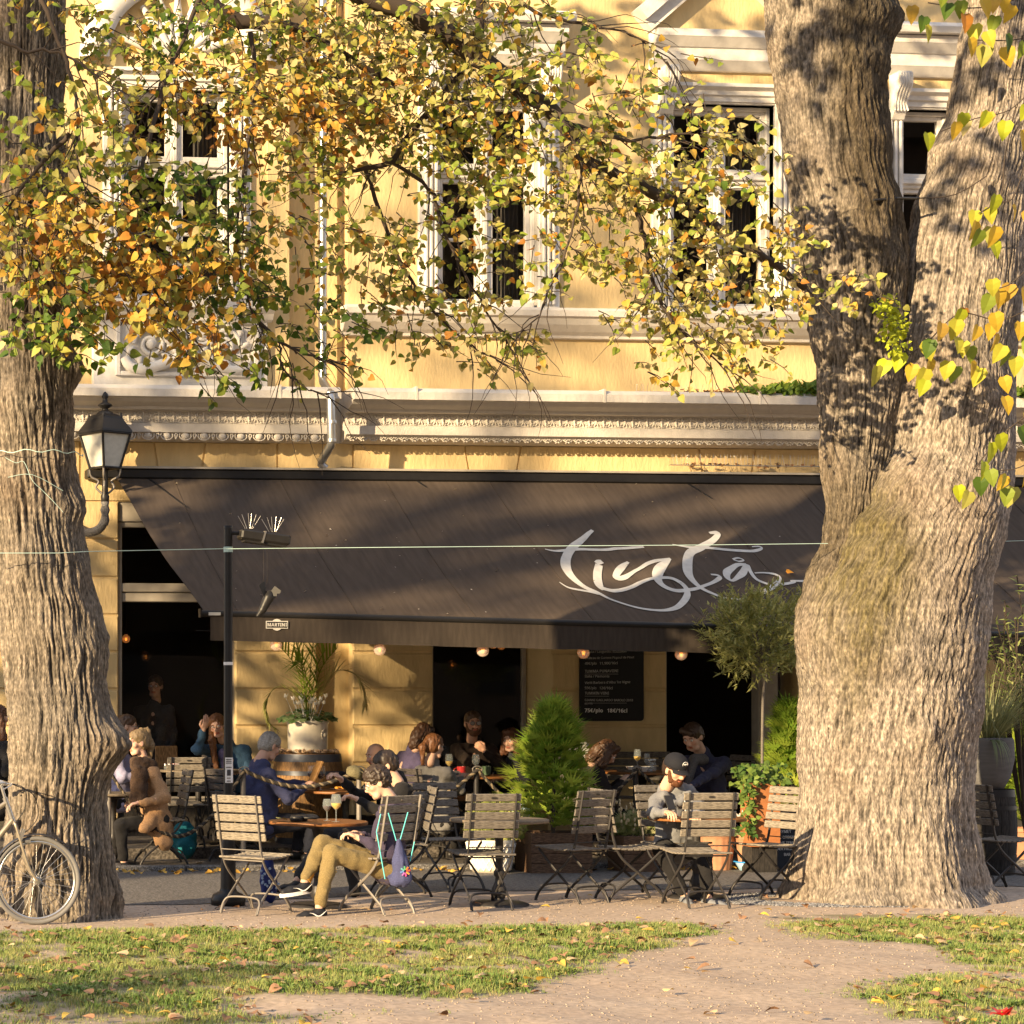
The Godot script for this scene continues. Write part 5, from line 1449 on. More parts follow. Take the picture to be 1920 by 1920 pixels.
func park_tree(label: String, at: Vector3, r: float, h: float, nsp: int, lean: float, crown: Vector3) -> void:
	var t := thing("park_tree", label, "tree", at, "lindens of the park alley")
	var mb := MB.new()
	mb.tube(smooth(V([at, at + Vector3(lean * 0.3, h * 0.3, 0), at + Vector3(lean * 0.6, h * 0.6, 0.1), at + Vector3(lean, h, 0)]), 5), PackedFloat32Array(range(16).map(func(k): return lerpf(r * 1.2, r * 0.5, k / 15.0))), 12)
	wpart(t, "trunk", mb, M.bark)
	var c := at + Vector3(lean, h + crown.y * 0.55, 0)
	for k in 9:
		var a := TAU * k / 9.0
		var e := c + Vector3(cos(a) * crown.x, rf(-0.3, 0.6) * crown.y, sin(a) * crown.z) * 0.8
		limb(t, V([at + Vector3(lean * 0.9, h * 0.92, 0), (c + e) * 0.5 + Vector3(0, -0.4, 0), e]), r * 0.4, 0.03)
	var xs := []; var cols := PackedColorArray()
	for j in nsp:
		var o := Vector3(rf(-1, 1), rf(-1, 1), rf(-1, 1))
		if o.length() > 1.0: o = o.normalized() * rf(0.6, 1.0)
		noise.frequency = 0.35
		if noise.get_noise_3dv((c + o * crown) * Vector3(0.7, 2.0, 0.7)) < 0.02: continue
		sprig(null, c + o * crown, Vector3(rf(-1, 1), rf(-0.8, 0.3), rf(-1, 1)), 0.6, 7, 0.16, 1, xs, cols)
	hang_leaves(t, xs, cols, 0)

func make_park_trees() -> void:
	park_tree("next linden of the row, standing beyond the left edge of the picture", Vector3(-19.8, 0, 8.4), 0.42, 4.8, 600, 0.3, Vector3(3.4, 3.2, 3.2))
	park_tree("linden of the opposite row, behind and left of the viewer", Vector3(-27.5, 0, 24.5), 0.40, 5.4, 110, -0.3, Vector3(3.0, 1.1, 2.4))
	park_tree("tall linden far left in the opposite row of the park", Vector3(-38.5, 0, 24.0), 0.5, 14.4, 1300, 0.2, Vector3(7.0, 4.0, 5.0))

# the far side of the square, seen only mirrored in the panes
func make_opposite() -> void:
	var b := thing("opposite_building", "long brown building across the square, behind the viewer", "building", Vector3(28, 0, 50))
	var m := mat(0.16, 0.11, 0.07, 0.9, "blotch", Vector3.ONE * 0.3)
	part(b, "wall", box_mesh(-52, 50, 0, 22, 0, 10), m)
	part(b, "cornice", box_mesh(-52.5, 50.5, 22, 22.8, -0.6, 10), m)
	var w := box_mesh(-0.7, 0.7, -1.1, 1.1, -0.08, -0.01).mesh()
	for r in 5:
		for k in 22:
			part(b, "window", w, M.black, Transform3D(Basis.IDENTITY, Vector3(-49 + k * 4.5, 3.0 + r * 4.1, 0)))


# ---------------------------------------------------------------- furniture
# a folding garden chair of iron bars and wooden slats, its sitter facing +x
func make_chair(slat: Material, iron: Material, label: String, grp: String) -> Node3D:
	var t := thing("folding_chair", label, "chair", Vector3.ZERO, grp)
	var hw := 0.22
	var A := smooth(V([Vector3(-0.285, 0.955, 0), Vector3(-0.23, 0.68, 0), Vector3(-0.195, 0.50, 0), Vector3(-0.13, 0.37, 0), Vector3(0.01, 0.245, 0), Vector3(0.15, 0.13, 0), Vector3(0.22, 0.055, 0), Vector3(0.245, 0.0, 0)]), 4)
	var B := smooth(V([Vector3(0.225, 0.445, 0), Vector3(0.14, 0.36, 0), Vector3(0.01, 0.245, 0), Vector3(-0.13, 0.13, 0), Vector3(-0.21, 0.055, 0), Vector3(-0.235, 0.0, 0)]), 4)
	for s in [-1.0, 1.0]:
		var mb := MB.new()
		var p := A.duplicate()
		for k in p.size(): p[k].z = s * (hw - 0.035)
		mb.tube(p, 0.0125, 6, true, 0.55)
		for k in 5:
			mb.ball(Vector3(-0.272 + 0.0152 * k, 0.918 - 0.075 * k, s * (hw - 0.035)) - Vector3(0.012, 0, 0), Vector3(0.005, 0.005, 0.005), 5)
		part(t, "side_bar", mb, iron)
		mb = MB.new()
		p = B.duplicate()
		for k in p.size(): p[k].z = s * (hw - 0.055)
		mb.tube(p, 0.0125, 6, true, 0.55)
		mb.ball(Vector3(0.01, 0.245, s * (hw - 0.045)), Vector3(0.012, 0.012, 0.02), 6)
		part(t, "leg_bar", mb, iron)
	# arched stretchers between the feet, thin rods under seat and back
	var w := hw - 0.045
	for q in [[-0.205, 0.06, -0.235], [0.215, 0.06, 0.245]]:
		var mb := MB.new()
		mb.tube(smooth(V([Vector3(q[2], 0.01, -w), Vector3(q[0] * 0.93, 0.10, -w + 0.01), Vector3(q[0] * 0.86, 0.135, -w + 0.07), Vector3(q[0] * 0.86, 0.135, w - 0.07), Vector3(q[0] * 0.93, 0.10, w - 0.01), Vector3(q[2], 0.01, w)]), 4), 0.009, 6)
		part(t, "stretcher", mb, iron)
	var rod := MB.new()
	rod.tube(V([Vector3(-0.205, 0.515, -hw + 0.03), Vector3(-0.205, 0.515, hw - 0.03)]), 0.005, 5)
	rod.tube(V([Vector3(-0.17, 0.43, -hw + 0.03), Vector3(-0.17, 0.43, hw - 0.03)]), 0.008, 5)
	part(t, "rod", rod, iron)
	for k in 5:
		var mb := MB.new()
		mb.box(Vector3.ZERO, Vector3(0.46, 0.063, 0.016), Basis.IDENTITY, 0.005)
		var y := 0.92 - 0.075 * k
		part(t, "back_slat", mb, slat, Transform3D(Basis(Vector3.UP, PI / 2).rotated(Vector3(0, 0, 1), 0.2), Vector3(-0.262 + 0.0152 * k, y, rf(-0.003, 0.003))))
	var badge := MB.new(); badge.box(Vector3(-0.2535, 0.92, 0), Vector3(0.004, 0.012, 0.045), Basis(Vector3(0, 0, 1), 0.2))
	badge.box(Vector3(-0.2755, 0.918, 0), Vector3(0.004, 0.012, 0.045), Basis(Vector3(0, 0, 1), 0.2))
	part(t, "badge", badge, iron)
	for k in 8:
		var mb := MB.new()
		mb.box(Vector3.ZERO, Vector3(0.43, 0.016, 0.047), Basis.IDENTITY, 0.005)
		var x := -0.175 + 0.054 * k
		part(t, "seat_slat", mb, slat, Transform3D(Basis(Vector3.UP, PI / 2), Vector3(x, 0.452 - 0.012 * sin(PI * k / 7.0) + 0.012 * k / 7.0, rf(-0.003, 0.003))))
	return t

func make_table(label: String, at: Vector3, r: float, h: float, top: Material, grp := "round cafe tables") -> Node3D:
	var t := thing("round_table", label, "table", at, grp)
	var mb := MB.new()
	mb.lathe(P2([0.001, h - 0.028, r - 0.006, h - 0.028, r, h - 0.022, r, h - 0.006, r - 0.006, h, 0.001, h]), Vector3.ZERO, 40)
	part(t, "tabletop", mb, top)
	mb = MB.new()
	mb.lathe(P2([0.001, h - 0.03, 0.15, h - 0.03, 0.15, h - 0.045, 0.05, h - 0.07, 0.034, h - 0.16, 0.03, 0.30, 0.045, 0.28, 0.045, 0.25, 0.032, 0.235, 0.034, 0.2, 0.058, 0.14, 0.062, 0.10, 0.045, 0.06, 0.04, 0.045, 0.2, 0.03, 0.24, 0.015, 0.24, 0.0]), Vector3.ZERO, 20)
	part(t, "pedestal", mb, M.iron)
	return t

func make_furniture() -> void:
	var g := "folding garden chairs of the cafe"
	var c0 := make_chair(M.slat2, M.iron2, "pale slatted folding chair nearest the bicycle, left of the front table", g)
	var d := PI / 180.0
	c0.position = Vector3(-4.895, 0, 6.966); c0.rotation.y = 42 * d
	copy(c0, "folding_chair", "pale folding chair with a drawstring bag on its back, seating the man in khaki trousers", Vector3(-3.912, 0, 7.055), 118 * d, g)
	var c1 := make_chair(M.slat, M.iron, "grey-brown folding chair seen from behind, in front of the white woven pot", g)
	c1.position = Vector3(-2.95, 0, 6.792); c1.rotation.y = 90 * d
	copy(c1, "folding_chair", "brown folding chair turned left, in front of the conifer's planter box", Vector3(-1.957, 0, 6.281), 114 * d, g)
	copy(c1, "folding_chair", "folding chair with its seat turned right, between the planter box and the bearded man", Vector3(-1.437, 0, 6.232), -4 * d, g)
	var c2 := make_chair(M.slat2, M.iron, "light empty folding chair seen from behind, in front of the bearded man's table", g)
	c2.position = Vector3(-1.109, 0, 6.779); c2.rotation.y = 89 * d
	copy(c2, "folding_chair", "light folding chair beside the forked linden, above the chalkboard", Vector3(-0.125, 0, 6.057), -164 * d, g)
	copy(c1, "folding_chair", "broad folding chair facing the viewer, left of the woven pot", Vector3(-2.588, 0, 5.106), -76 * d, g)
	copy(c1, "folding_chair", "shaded folding chair to the right of the forked linden, beside the dark barrel", Vector3(2.321, 0, 5.553), 8 * d, g)
	copy(c1, "folding_chair", "folding chair under the bearded man in the grey hoodie", Vector3(-0.799, 0.549, 5.75) * Vector3(1, 0, 1), -80 * d, g)
	copy(c2, "folding_chair", "empty folding chair behind the blonde woman, inside the rope", Vector3(-4.245, 0.656, 1.75) * Vector3(1, 0, 1) + Vector3(0, 0.16, 0), 88 * d, g)
	copy(c2, "folding_chair", "folding chair under the blonde woman in the camel coat", Vector3(-4.664, 0.372, 2.55) * Vector3(1, 0, 1) + Vector3(0, 0.05, 0), 178 * d, g)
	var c3 := make_chair(M.slat3, M.iron, "dark grey folding chair under the white-haired man", g)
	c3.position = Vector3(-3.826, 0.409, 2.35) * Vector3(1, 0, 1) + Vector3(0, 0.05, 0); c3.rotation.y = 25 * d
	copy(c1, "folding_chair", "folding chair under the man in the black jacket behind the front table", Vector3(-3.221, 0.553, 5.6) * Vector3(1, 0, 1), 170 * d, g)
	copy(c3, "folding_chair", "dark folding chair under the ponytailed woman in the grey jumper", Vector3(-1.848, 0.671, 2.3) * Vector3(1, 0, 1) + Vector3(0, 0.05, 0), 25 * d, g)
	copy(c3, "folding_chair", "dark folding chair behind the man in the blue blazer, before the doorway", Vector3(1.679, 0.628, 1.7) * Vector3(1, 0, 1) + Vector3(0, 0.16, 0), -170 * d, g)
	copy(c3, "folding_chair", "folding chair under the woman with long red hair by the left window", Vector3(-3.532, 0.605, 0.75) * Vector3(1, 0, 1) + Vector3(0, 0.16, 0), -95 * d, g)
	copy(c3, "folding_chair", "folding chair under the man in sunglasses by the middle window", Vector3(-0.74, 0.595, 0.8) * Vector3(1, 0, 1) + Vector3(0, 0.16, 0), -90 * d, g)
	copy(c3, "folding_chair", "dark folding chair under the curly-haired woman in black, right of the conifer", Vector3(-0.033, 0.659, 2.2) * Vector3(1, 0, 1) + Vector3(0, 0.05, 0), 10 * d, g)
	# slatted bench along the wall under the menu board
	var t := thing("bench", "weathered slatted wall bench under the blackboard menu", "bench", Vector3(1.294, 0.57, 0.45) * Vector3(1, 0, 1) + Vector3(0, 0.16, 0))
	var mb: MB
	for k in 4:
		mb = MB.new(); mb.box(Vector3(0, 0.92 - 0.085 * k, -0.16 + 0.02 * k), Vector3(0.92, 0.07, 0.02), Basis.IDENTITY, 0.005)
		part(t, "back_slat", mb, M.slat)
	for k in 4:
		mb = MB.new(); mb.box(Vector3(0, 0.45, 0.02 + 0.085 * k), Vector3(0.92, 0.022, 0.075), Basis.IDENTITY, 0.005)
		part(t, "seat_slat", mb, M.slat)
	for s in [-0.36, 0.36]:
		mb = MB.new(); mb.bx(s - 0.02, s + 0.02, 0, 0.44, 0.0, 0.32); mb.bx(s - 0.02, s + 0.02, 0.44, 0.94, -0.19, -0.175)
		part(t, "bench_frame", mb, M.slat)
	t = thing("bench", "low wooden bench with an orange seat board beside the conifer", "bench", Vector3(-1.089, 0.651, 1.95) * Vector3(1, 0, 1) + Vector3(0, 0.05, 0))
	mb = MB.new(); mb.box(Vector3(0, 0.62, 0), Vector3(0.95, 0.045, 0.3), Basis.IDENTITY, 0.006)
	part(t, "seat_board", mb, M.table)
	for s in [-0.4, 0.4]:
		mb = MB.new(); mb.bx(s - 0.03, s + 0.03, 0, 0.597, -0.12, 0.12)
		part(t, "leg", mb, M.darkwood)
	# --- tables
	make_table("round cafe table at the front left, with the white wine glass", Vector3(-4.248, 0, 6.539) , 0.405, 0.71, M.table)
	make_table("weathered round table behind the grey-brown chair, in front of the woven pot", Vector3(-2.703, 0, 6.542), 0.40, 0.72, M.oldtable)
	make_table("round cafe table of the bearded man, in front of the terracotta pots", Vector3(-0.775, 0, 6.097), 0.40, 0.70, M.table)
	var y5 := Vector3(0, 0.05, 0); var y16 := Vector3(0, 0.16, 0)
	make_table("round pale table of the white-haired man, in front of the barrel", Vector3(-2.617, 0.665, 2.1) * Vector3(1, 0, 1) + y5, 0.52, 0.72, M.table)
	make_table("cafe table with the red mug, in front of the man in sunglasses", Vector3(-1.046, 0.639, 1.7) * Vector3(1, 0, 1) + y16, 0.36, 0.74, M.table)
	make_table("terrace table crowded with bowls and glasses, left of the man in the blazer", Vector3(0.639, 0.646, 2) * Vector3(1, 0, 1) + y5, 0.45, 0.90, M.table)
	make_table("terrace table at the left window, under the red sign card", Vector3(-3.97, 0.631, 1.25) * Vector3(1, 0, 1) + y16, 0.44, 0.80, M.oldtable)
	make_table("small table beside the left linden, in front of the blonde woman", Vector3(-5.152, 0.695, 2.5) * Vector3(1, 0, 1) + y5, 0.30, 0.72, M.oldtable)
	# --- rope barrier along the terrace edge
	var px := [Vector3(-5.24, 0.706, 2.72), Vector3(-3.868, 0.7, 2.72), Vector3(-2.673, 0.695, 2.72), Vector3(-1.45, 0.689, 2.72), Vector3(0.232, 0.682, 2.72), Vector3(2.106, 0.674, 2.72)]
	var wh := ["beside the foot of the left linden", "behind the lamp post", "with the olive cap on it", "beside the table with the red mug", "between the curly-haired woman and the bearded man", "behind the forked linden"]
	for k in 6:
		t = thing("barrier_post", "dark iron rope post " + wh[k], "post", px[k] * Vector3(1, 0, 1) + y5, "posts of the rope barrier")
		mb = MB.new()
		mb.lathe(P2([0.001, 0, 0.13, 0, 0.13, 0.02, 0.03, 0.035, 0.0265, 0.05, 0.0265, 0.93, 0.03, 0.935, 0.03, 0.95, 0.001, 0.955]), Vector3.ZERO, 14)
		part(t, "post_tube", mb, M.iron2 if k < 3 else M.iron)
		mb = MB.new()
		mb.tube(smooth(V([Vector3(-0.03, 0.90, 0.03), Vector3(-0.05, 0.96, 0.03), Vector3(0, 0.985, 0.03), Vector3(0.05, 0.96, 0.03), Vector3(0.03, 0.90, 0.03)]), 3), 0.006, 5)
		part(t, "rope_hook", mb, M.iron2)
	var sag := [0.66, 0.17, 0.32, 0.55, 0.5]
	for k in 5:
		t = thing("barrier_rope", ["thick twisted rope sagging in front of the blonde woman", "twisted rope strung before the white-haired man", "twisted rope behind the man in the hoodie", "twisted rope passing behind the conifer", "twisted rope behind the bearded man"][k], "rope", px[k] + Vector3(0, 0, 0), "ropes of the barrier")
		t.position.y = 1.0
		var a: Vector3 = Vector3(0, 0, 0.035); var b: Vector3 = px[k + 1] - px[k] + Vector3(0, 0, 0.035)
		b.y = 0
		var L := 72
		for st in 3:
			var pth := PackedVector3Array()
			for i in L + 1:
				var u := float(i) / L
				var p := a.lerp(b, u) + Vector3(0, -sag[k] * (1.0 - pow(absf(2 * u - 1), 1.8)), 0)
				var ph: float = u * b.length() * (1.0 + sag[k]) * 62.0 + TAU * st / 3.0
				pth.append(p + Vector3(0, cos(ph) * 0.012, sin(ph) * 0.012))
			mb = MB.new(); mb.tube(pth, 0.0135, 5)
			part(t, "rope_strand", mb, M.rope2 if st == 0 else M.rope1)
	# --- black lamp post with its floodlight
	t = thing("lamp_post", "black iron lamp post with tape, sticker and a floodlight on top", "lamp post", Vector3(-4.952, 0, 6.337))
	mb = MB.new()
	mb.lathe(P2([0.001, 0, 0.14, 0, 0.145, 0.05, 0.125, 0.09, 0.075, 0.115, 0.064, 0.14, 0.06, 0.50, 0.05, 0.56, 0.04, 0.60, 0.037, 1.4, 0.035, 3.13, 0.037, 3.135, 0.037, 3.16, 0.001, 3.165]), Vector3.ZERO, 18)
	part(t, "pole", mb, M.black)
	for q in [[2.94, 2.985, M.wire], [2.0, 2.025, M.card]]:
		mb = MB.new(); mb.lathe(P2([0.0365, q[0], 0.0385, q[0], 0.0385, q[1], 0.0365, q[1]]), Vector3.ZERO, 18)
		part(t, "tape", mb, q[2])
	mb = MB.new()
	for k in 9:
		var a0 := 0.35 + k * 0.24; 
		mb.quad(Vector3(cos(a0) * 0.039, 1.02, sin(a0) * 0.039), Vector3(cos(a0) * 0.039, 1.23, sin(a0) * 0.039), Vector3(cos(a0 + 0.24) * 0.039, 1.23, sin(a0 + 0.24) * 0.039), Vector3(cos(a0 + 0.24) * 0.039, 1.02, sin(a0 + 0.24) * 0.039))
	var st := part(t, "sticker", mb, M.card)
	mb = MB.new()
	for r in [1.215, 1.20, 1.185, 1.15, 1.06, 1.035]:
		var wd := 0.024 if r > 1.1 else 0.016
		mb.bx(-wd - 0.006, wd - 0.006, r - 0.004, r + 0.003, 0.0385, 0.0405)
	mb.bx(-0.02, 0.012, 1.08, 1.13, 0.0385, 0.0405)
	part(st, "sticker_print", mb, M.hoop)
	mb = MB.new()
	mb.tube(V([Vector3(0.02, 3.10, 0), Vector3(0.12, 3.10, 0.02)]), 0.018, 8)
	part(t, "arm", mb, M.black)
	var tilt := Basis(Vector3(0, 0, 1), -0.13)
	mb = MB.new()
	mb.box(Vector3(0.29, 3.06, 0.05), Vector3(0.42, 0.085, 0.16), tilt, 0.015)
	mb.box(Vector3(0.29, 3.01, 0.05), Vector3(0.36, 0.02, 0.12), tilt)
	var fl := part(t, "floodlight", mb, M.black)
	for sx in [0.17, 0.37]:
		for k in 6:
			mb = MB.new()
			var an := (k - 2.5) * 0.22
			var o := Vector3(sx + (k - 2.5) * 0.012, 3.12 - (sx - 0.29) * 0.13, 0.05 + rf(-0.03, 0.03))
			mb.tube(V([o, o + Vector3(sin(an), cos(an), rf(-0.2, 0.2)) * 0.125]), 0.002, 4)
			part(fl, "bird_spike", mb, M.steel)
	mb = MB.new(); mb.box(Vector3(0.27, 3.06, 0.05), Vector3(0.014, 0.1, 0.17), tilt * Basis(Vector3(0, 0, 1), -0.15))
	part(fl, "clamp", mb, M.steel)
	# bird scarer hanging from the floodlight
	var bp := Vector3(-4.684, 2.536, 6.5)
	t = thing("bird_scarer", "dark bird-of-prey decoy dangling from the floodlight on strings", "decoy", bp)
	mb = MB.new()
	for s in [-0.012, 0.018]:
		mb.tube(V([Vector3(s, 0.09, 0), Vector3(s, Vector3(-4.684, 2.977, 6.5).y - bp.y, 0)]), 0.0012, 3)
	part(t, "string", mb, M.rope1)
	part(t, "body", net([[Vector3(0.03, 0.02, 0), Vector3(-0.02, -0.08, 0), 0.045, 0.032], [Vector3(0.045, 0.055, 0), Vector3(0.085, 0.025, 0), 0.027, 0.008], [Vector3(-0.02, -0.08, 0), Vector3(-0.06, -0.13, 0), 0.024, 0.016]], 0.008, 0.02), M.black)
	for s in [-1.0, 1.0]:
		mb = MB.new()
		mb.prism(P2([0, 0, 0.06, 0.13, 0.12, 0.10, 0.115, 0.075, 0.09, 0.07, 0.095, 0.05, 0.065, 0.045, 0.07, 0.015, 0.02, -0.05]), Transform3D(Basis(Vector3(0, 1, 0), 0.5 * s) * Basis(Vector3(0, 0, 1), 0.4 + 0.6 * s), Vector3(0, 0.0, 0.01 * s)), 0.004)
		part(t, "wing", mb, M.black)
	# thin line strung from tree to post to tree
	mb = MB.new()
	mb.tube(V([Vector3(-7.298, 2.836, 7.55), Vector3(-7.065, 2.831, 7.65), Vector3(-6.607, 2.836, 7.62), Vector3(-6.356, 2.858, 7.5), Vector3(-5.035, 2.956, 6.52), Vector3(-4.972, 2.956, 6.52), Vector3(-3.798, 2.969, 6.6), Vector3(-2.454, 2.985, 6.65), Vector3(-1.073, 3.003, 6.65), Vector3(0.185, 3.035, 6.5)]), 0.0035, 4)
	mb.tube(V([Vector3(1.739, 3.064, 6.5), Vector3(2.811, 3.103, 6.5)]), 0.0035, 4)
	solo("guy_line", mb, M.wire, "thin pale line strung from the left linden past the lamp post to the forked linden", "line")
	mb = MB.new()
	var tp := PackedVector3Array()
	for k in 28:
		var a := PI * (0.02 + 0.96 * k / 27.0)
		tp.append(Vector3(Vector3(-6.745, 3.632, 7.15).x + cos(a) * 0.41, Vector3(-6.745, 3.627, 7.15).y + 0.012 * sin(k * 1.3), 7.15 + sin(a) * 0.40))
	mb.tube(tp, 0.004, 4)
	mb.tube(smooth(V([Vector3(-7.013, 3.568, 7.58), Vector3(-6.934, 3.526, 7.6), Vector3(-6.872, 3.534, 7.6), Vector3(-6.813, 3.394, 7.62), Vector3(-6.727, 3.315, 7.6), Vector3(-6.645, 3.234, 7.6), Vector3(-6.566, 3.154, 7.58)]), 4), 0.0025, 4)
	mb.tube(smooth(V([Vector3(-6.996, 3.415, 7.6), Vector3(-6.813, 3.435, 7.62), Vector3(-6.561, 3.321, 7.55)]), 4), 0.0025, 4)
	solo("string", mb, M.wire, "loose pale string tied round the trunk of the left linden", "string")
	make_lantern()
	make_bicycle()
	make_boards()

func make_lantern() -> void:
	var c := Vector3(-4.849, 4.252, 0.55)
	var t := thing("wall_lantern", "old black four-sided lantern with frosted panes on a wall bracket", "lantern", c)
	var yaw := Basis(Vector3.UP, 0.5)
	var bw := 0.115; var tw := 0.20; var h := 0.40
	var P := func(sx: float, sz: float, f: float) -> Vector3: return yaw * Vector3(sx * lerpf(bw, tw, f), h * f, sz * lerpf(bw, tw, f))
	var cs := [Vector2(1, 1), Vector2(1, -1), Vector2(-1, -1), Vector2(-1, 1)]
	for k in 4:
		var a: Vector2 = cs[k]; var b: Vector2 = cs[(k + 1) % 4]
		var mb := MB.new()
		mb.tube(V([P.call(a.x, a.y, 0.0), P.call(a.x, a.y, 1.0)]), 0.017, 4)
		mb.tube(V([P.call(a.x, a.y, 0.03), P.call(b.x, b.y, 0.03)]), 0.017, 4)
		mb.tube(V([P.call(a.x, a.y, 0.97), P.call(b.x, b.y, 0.97)]), 0.018, 4)
		part(t, "lantern_frame", mb, M.black)
		mb = MB.new()
		mb.quad(P.call(a.x * 0.96, a.y * 0.96, 0.05), P.call(b.x * 0.96, b.y * 0.96, 0.05), P.call(b.x * 0.96, b.y * 0.96, 0.95), P.call(a.x * 0.96, a.y * 0.96, 0.95))
		part(t, "frosted_pane", mb, M.lantern)
	var rows := []
	for q in [[0.215, 0.40], [0.21, 0.425], [0.14, 0.55], [0.135, 0.575], [0.1, 0.60], [0.06, 0.615]]:
		var r := PackedVector3Array()
		for k in 4:
			r.append(yaw * Vector3(cs[k].x * q[0], q[1], cs[k].y * q[0]))
		rows.append(r)
	var mb := MB.new()
	for i in rows.size() - 1:
		for k in 4:
			mb.quad(rows[i][k], rows[i][(k + 1) % 4], rows[i + 1][(k + 1) % 4], rows[i + 1][k])
	mb.bx(-0.03, 0.03, 0.6, 0.62, -0.03, 0.03)
	part(t, "roof", mb, M.black)
	mb = MB.new()
	mb.lathe(P2([0.1, 0.60, 0.085, 0.63, 0.045, 0.645, 0.035, 0.67, 0.085, 0.70, 0.075, 0.715, 0.03, 0.74, 0.025, 0.78, 0.04, 0.80, 0.03, 0.83, 0.008, 0.86, 0.001, 0.87]), Vector3.ZERO, 14)
	part(t, "finial", mb, M.black)
	for k in 4:
		mb = MB.new(); mb.lathe(P2([0.02, 0.57, 0.012, 0.60, 0.001, 0.625]), yaw * Vector3(cs[k].x * 0.125, 0, cs[k].y * 0.125), 8)
		part(t, "corner_knob", mb, M.black)
		mb = MB.new()
		var d := yaw * Vector3(cs[k].x, 0, cs[k].y).normalized()
		mb.tube(smooth(V([d * 0.17, d * 0.15 + Vector3(0, -0.08, 0), d * 0.07 + Vector3(0, -0.13, 0), d * 0.10 + Vector3(0, -0.20, 0), d * 0.03 + Vector3(0, -0.27, 0)]), 4), 0.013, 6)
		part(t, "scroll_support", mb, M.iron2)
	mb = MB.new()
	mb.lathe(P2([0.001, -0.36, 0.045, -0.36, 0.05, -0.30, 0.035, -0.27, 0.03, -0.02, 0.06, 0.0, 0.001, 0.01]), Vector3.ZERO, 12)
	part(t, "stem", mb, M.black)
	# corroded bracket: a stone console and iron elbow
	mb = MB.new()
	mb.lathe(P2([0.001, -0.62, 0.035, -0.62, 0.05, -0.56, 0.04, -0.5, 0.055, -0.45, 0.04, -0.40, 0.05, -0.36, 0.001, -0.355]), Vector3.ZERO, 10)
	mb.tube(smooth(V([Vector3(0, -0.56, 0), Vector3(-0.06, -0.66, -0.05), Vector3(-0.16, -0.68, -0.25), Vector3(-0.2, -0.6, -0.55)]), 4), 0.05, 8)
	part(t, "bracket", mb, M.kerb)

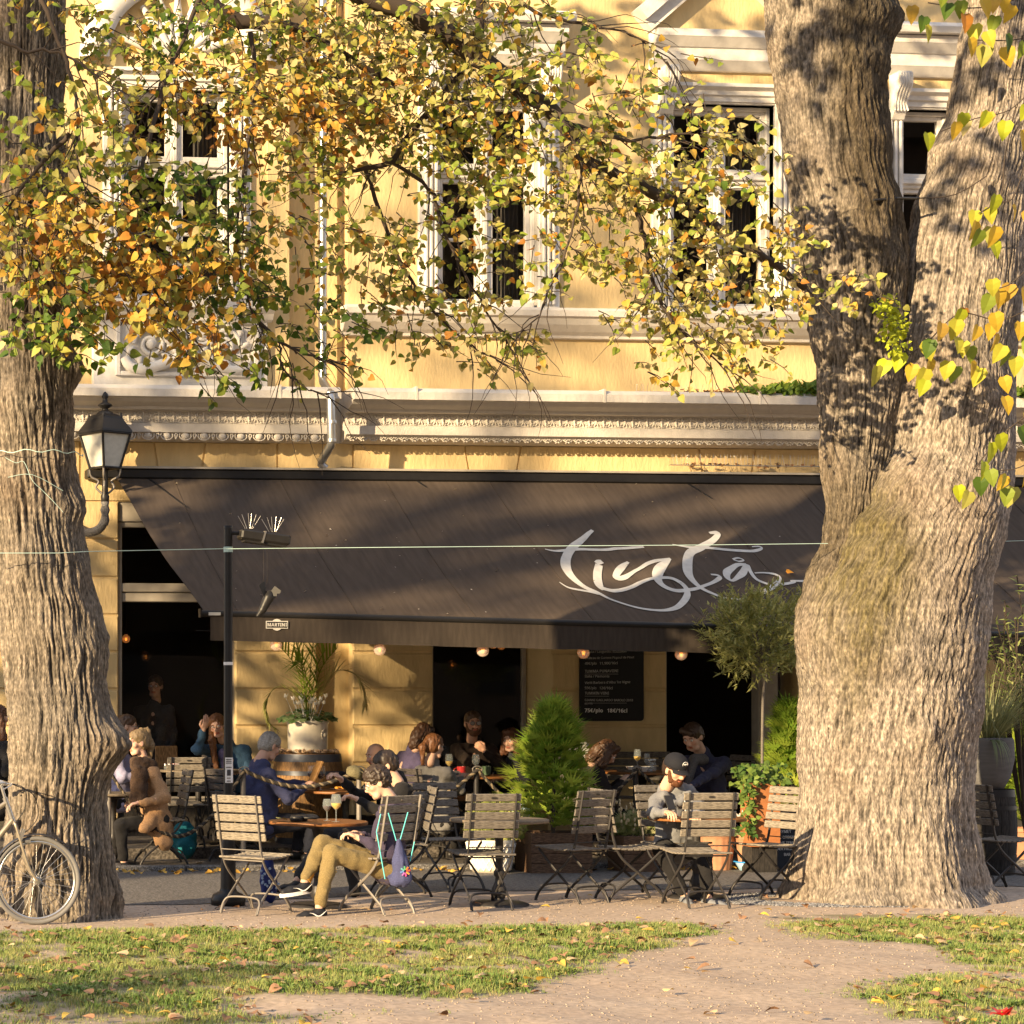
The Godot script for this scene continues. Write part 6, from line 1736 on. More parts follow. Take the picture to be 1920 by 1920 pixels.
func make_bicycle() -> void:
	var hub := Vector3(-6.793, 0.34, 7.72)
	var R := 0.338
	var t := thing("bicycle", "grey city bicycle leaning on the left linden, only its front half in view", "bicycle", Vector3(hub.x, 0, hub.z))
	var paint := mat(0.30, 0.26, 0.20, 0.4, "", Vector3.ONE, {"metal": 0.5, "coat": 0.5})
	var rubber := mat(0.16, 0.155, 0.15, 0.8)
	for wx in [0.0, -1.06]:
		var o := Vector3(wx, R, 0)
		var ring := PackedVector3Array(); var ring2 := PackedVector3Array()
		for k in 49:
			var a := TAU * k / 48.0
			ring.append(Vector3(cos(a), sin(a), 0) * (R - 0.018)); ring2.append(Vector3(cos(a), sin(a), 0) * (R - 0.045))
		var w := Node3D.new(); w.name = numbered(t, "front_wheel" if wx == 0.0 else "rear_wheel"); t.add_child(w); w.position = o
		var mb := MB.new(); mb.tube(ring, 0.019, 8, false)
		part(w, "tyre", mb, rubber)
		mb = MB.new(); mb.tube(ring2, 0.013, 6, false)
		part(w, "rim", mb, M.steel)
		mb = MB.new(); mb.tube(V([Vector3(0, 0, -0.05), Vector3(0, 0, 0.05)]), 0.016, 8)
		mb.ball(Vector3(0, 0, 0.03), Vector3(0.028, 0.028, 0.006), 10); mb.ball(Vector3(0, 0, -0.03), Vector3(0.028, 0.028, 0.006), 10)
		part(w, "hub", mb, M.steel)
		for k in 32:
			var a := TAU * k / 32.0
			var s := 1.0 if k % 2 == 0 else -1.0
			var b := a + (0.55 if (k / 2) % 2 == 0 else -0.55)
			mb = MB.new()
			mb.tube(V([Vector3(cos(b) * 0.024, sin(b) * 0.024, 0.03 * s), Vector3(cos(a), sin(a), 0) * (R - 0.05)]), 0.0022, 3, false)
			part(w, "spoke", mb, M.steel)
		# mudguard
		mb = MB.new()
		var rows := []
		for k in 20:
			var a := (0.25 + 0.62 * k / 19.0) * PI
			var r := PackedVector3Array()
			for q in [[-0.026, -0.012], [0.0, 0.0], [0.026, -0.012]]:
				r.append(o + Vector3(cos(a), sin(a), 0) * (R + 0.02 + q[1]) + Vector3(0, 0, q[0]))
			rows.append(r)
		mb.grid(rows)
		part(t, "mudguard", mb, M.hoop)
	for s in [-0.045, 0.045]:
		var mb := MB.new()
		mb.tube(smooth(V([Vector3(0, R, s), Vector3(-0.07, R + 0.11, s), Vector3(-0.16, R + 0.40, s * 0.8), Vector3(-0.175, R + 0.44, s * 0.3)]), 4), 0.012, 7)
		part(t, "fork_blade", mb, paint)
	var head := Vector3(-0.175, R + 0.43, 0)
	var headt := Vector3(-0.245, R + 0.63, 0)
	var mb := MB.new(); mb.tube(V([head, headt]), 0.021, 8); mb.tube(V([headt, headt + Vector3(-0.03, 0.10, 0)]), 0.013, 8)
	part(t, "head_tube", mb, M.steel)
	mb = MB.new(); mb.tube(V([head + Vector3(-0.01, 0.03, 0), Vector3(-0.62, 0.27, 0)]), 0.022, 8); mb.tube(V([headt + Vector3(0.01, -0.04, 0), Vector3(-0.70, 0.62, 0)]), 0.019, 8)
	mb.tube(V([Vector3(-0.62, 0.27, 0), Vector3(-0.78, 0.86, 0)]), 0.017, 8)
	for s in [-0.05, 0.05]:
		mb.tube(V([Vector3(-0.62, 0.27, s * 0.5), Vector3(-1.06, R, s)]), 0.01, 6); mb.tube(V([Vector3(-0.73, 0.68, s * 0.3), Vector3(-1.06, R, s)]), 0.009, 6)
	part(t, "frame", mb, paint)
	part(t, "saddle", net([[Vector3(-0.90, 0.95, -0.05), Vector3(-0.70, 0.95, 0), 0.045, 0.025], [Vector3(-0.90, 0.95, 0.05), Vector3(-0.70, 0.95, 0), 0.045, 0.025]], 0.012, 0.03), M.black)
	mb = MB.new()
	mb.tube(smooth(V([Vector3(-0.42, R + 0.74, 0.28), Vector3(-0.28, R + 0.75, 0.2), Vector3(-0.23, R + 0.74, 0.08), Vector3(-0.26, R + 0.73, 0), Vector3(-0.23, R + 0.74, -0.08), Vector3(-0.28, R + 0.75, -0.2), Vector3(-0.42, R + 0.74, -0.28)]), 4), 0.011, 7)
	part(t, "handlebar", mb, M.steel)
	for s in [-1.0, 1.0]:
		mb = MB.new(); mb.tube(V([Vector3(-0.46, R + 0.738, 0.285 * s), Vector3(-0.35, R + 0.746, 0.245 * s)]), 0.017, 8)
		part(t, "grip", mb, M.black)
		mb = MB.new(); mb.tube(smooth(V([Vector3(-0.28, R + 0.74, 0.19 * s), Vector3(-0.22, R + 0.74, 0.2 * s), Vector3(-0.3, R + 0.70, 0.25 * s)]), 4), 0.006, 5)
		part(t, "brake_lever", mb, M.steel)
	mb = MB.new()
	mb.tube(smooth(V([Vector3(-0.22, R + 0.74, 0.19), Vector3(-0.05, R + 0.66, 0.12), Vector3(0.0, R + 0.50, 0.07), Vector3(-0.06, R + 0.40, 0.05), Vector3(-0.11, R + 0.36, 0.04)]), 5), 0.004, 5)
	mb.tube(smooth(V([Vector3(-0.22, R + 0.74, -0.19), Vector3(-0.10, R + 0.70, 0.04), Vector3(-0.10, R + 0.55, 0.05), Vector3(-0.17, R + 0.44, 0.04)]), 5), 0.004, 5)
	part(t, "brake_cable", mb, M.black)
	mb = MB.new()
	mb.box(Vector3(-0.115, R + 0.35, 0.045), Vector3(0.018, 0.09, 0.015), Basis(Vector3(0, 0, 1), -0.35)); mb.box(Vector3(-0.075, R + 0.30, 0.04), Vector3(0.04, 0.02, 0.03))
	mb.box(Vector3(-0.115, R + 0.35, -0.045), Vector3(0.018, 0.09, 0.015), Basis(Vector3(0, 0, 1), -0.35))
	part(t, "rim_brake", mb, M.steel)
	mb = MB.new(); mb.tube(V([Vector3(-0.62, 0.27, -0.07), Vector3(-0.62, 0.27, 0.07)]), 0.02, 8); mb.ball(Vector3(-0.62, 0.27, 0.06), Vector3(0.09, 0.09, 0.004), 16)
	mb.tube(V([Vector3(-0.62, 0.27, 0.075), Vector3(-0.5, 0.15, 0.085)]), 0.01, 6); mb.box(Vector3(-0.48, 0.14, 0.12), Vector3(0.09, 0.02, 0.06))
	part(t, "crank", mb, M.hoop)

func make_boards() -> void:
	# chalkboard menu on the pier
	var x0 := 0.799; var x1 := 1.565; var y0 := 1.462; var y1 := 2.395
	var t := thing("menu_board", "black chalkboard wine menu hung on the yellow pier", "menu board", Vector3((x0 + x1) * 0.5, (y0 + y1) * 0.5, 0.012))
	var hw := (x1 - x0) * 0.5; var hh := (y1 - y0) * 0.5
	var poly := PackedVector2Array()
	for q in [[hw, hh, 0.0], [-hw, hh, 90.0], [-hw, -hh, 180.0], [hw, -hh, 270.0]]:
		for k in 5:
			var a := deg_to_rad(q[2] + k * 22.5)
			poly.append(Vector2(q[0] - signf(q[0]) * 0.04, q[1] - signf(q[1]) * 0.04) + Vector2(cos(a), sin(a)) * 0.04)
	var mb := MB.new(); mb.prism(poly, Transform3D(Basis.IDENTITY, Vector3.ZERO), 0.018)
	part(t, "board", mb, M.chalkb)
	var lines := [["Viini VALKOVIINI", 0.40, 0.050, 1], ["Ranska / Languedoc-Roussillon", 0.335, 0.036, 0], ["Château de Gamme Picpoul de Pinet", 0.265, 0.036, 0], ["49€/plo   11,90€/16cl", 0.20, 0.042, 0], ["TUMMA PUNAVIINI", 0.11, 0.046, 1], ["Italia / Piemonte", 0.05, 0.040, 0], ["Vietti Barbera d'Alba Tre Vigne", -0.02, 0.040, 0], ["55€/plo   12€/16cl", -0.085, 0.042, 0], ["TUMMIN VIINI", -0.145, 0.044, 1], ["GIANNI GAGLIARDO BAROLO 2018", -0.225, 0.037, 1], ["(0,375l)", -0.265, 0.028, 0], ["75€/plo   18€/16cl", -0.345, 0.062, 2]]
	for l in lines:
		var m := text(t, "chalk_writing", l[0], l[2], M.chalk if l[3] == 2 else M.chalk2, Vector3(-0.03, l[1], 0.0195), l[3] == 2)
		m.rotation.z = rf(-0.012, 0.02)
		var wd: float = m.mesh.get_aabb().size.x
		m.position.x = -hw + 0.06 + wd * 0.5
		if wd > hw * 2 - 0.1:
			m.scale.x = (hw * 2 - 0.1) / wd
			m.position.x = 0
		if l[3] == 1:
			mb = MB.new(); mb.bx(-hw + 0.06, -hw + 0.06 + minf(wd, 0.5), l[1] - 0.036, l[1] - 0.033, 0.0185, 0.02)
			part(t, "chalk_underline", mb, M.chalk2)
	# sandwich board by the forked linden
	var c := Vector3(1.604, 0.036, 3.1)
	t = thing("sandwich_board", "small dark chalkboard stand with white lettering beside the forked linden", "sandwich board", Vector3(c.x, 0.0, c.z))
	for s in [1.0, -1.0]:
		var lean := Basis(Vector3(1, 0, 0), -0.16 * s)
		mb = MB.new(); mb.box(lean * Vector3(0, 0.3, 0) + Vector3(0, 0, 0.1 * s), Vector3(0.30, 0.6, 0.014), lean, 0.004)
		var bd := part(t, "board_panel", mb, mat(0.012, 0.016, 0.026, 0.55))
		if s > 0:
			var q := 0.44
			for l in ["TERASSIN", "KYMET", "ALL ORDERS", "ON THE TERRACE", "ORDER FROM THE", "BAR"]:
				var m := text(bd, "chalk_writing", l, 0.04, M.chalk, lean * Vector3(0, q, 0.009) + Vector3(0, 0, 0.1))
				m.basis = lean
				q -= 0.058
	for s in [-0.15, 0.15]:
		mb = MB.new(); mb.box(Vector3(s, 0.29, 0.055), Vector3(0.014, 0.6, 0.02), Basis(Vector3(1, 0, 0), -0.16))
		part(t, "edge_strip", mb, M.chalk)


# ---------------------------------------------------------------- plants in pots
func blade(mb: MB, p: Vector3, d: Vector3, ln: float, w: float, droop: float, seg := 4) -> void:
	var side := d.cross(Vector3.UP)
	if side.length() < 0.05: side = Vector3(1, 0, 0)
	side = side.normalized()
	var l := PackedVector3Array(); var r := PackedVector3Array()
	var q := p; var dd := d.normalized()
	for k in seg + 1:
		var f := float(k) / seg
		var ww := w * (1.0 - pow(f, 1.6)) * (0.55 + 0.9 * sin(PI * minf(f + 0.2, 1.0)) * 0.6)
		l.append(q - side * ww); r.append(q + side * ww)
		q += dd * ln / seg
		dd = (dd + Vector3(0, -droop / seg, 0)).normalized()
	mb.grid([l, r])

func spray_mesh() -> Mesh:
	# flat fern-like spray of a cypress, one unit long in x
	var mb := MB.new()
	for k in 7:
		var a := (k - 3) * 0.30
		var o := Vector3(0.12 * absf(k - 3) * 0.4, 0, 0)
		blade(mb, o, Vector3(cos(a), 0.02 * (k % 2), sin(a)), 1.0 - 0.14 * absf(k - 3), 0.055, 0.25, 3)
	return mb.mesh()

func orient(out: Vector3, up: Vector3, s: float, at: Vector3) -> Transform3D:
	var o := out.normalized()
	var z := o.cross(up).normalized()
	return Transform3D(Basis(o * s, z.cross(o).normalized() * s, z * s), at)

func conifer(nm: String, label: String, at: Vector3, h: float, r: float, n: int, box: Vector3, pot: Material) -> Node3D:
	var t := thing(nm, label, "conifer", at)
	if box.x > 0.0:
		var mb := MB.new()
		for k in 4:
			mb = MB.new(); mb.box(Vector3(0, box.y * (0.125 + 0.25 * k), box.z * 0.5), Vector3(box.x, box.y * 0.25 - 0.004, 0.022), Basis.IDENTITY, 0.004)
			part(t, "planter_board", mb, pot)
		mb = MB.new()
		mb.bx(-box.x * 0.5, -box.x * 0.5 + 0.022, 0, box.y, -box.z * 0.5, box.z * 0.5 - 0.012); mb.bx(box.x * 0.5 - 0.022, box.x * 0.5, 0, box.y, -box.z * 0.5, box.z * 0.5 - 0.012); mb.bx(-box.x * 0.5, box.x * 0.5, 0, box.y, -box.z * 0.5, -box.z * 0.5 + 0.02)
		part(t, "planter_box", mb, pot)
		mb = MB.new(); mb.bx(-box.x * 0.48, box.x * 0.48, box.y - 0.05, box.y - 0.03, -box.z * 0.46, box.z * 0.46)
		part(t, "potting_soil", mb, M.soil)
	else:
		var mb := MB.new(); mb.lathe(P2([0.001, 0, 0.13, 0, 0.17, box.y - 0.04, 0.185, box.y - 0.04, 0.185, box.y, 0.16, box.y, 0.15, box.y - 0.04, 0.001, box.y - 0.04]), Vector3.ZERO, 20)
		part(t, "pot", mb, pot)
	var mb2 := MB.new(); mb2.tube(V([Vector3(0, box.y - 0.05, 0), Vector3(0.01, box.y + h * 0.5, 0), Vector3(0, box.y + h * 0.95, 0)]), PackedFloat32Array([0.022, 0.014, 0.004]), 6)
	part(t, "stem", mb2, M.twig)
	var xs := []; var cl := PackedColorArray()
	for i in n:
		var f := pow(rng.randf(), 0.75)
		var y := box.y + 0.03 + h * f
		var a := rf(0, TAU)
		var rr := r * pow(1.0 - f, 0.65) * (0.72 + 0.22 * sin(a * 3.0 + f * 9.0) + 0.2 * sin(a * 7.0 - f * 23.0)) * (0.45 + 0.65 * rng.randf()) + 0.02
		var o := Vector3(cos(a), 0, sin(a))
		var p := Vector3(0, y, 0) + o * rr
		xs.append(orient(o + Vector3(rf(-0.5, 0.5), rf(-0.05, 1.1) + f * 0.7, rf(-0.5, 0.5)), Vector3(rf(-0.6, 0.6), 1, rf(-0.6, 0.6)), rf(0.09, 0.24), p))
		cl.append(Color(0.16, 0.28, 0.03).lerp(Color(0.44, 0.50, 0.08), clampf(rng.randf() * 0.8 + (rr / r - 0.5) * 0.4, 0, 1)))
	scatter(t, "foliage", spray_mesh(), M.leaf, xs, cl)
	return t

func cyclamen(t: Node3D, c: Vector3, r: float, h: float, nl: int, nf: int) -> void:
	var lf := MB.new()
	lf.fan(V([Vector3(0, 0, 0), Vector3(0.35, 0.06, 0.45), Vector3(0.8, 0, 0.4), Vector3(1, -0.1, 0), Vector3(0.8, 0, -0.4), Vector3(0.35, 0.06, -0.45)]))
	var xs := []; var cl := PackedColorArray()
	for i in nl:
		var a := rf(0, TAU); var f := sqrt(rng.randf())
		var o := Vector3(cos(a), 0, sin(a))
		xs.append(orient(o + Vector3(0, rf(-0.6, 0.5), 0), Vector3(o.x * 0.7, 1, o.z * 0.7 + 0.4), rf(0.05, 0.075), c + o * r * f + Vector3(0, h * 0.55 * (1.0 - f * f * 0.8) * rf(0.4, 1.1), 0)))
		cl.append(Color(0.07, 0.15, 0.035).lerp(Color(0.32, 0.40, 0.22), rng.randf() * 0.8))
	scatter(t, "leaves", lf.mesh(), M.leaf, xs, cl)
	for i in nf:
		var a := rf(0, TAU); var f := sqrt(rng.randf()) * 0.85
		var p := c + Vector3(cos(a) * r * f, h * rf(0.75, 1.15), sin(a) * r * f)
		var mb := MB.new()
		mb.tube(V([c + Vector3(cos(a), 0, sin(a)) * r * f * 0.5, p]), 0.0025, 3, false)
		mb.col = Color(0.85, 0.83, 0.82)
		for k in 5:
			var b := TAU * k / 5.0 + a
			blade(mb, p, Vector3(cos(b) * 0.7, 1.0, sin(b) * 0.7), 0.055, 0.02, -0.1, 3)
		for k in mb.v.size():
			mb.c[k] = Color(0.85, 0.83, 0.82)
		part(t, "flower", mb, M.leaf)

func frond(t: Node3D, pts: PackedVector3Array, ln: float, tint: Color, spread := 0.85) -> void:
	var p := smooth(pts, 6)
	var mb := MB.new()
	mb.col = tint * 0.8
	mb.tube(p, 0.005, 4, false)
	mb.col = tint
	for k in range(5, p.size()):
		var d := (p[k] - p[k - 1]).normalized()
		var f := float(k) / p.size()
		for s in [-1.0, 1.0]:
			var side: Vector3 = d.cross(Vector3(0, 0, 1)).normalized() * s
			blade(mb, p[k], (side * spread + d * 1.0 + Vector3(0, 0, rf(-0.5, 0.5))), ln * (0.6 + 0.55 * sin(PI * f)) * rf(0.8, 1.1), 0.0125, 0.35, 3)
	part(t, "frond", mb, M.leaf)

func make_plants() -> void:
	var mb := MB.new()
	# --- wine barrel carrying the palm
	var bp := Vector3(-2.753, 0.623, 1.2) * Vector3(1, 0, 1) + Vector3(0, 0.16, 0)
	var t := thing("wine_barrel", "oak wine barrel with black hoops under the potted palm", "barrel", bp)
	barrel(t, 0.345, 0.40, 0.97, M.oak, M.hoop)
	text(t, "brand_letters", "ES", 0.15, M.boxwood, Vector3(-0.03, 0.43, 0.392))
	mb = MB.new(); mb.tube(V([Vector3(0, 0, -0.018), Vector3(0, 0, 0.018)]), 0.011, 7)
	var xs := []; var cl := PackedColorArray()
	for i in 110:
		var a := rf(0, TAU); var r := rf(0.24, 0.335)
		xs.append(Transform3D(Basis(Vector3.UP, rf(0, TAU)) * Basis(Vector3(1, 0, 0), rf(-0.5, 0.5)), bp + Vector3(cos(a) * r, 0.985 + rf(0, 0.025), sin(a) * r)))
		cl.append(Color(0.52, 0.36, 0.22) * rf(0.6, 1.2))
	tag(scatter(self, "wine_corks", mb.mesh(), M.dead, xs, cl), "wine corks heaped round the cream pot on the barrel top", "corks", "", "stuff")
	# --- potted palm
	t = thing("potted_palm", "palm with white cyclamen in a cream crock on the oak barrel", "potted plant", bp + Vector3(0.0, 0.97, 0))
	mb = MB.new(); mb.lathe(P2([0.001, 0.002, 0.205, 0.002, 0.212, 0.02, 0.216, 0.32, 0.228, 0.325, 0.228, 0.35, 0.20, 0.35, 0.195, 0.32, 0.001, 0.32]), Vector3.ZERO, 32)
	part(t, "pot", mb, M.cream)
	mb = MB.new()
	var ring := PackedVector3Array()
	for k in 21:
		var a := TAU * k / 20.0
		var th := 0.78 + 0.28 * cos(a) * 0.7
		ring.append(Vector3(sin(th - 0.15) * 0.219, 0.2 + 0.055 * sin(a), cos(th - 0.15) * 0.219))
	mb.tube(ring, 0.006, 5); mb.ball(Vector3(sin(0.63) * 0.217, 0.2, cos(0.63) * 0.217), Vector3(0.03, 0.025, 0.02), 8)
	part(t, "emblem", mb, M.cream)
	cyclamen(t, Vector3(0, 0.34, 0), 0.28, 0.24, 190, 22)
	var o := t.position
	var gr := Color(0.17, 0.27, 0.03)
	for q in [[-0.09, 1.26, 0.05], [0.04, 1.30, 0.0], [0.16, 1.14, 0.08], [-0.19, 1.14, 0.1], [0.06, 1.1, 0.16], [-0.04, 1.2, -0.12], [-0.12, 1.0, 0.2]]:
		frond(t, V([Vector3(0, 0.33, 0), Vector3(q[0] * 0.3, 0.6, q[2] * 0.4), Vector3(q[0] * 0.8, 0.92, q[2]), Vector3(q[0] * 1.8, q[1], q[2] * 1.6)]), 0.34, gr.lerp(Color(0.40, 0.46, 0.07), rng.randf()), 0.9)
	frond(t, V([Vector3(0, 0.4, 0.05), Vector3(0.12, 0.62, 0.08), Vector3(-2.5, 1.996, 1.3) - o, Vector3(-2.294, 2.008, 1.3) - o, Vector3(-2.18, 1.835, 1.35) - o, Vector3(-2.168, 1.674, 1.35) - o]), 0.24, Color(0.50, 0.42, 0.18), 0.35)
	frond(t, V([Vector3(0, 0.4, 0.05), Vector3(-2.93, 1.777, 1.3) - o, Vector3(-3.117, 1.846, 1.3) - o, Vector3(-3.24, 1.691, 1.3) - o, Vector3(-3.237, 1.491, 1.35) - o, Vector3(-3.143, 1.388, 1.35) - o]), 0.12, Color(0.26, 0.26, 0.08), 0.3)
	# --- conifers in boxes
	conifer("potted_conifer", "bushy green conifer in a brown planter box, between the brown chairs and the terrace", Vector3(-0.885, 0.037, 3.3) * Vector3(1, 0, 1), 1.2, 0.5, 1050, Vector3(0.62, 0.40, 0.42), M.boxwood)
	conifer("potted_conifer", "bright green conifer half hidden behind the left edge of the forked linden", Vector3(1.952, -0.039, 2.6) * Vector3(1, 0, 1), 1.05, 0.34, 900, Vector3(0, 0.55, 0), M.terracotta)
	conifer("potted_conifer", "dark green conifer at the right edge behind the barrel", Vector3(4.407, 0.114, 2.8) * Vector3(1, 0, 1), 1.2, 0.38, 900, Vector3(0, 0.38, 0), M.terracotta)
	# --- box of pale seed-headed grass
	t = thing("planter_box", "brown planter box of pale flowering herbs behind the turned chair", "planter", Vector3(0.006, 0.027, 3.25) * Vector3(1, 0, 1))
	for k in 4:
		mb = MB.new(); mb.box(Vector3(0, 0.045 + 0.09 * k, 0.18), Vector3(0.45, 0.086, 0.022), Basis.IDENTITY, 0.004)
		part(t, "planter_board", mb, M.boxwood)
	mb = MB.new(); mb.bx(-0.225, 0.225, 0, 0.35, -0.18, 0.168)
	part(t, "planter_box", mb, M.boxwood)
	xs = []; cl = PackedColorArray()
	var sp := spray_mesh()
	for i in 260:
		var a := rf(0, TAU); var r := sqrt(rng.randf())
		xs.append(orient(Vector3(cos(a) * 0.6, rf(0.3, 1.2), sin(a) * 0.6), Vector3(rf(-1, 1), 0.4, 1), rf(0.07, 0.12), Vector3(cos(a) * r * 0.22, 0.34 + 0.22 * rng.randf() * (1.2 - r * 0.5), sin(a) * r * 0.16)))
		cl.append(Color(0.16, 0.24, 0.05).lerp(Color(0.42, 0.40, 0.20), rng.randf()))
	scatter(t, "foliage", sp, M.leaf, xs, cl)
	mb = MB.new(); mb.ball(Vector3.ZERO, Vector3(0.012, 0.02, 0.012), 6)
	xs = []; cl = PackedColorArray()
	for i in 80:
		xs.append(Transform3D(Basis.IDENTITY, Vector3(rf(-0.26, 0.24), 0.42 + rf(0, 0.28), rf(-0.15, 0.2)))); cl.append(Color(0.62, 0.52, 0.34) * rf(0.8, 1.2))
	scatter(t, "seed_heads", mb.mesh(), M.leaf, xs, cl)
	# --- white woven pot with pale heather
	t = thing("woven_pot", "white woven-pattern pot of pale green heather behind the front chair", "potted plant", Vector3(-1.523, 0.073, 3.3) * Vector3(1, 0, 1))
	mb = MB.new(); mb.lathe(P2([0.001, 0, 0.17, 0, 0.2, 0.06, 0.235, 0.30, 0.235, 0.33, 0.215, 0.33, 0.21, 0.3, 0.001, 0.3]), Vector3.ZERO, 28)
	part(t, "pot", mb, M.cream)
	mb = MB.new()
	for k in 22:
		for s in [-1.0, 1.0]:
			var pth := PackedVector3Array()
			for j in 9:
				var y := 0.03 + 0.033 * j
				var a: float = TAU * (k + s * j * 0.32) / 22.0
				var r := lerpf(0.19, 0.237, j / 8.0)
				pth.append(Vector3(cos(a) * r, y, sin(a) * r))
			mb.tube(pth, 0.007, 4, false)
	part(t, "weave", mb, M.china)
	xs = []; cl = PackedColorArray()
	for i in 420:
		var a := rf(0, TAU); var r := sqrt(rng.randf())
		xs.append(orient(Vector3(cos(a) * 0.35, 1.0, sin(a) * 0.35), Vector3(rf(-1, 1), 0.3, 1), rf(0.06, 0.11), Vector3(cos(a) * r * 0.30 + 0.06, 0.30 + 0.42 * rng.randf() * (1.15 - r * 0.5), sin(a) * r * 0.2)))
		cl.append(Color(0.20, 0.25, 0.05).lerp(Color(0.46, 0.46, 0.16), rng.randf()))
	scatter(t, "foliage", sp, M.leaf, xs, cl)
	# --- standard shrub with a ball crown, in a tall rusty planter with ivy
	var at := Vector3(1.147, 0.186, 3.5) * Vector3(1, 0, 1)
	t = thing("standard_shrub", "grey-green ball-headed shrub on a tall bare stem in a rusty planter", "potted plant", at)
	mb = MB.new(); mb.prism(P2([-0.16, -0.13, 0.13, -0.16, 0.16, 0.12, -0.12, 0.15]), Transform3D(Basis(Vector3(1, 0, 0), Vector3(0, 0, -1), Vector3(0, 1, 0)), Vector3(0, 0.26, 0)), 0.62)
	part(t, "planter", mb, M.rust)
	mb = MB.new(); mb.bx(-0.13, 0.13, 0.0, 0.26, -0.1, 0.1)
	part(t, "plinth", mb, M.darkwood)
	var top := Vector3(1.114, 2.355, 3.5) - at
	mb = MB.new(); mb.tube(smooth(V([Vector3(0.03, 0.85, 0), Vector3(1.175, 1.244, 3.5) - at, Vector3(1.186, 1.773, 3.5) - at, Vector3(1.214, 2.011, 3.5) - at, top]), 4), 0.014, 7)
	for k in 14:
		var a := TAU * k / 14.0
		mb.tube(V([top + Vector3(0.05, -0.3, 0), top + Vector3(cos(a) * 0.28, rf(-0.2, 0.3), sin(a) * 0.28)]), 0.004, 4, false)
	part(t, "stem", mb, M.slat)
	var lf := MB.new(); blade(lf, Vector3.ZERO, Vector3(1, 0.1, 0), 1.0, 0.14, 0.3, 3)
	xs = []; cl = PackedColorArray()
	for i in 640:
		var d := Vector3(rf(-1, 1), rf(-1, 1), rf(-1, 1)).normalized()
		var q := top + d * Vector3(0.43, 0.40, 0.42) * pow(rng.randf(), 0.4) * (1.0 + 0.18 * sin(d.x * 7.0 + d.y * 5.0))
		var g := (d + Vector3(rf(-0.4, 0.4), rf(0, 0.9), rf(-0.4, 0.4))).normalized()
		for k in 9:
			var pa := q + g * 0.018 * k
			xs.append(orient(g * 0.6 + Vector3(rf(-1, 1), rf(-0.6, 1), rf(-1, 1)), Vector3(rf(-1, 1), 1, rf(-1, 1)), rf(0.05, 0.085), pa))
			cl.append(Color(0.20, 0.22, 0.06).lerp(Color(0.50, 0.48, 0.20), rng.randf() * 0.85))
	scatter(t, "foliage", lf.mesh(), M.leaf, xs, cl)
	xs = []; cl = PackedColorArray()
	for i in 330:
		var u := rng.randf()
		var q := Vector3(rf(-0.24, 0.22), 0.90 + rf(-0.05, 0.18), rf(-0.15, 0.22))
		if u < 0.3: q = Vector3(-0.2 + rf(-0.08, 0.06), 0.88 - rng.randf() * 0.5, 0.16 + rf(-0.05, 0.06))
		xs.append(orient(Vector3(rf(-1, 1), rf(-1, 0.5), rf(-0.2, 1)), Vector3(rf(-0.6, 0.6), 0.6, 1), rf(0.04, 0.065), q))
		cl.append(Color(0.04, 0.10, 0.02).lerp(Color(0.20, 0.28, 0.06), rng.randf()))
	scatter(t, "ivy", leaf_mesh().mesh(), M.leaf, xs, cl)
	# --- terracotta pots with cyclamen
	t = thing("flower_pot", "fluted terracotta pot of white cyclamen beside the chalkboard stand", "flower pot", Vector3(1.148, 0.069, 3.35) * Vector3(1, 0, 1))
	fluted(t, 0.155, 0.36)
	cyclamen(t, Vector3(0, 0.35, 0), 0.2, 0.2, 110, 9)
	t = thing("flower_pot", "wide terracotta pot under the bearded man's table", "flower pot", Vector3(0.862, 0.059, 3.2) * Vector3(1, 0, 1))
	fluted(t, 0.17, 0.38)
	# --- right of the forked linden: dark barrel, grey pot with grass, tall shrub
	at = Vector3(3.246, 0.208, 4) * Vector3(1, 0, 1)
	t = thing("dark_barrel", "tall dark barrel behind the right-hand chair, carrying the grey pot", "barrel", at)
	barrel(t, 0.20, 0.23, 0.84, M.darkwood, M.black)
	t = thing("grass_pot", "rounded grey stone pot of long drooping grass on the dark barrel", "potted plant", at + Vector3(-0.02, 0.84, 0))
	mb = MB.new(); mb.lathe(P2([0.001, 0.002, 0.13, 0.002, 0.19, 0.12, 0.225, 0.30, 0.22, 0.47, 0.205, 0.50, 0.18, 0.50, 0.19, 0.45, 0.001, 0.45]), Vector3.ZERO, 24)
	part(t, "pot", mb, M.stonepot)
	mb = MB.new()
	for i in 420:
		var a := rf(0, TAU)
		mb.col = Color(0.15, 0.17, 0.07).lerp(Color(0.36, 0.37, 0.2), rng.randf())
		blade(mb, Vector3(cos(a) * 0.1, 0.45, sin(a) * 0.1), Vector3(cos(a) * rf(0.1, 0.9), rf(0.8, 1.4), sin(a) * rf(0.1, 0.9)), rf(0.6, 1.15), 0.005, rf(1.0, 2.6), 6)
	part(t, "long_grass", mb, M.leaf)
	mb = MB.new()
	for i in 14:
		mb.col = Color(0.2, 0.24, 0.13)
		blade(mb, Vector3(-0.1 + rf(-0.03, 0.05), 0.47, 0.2), Vector3(rf(-0.2, 0.2), 0.1, 0.5), rf(0.3, 0.5), 0.006, 4.0, 6)
	part(t, "trailing_grass", mb, M.leaf)
	at = Vector3(3.823, 0.176, 3.6) * Vector3(1, 0, 1)
	t = thing("tall_shrub", "tall grey-green shrub behind the pot of grass at the right edge", "shrub", at)
	mb = MB.new()
	xs = []; cl = PackedColorArray()
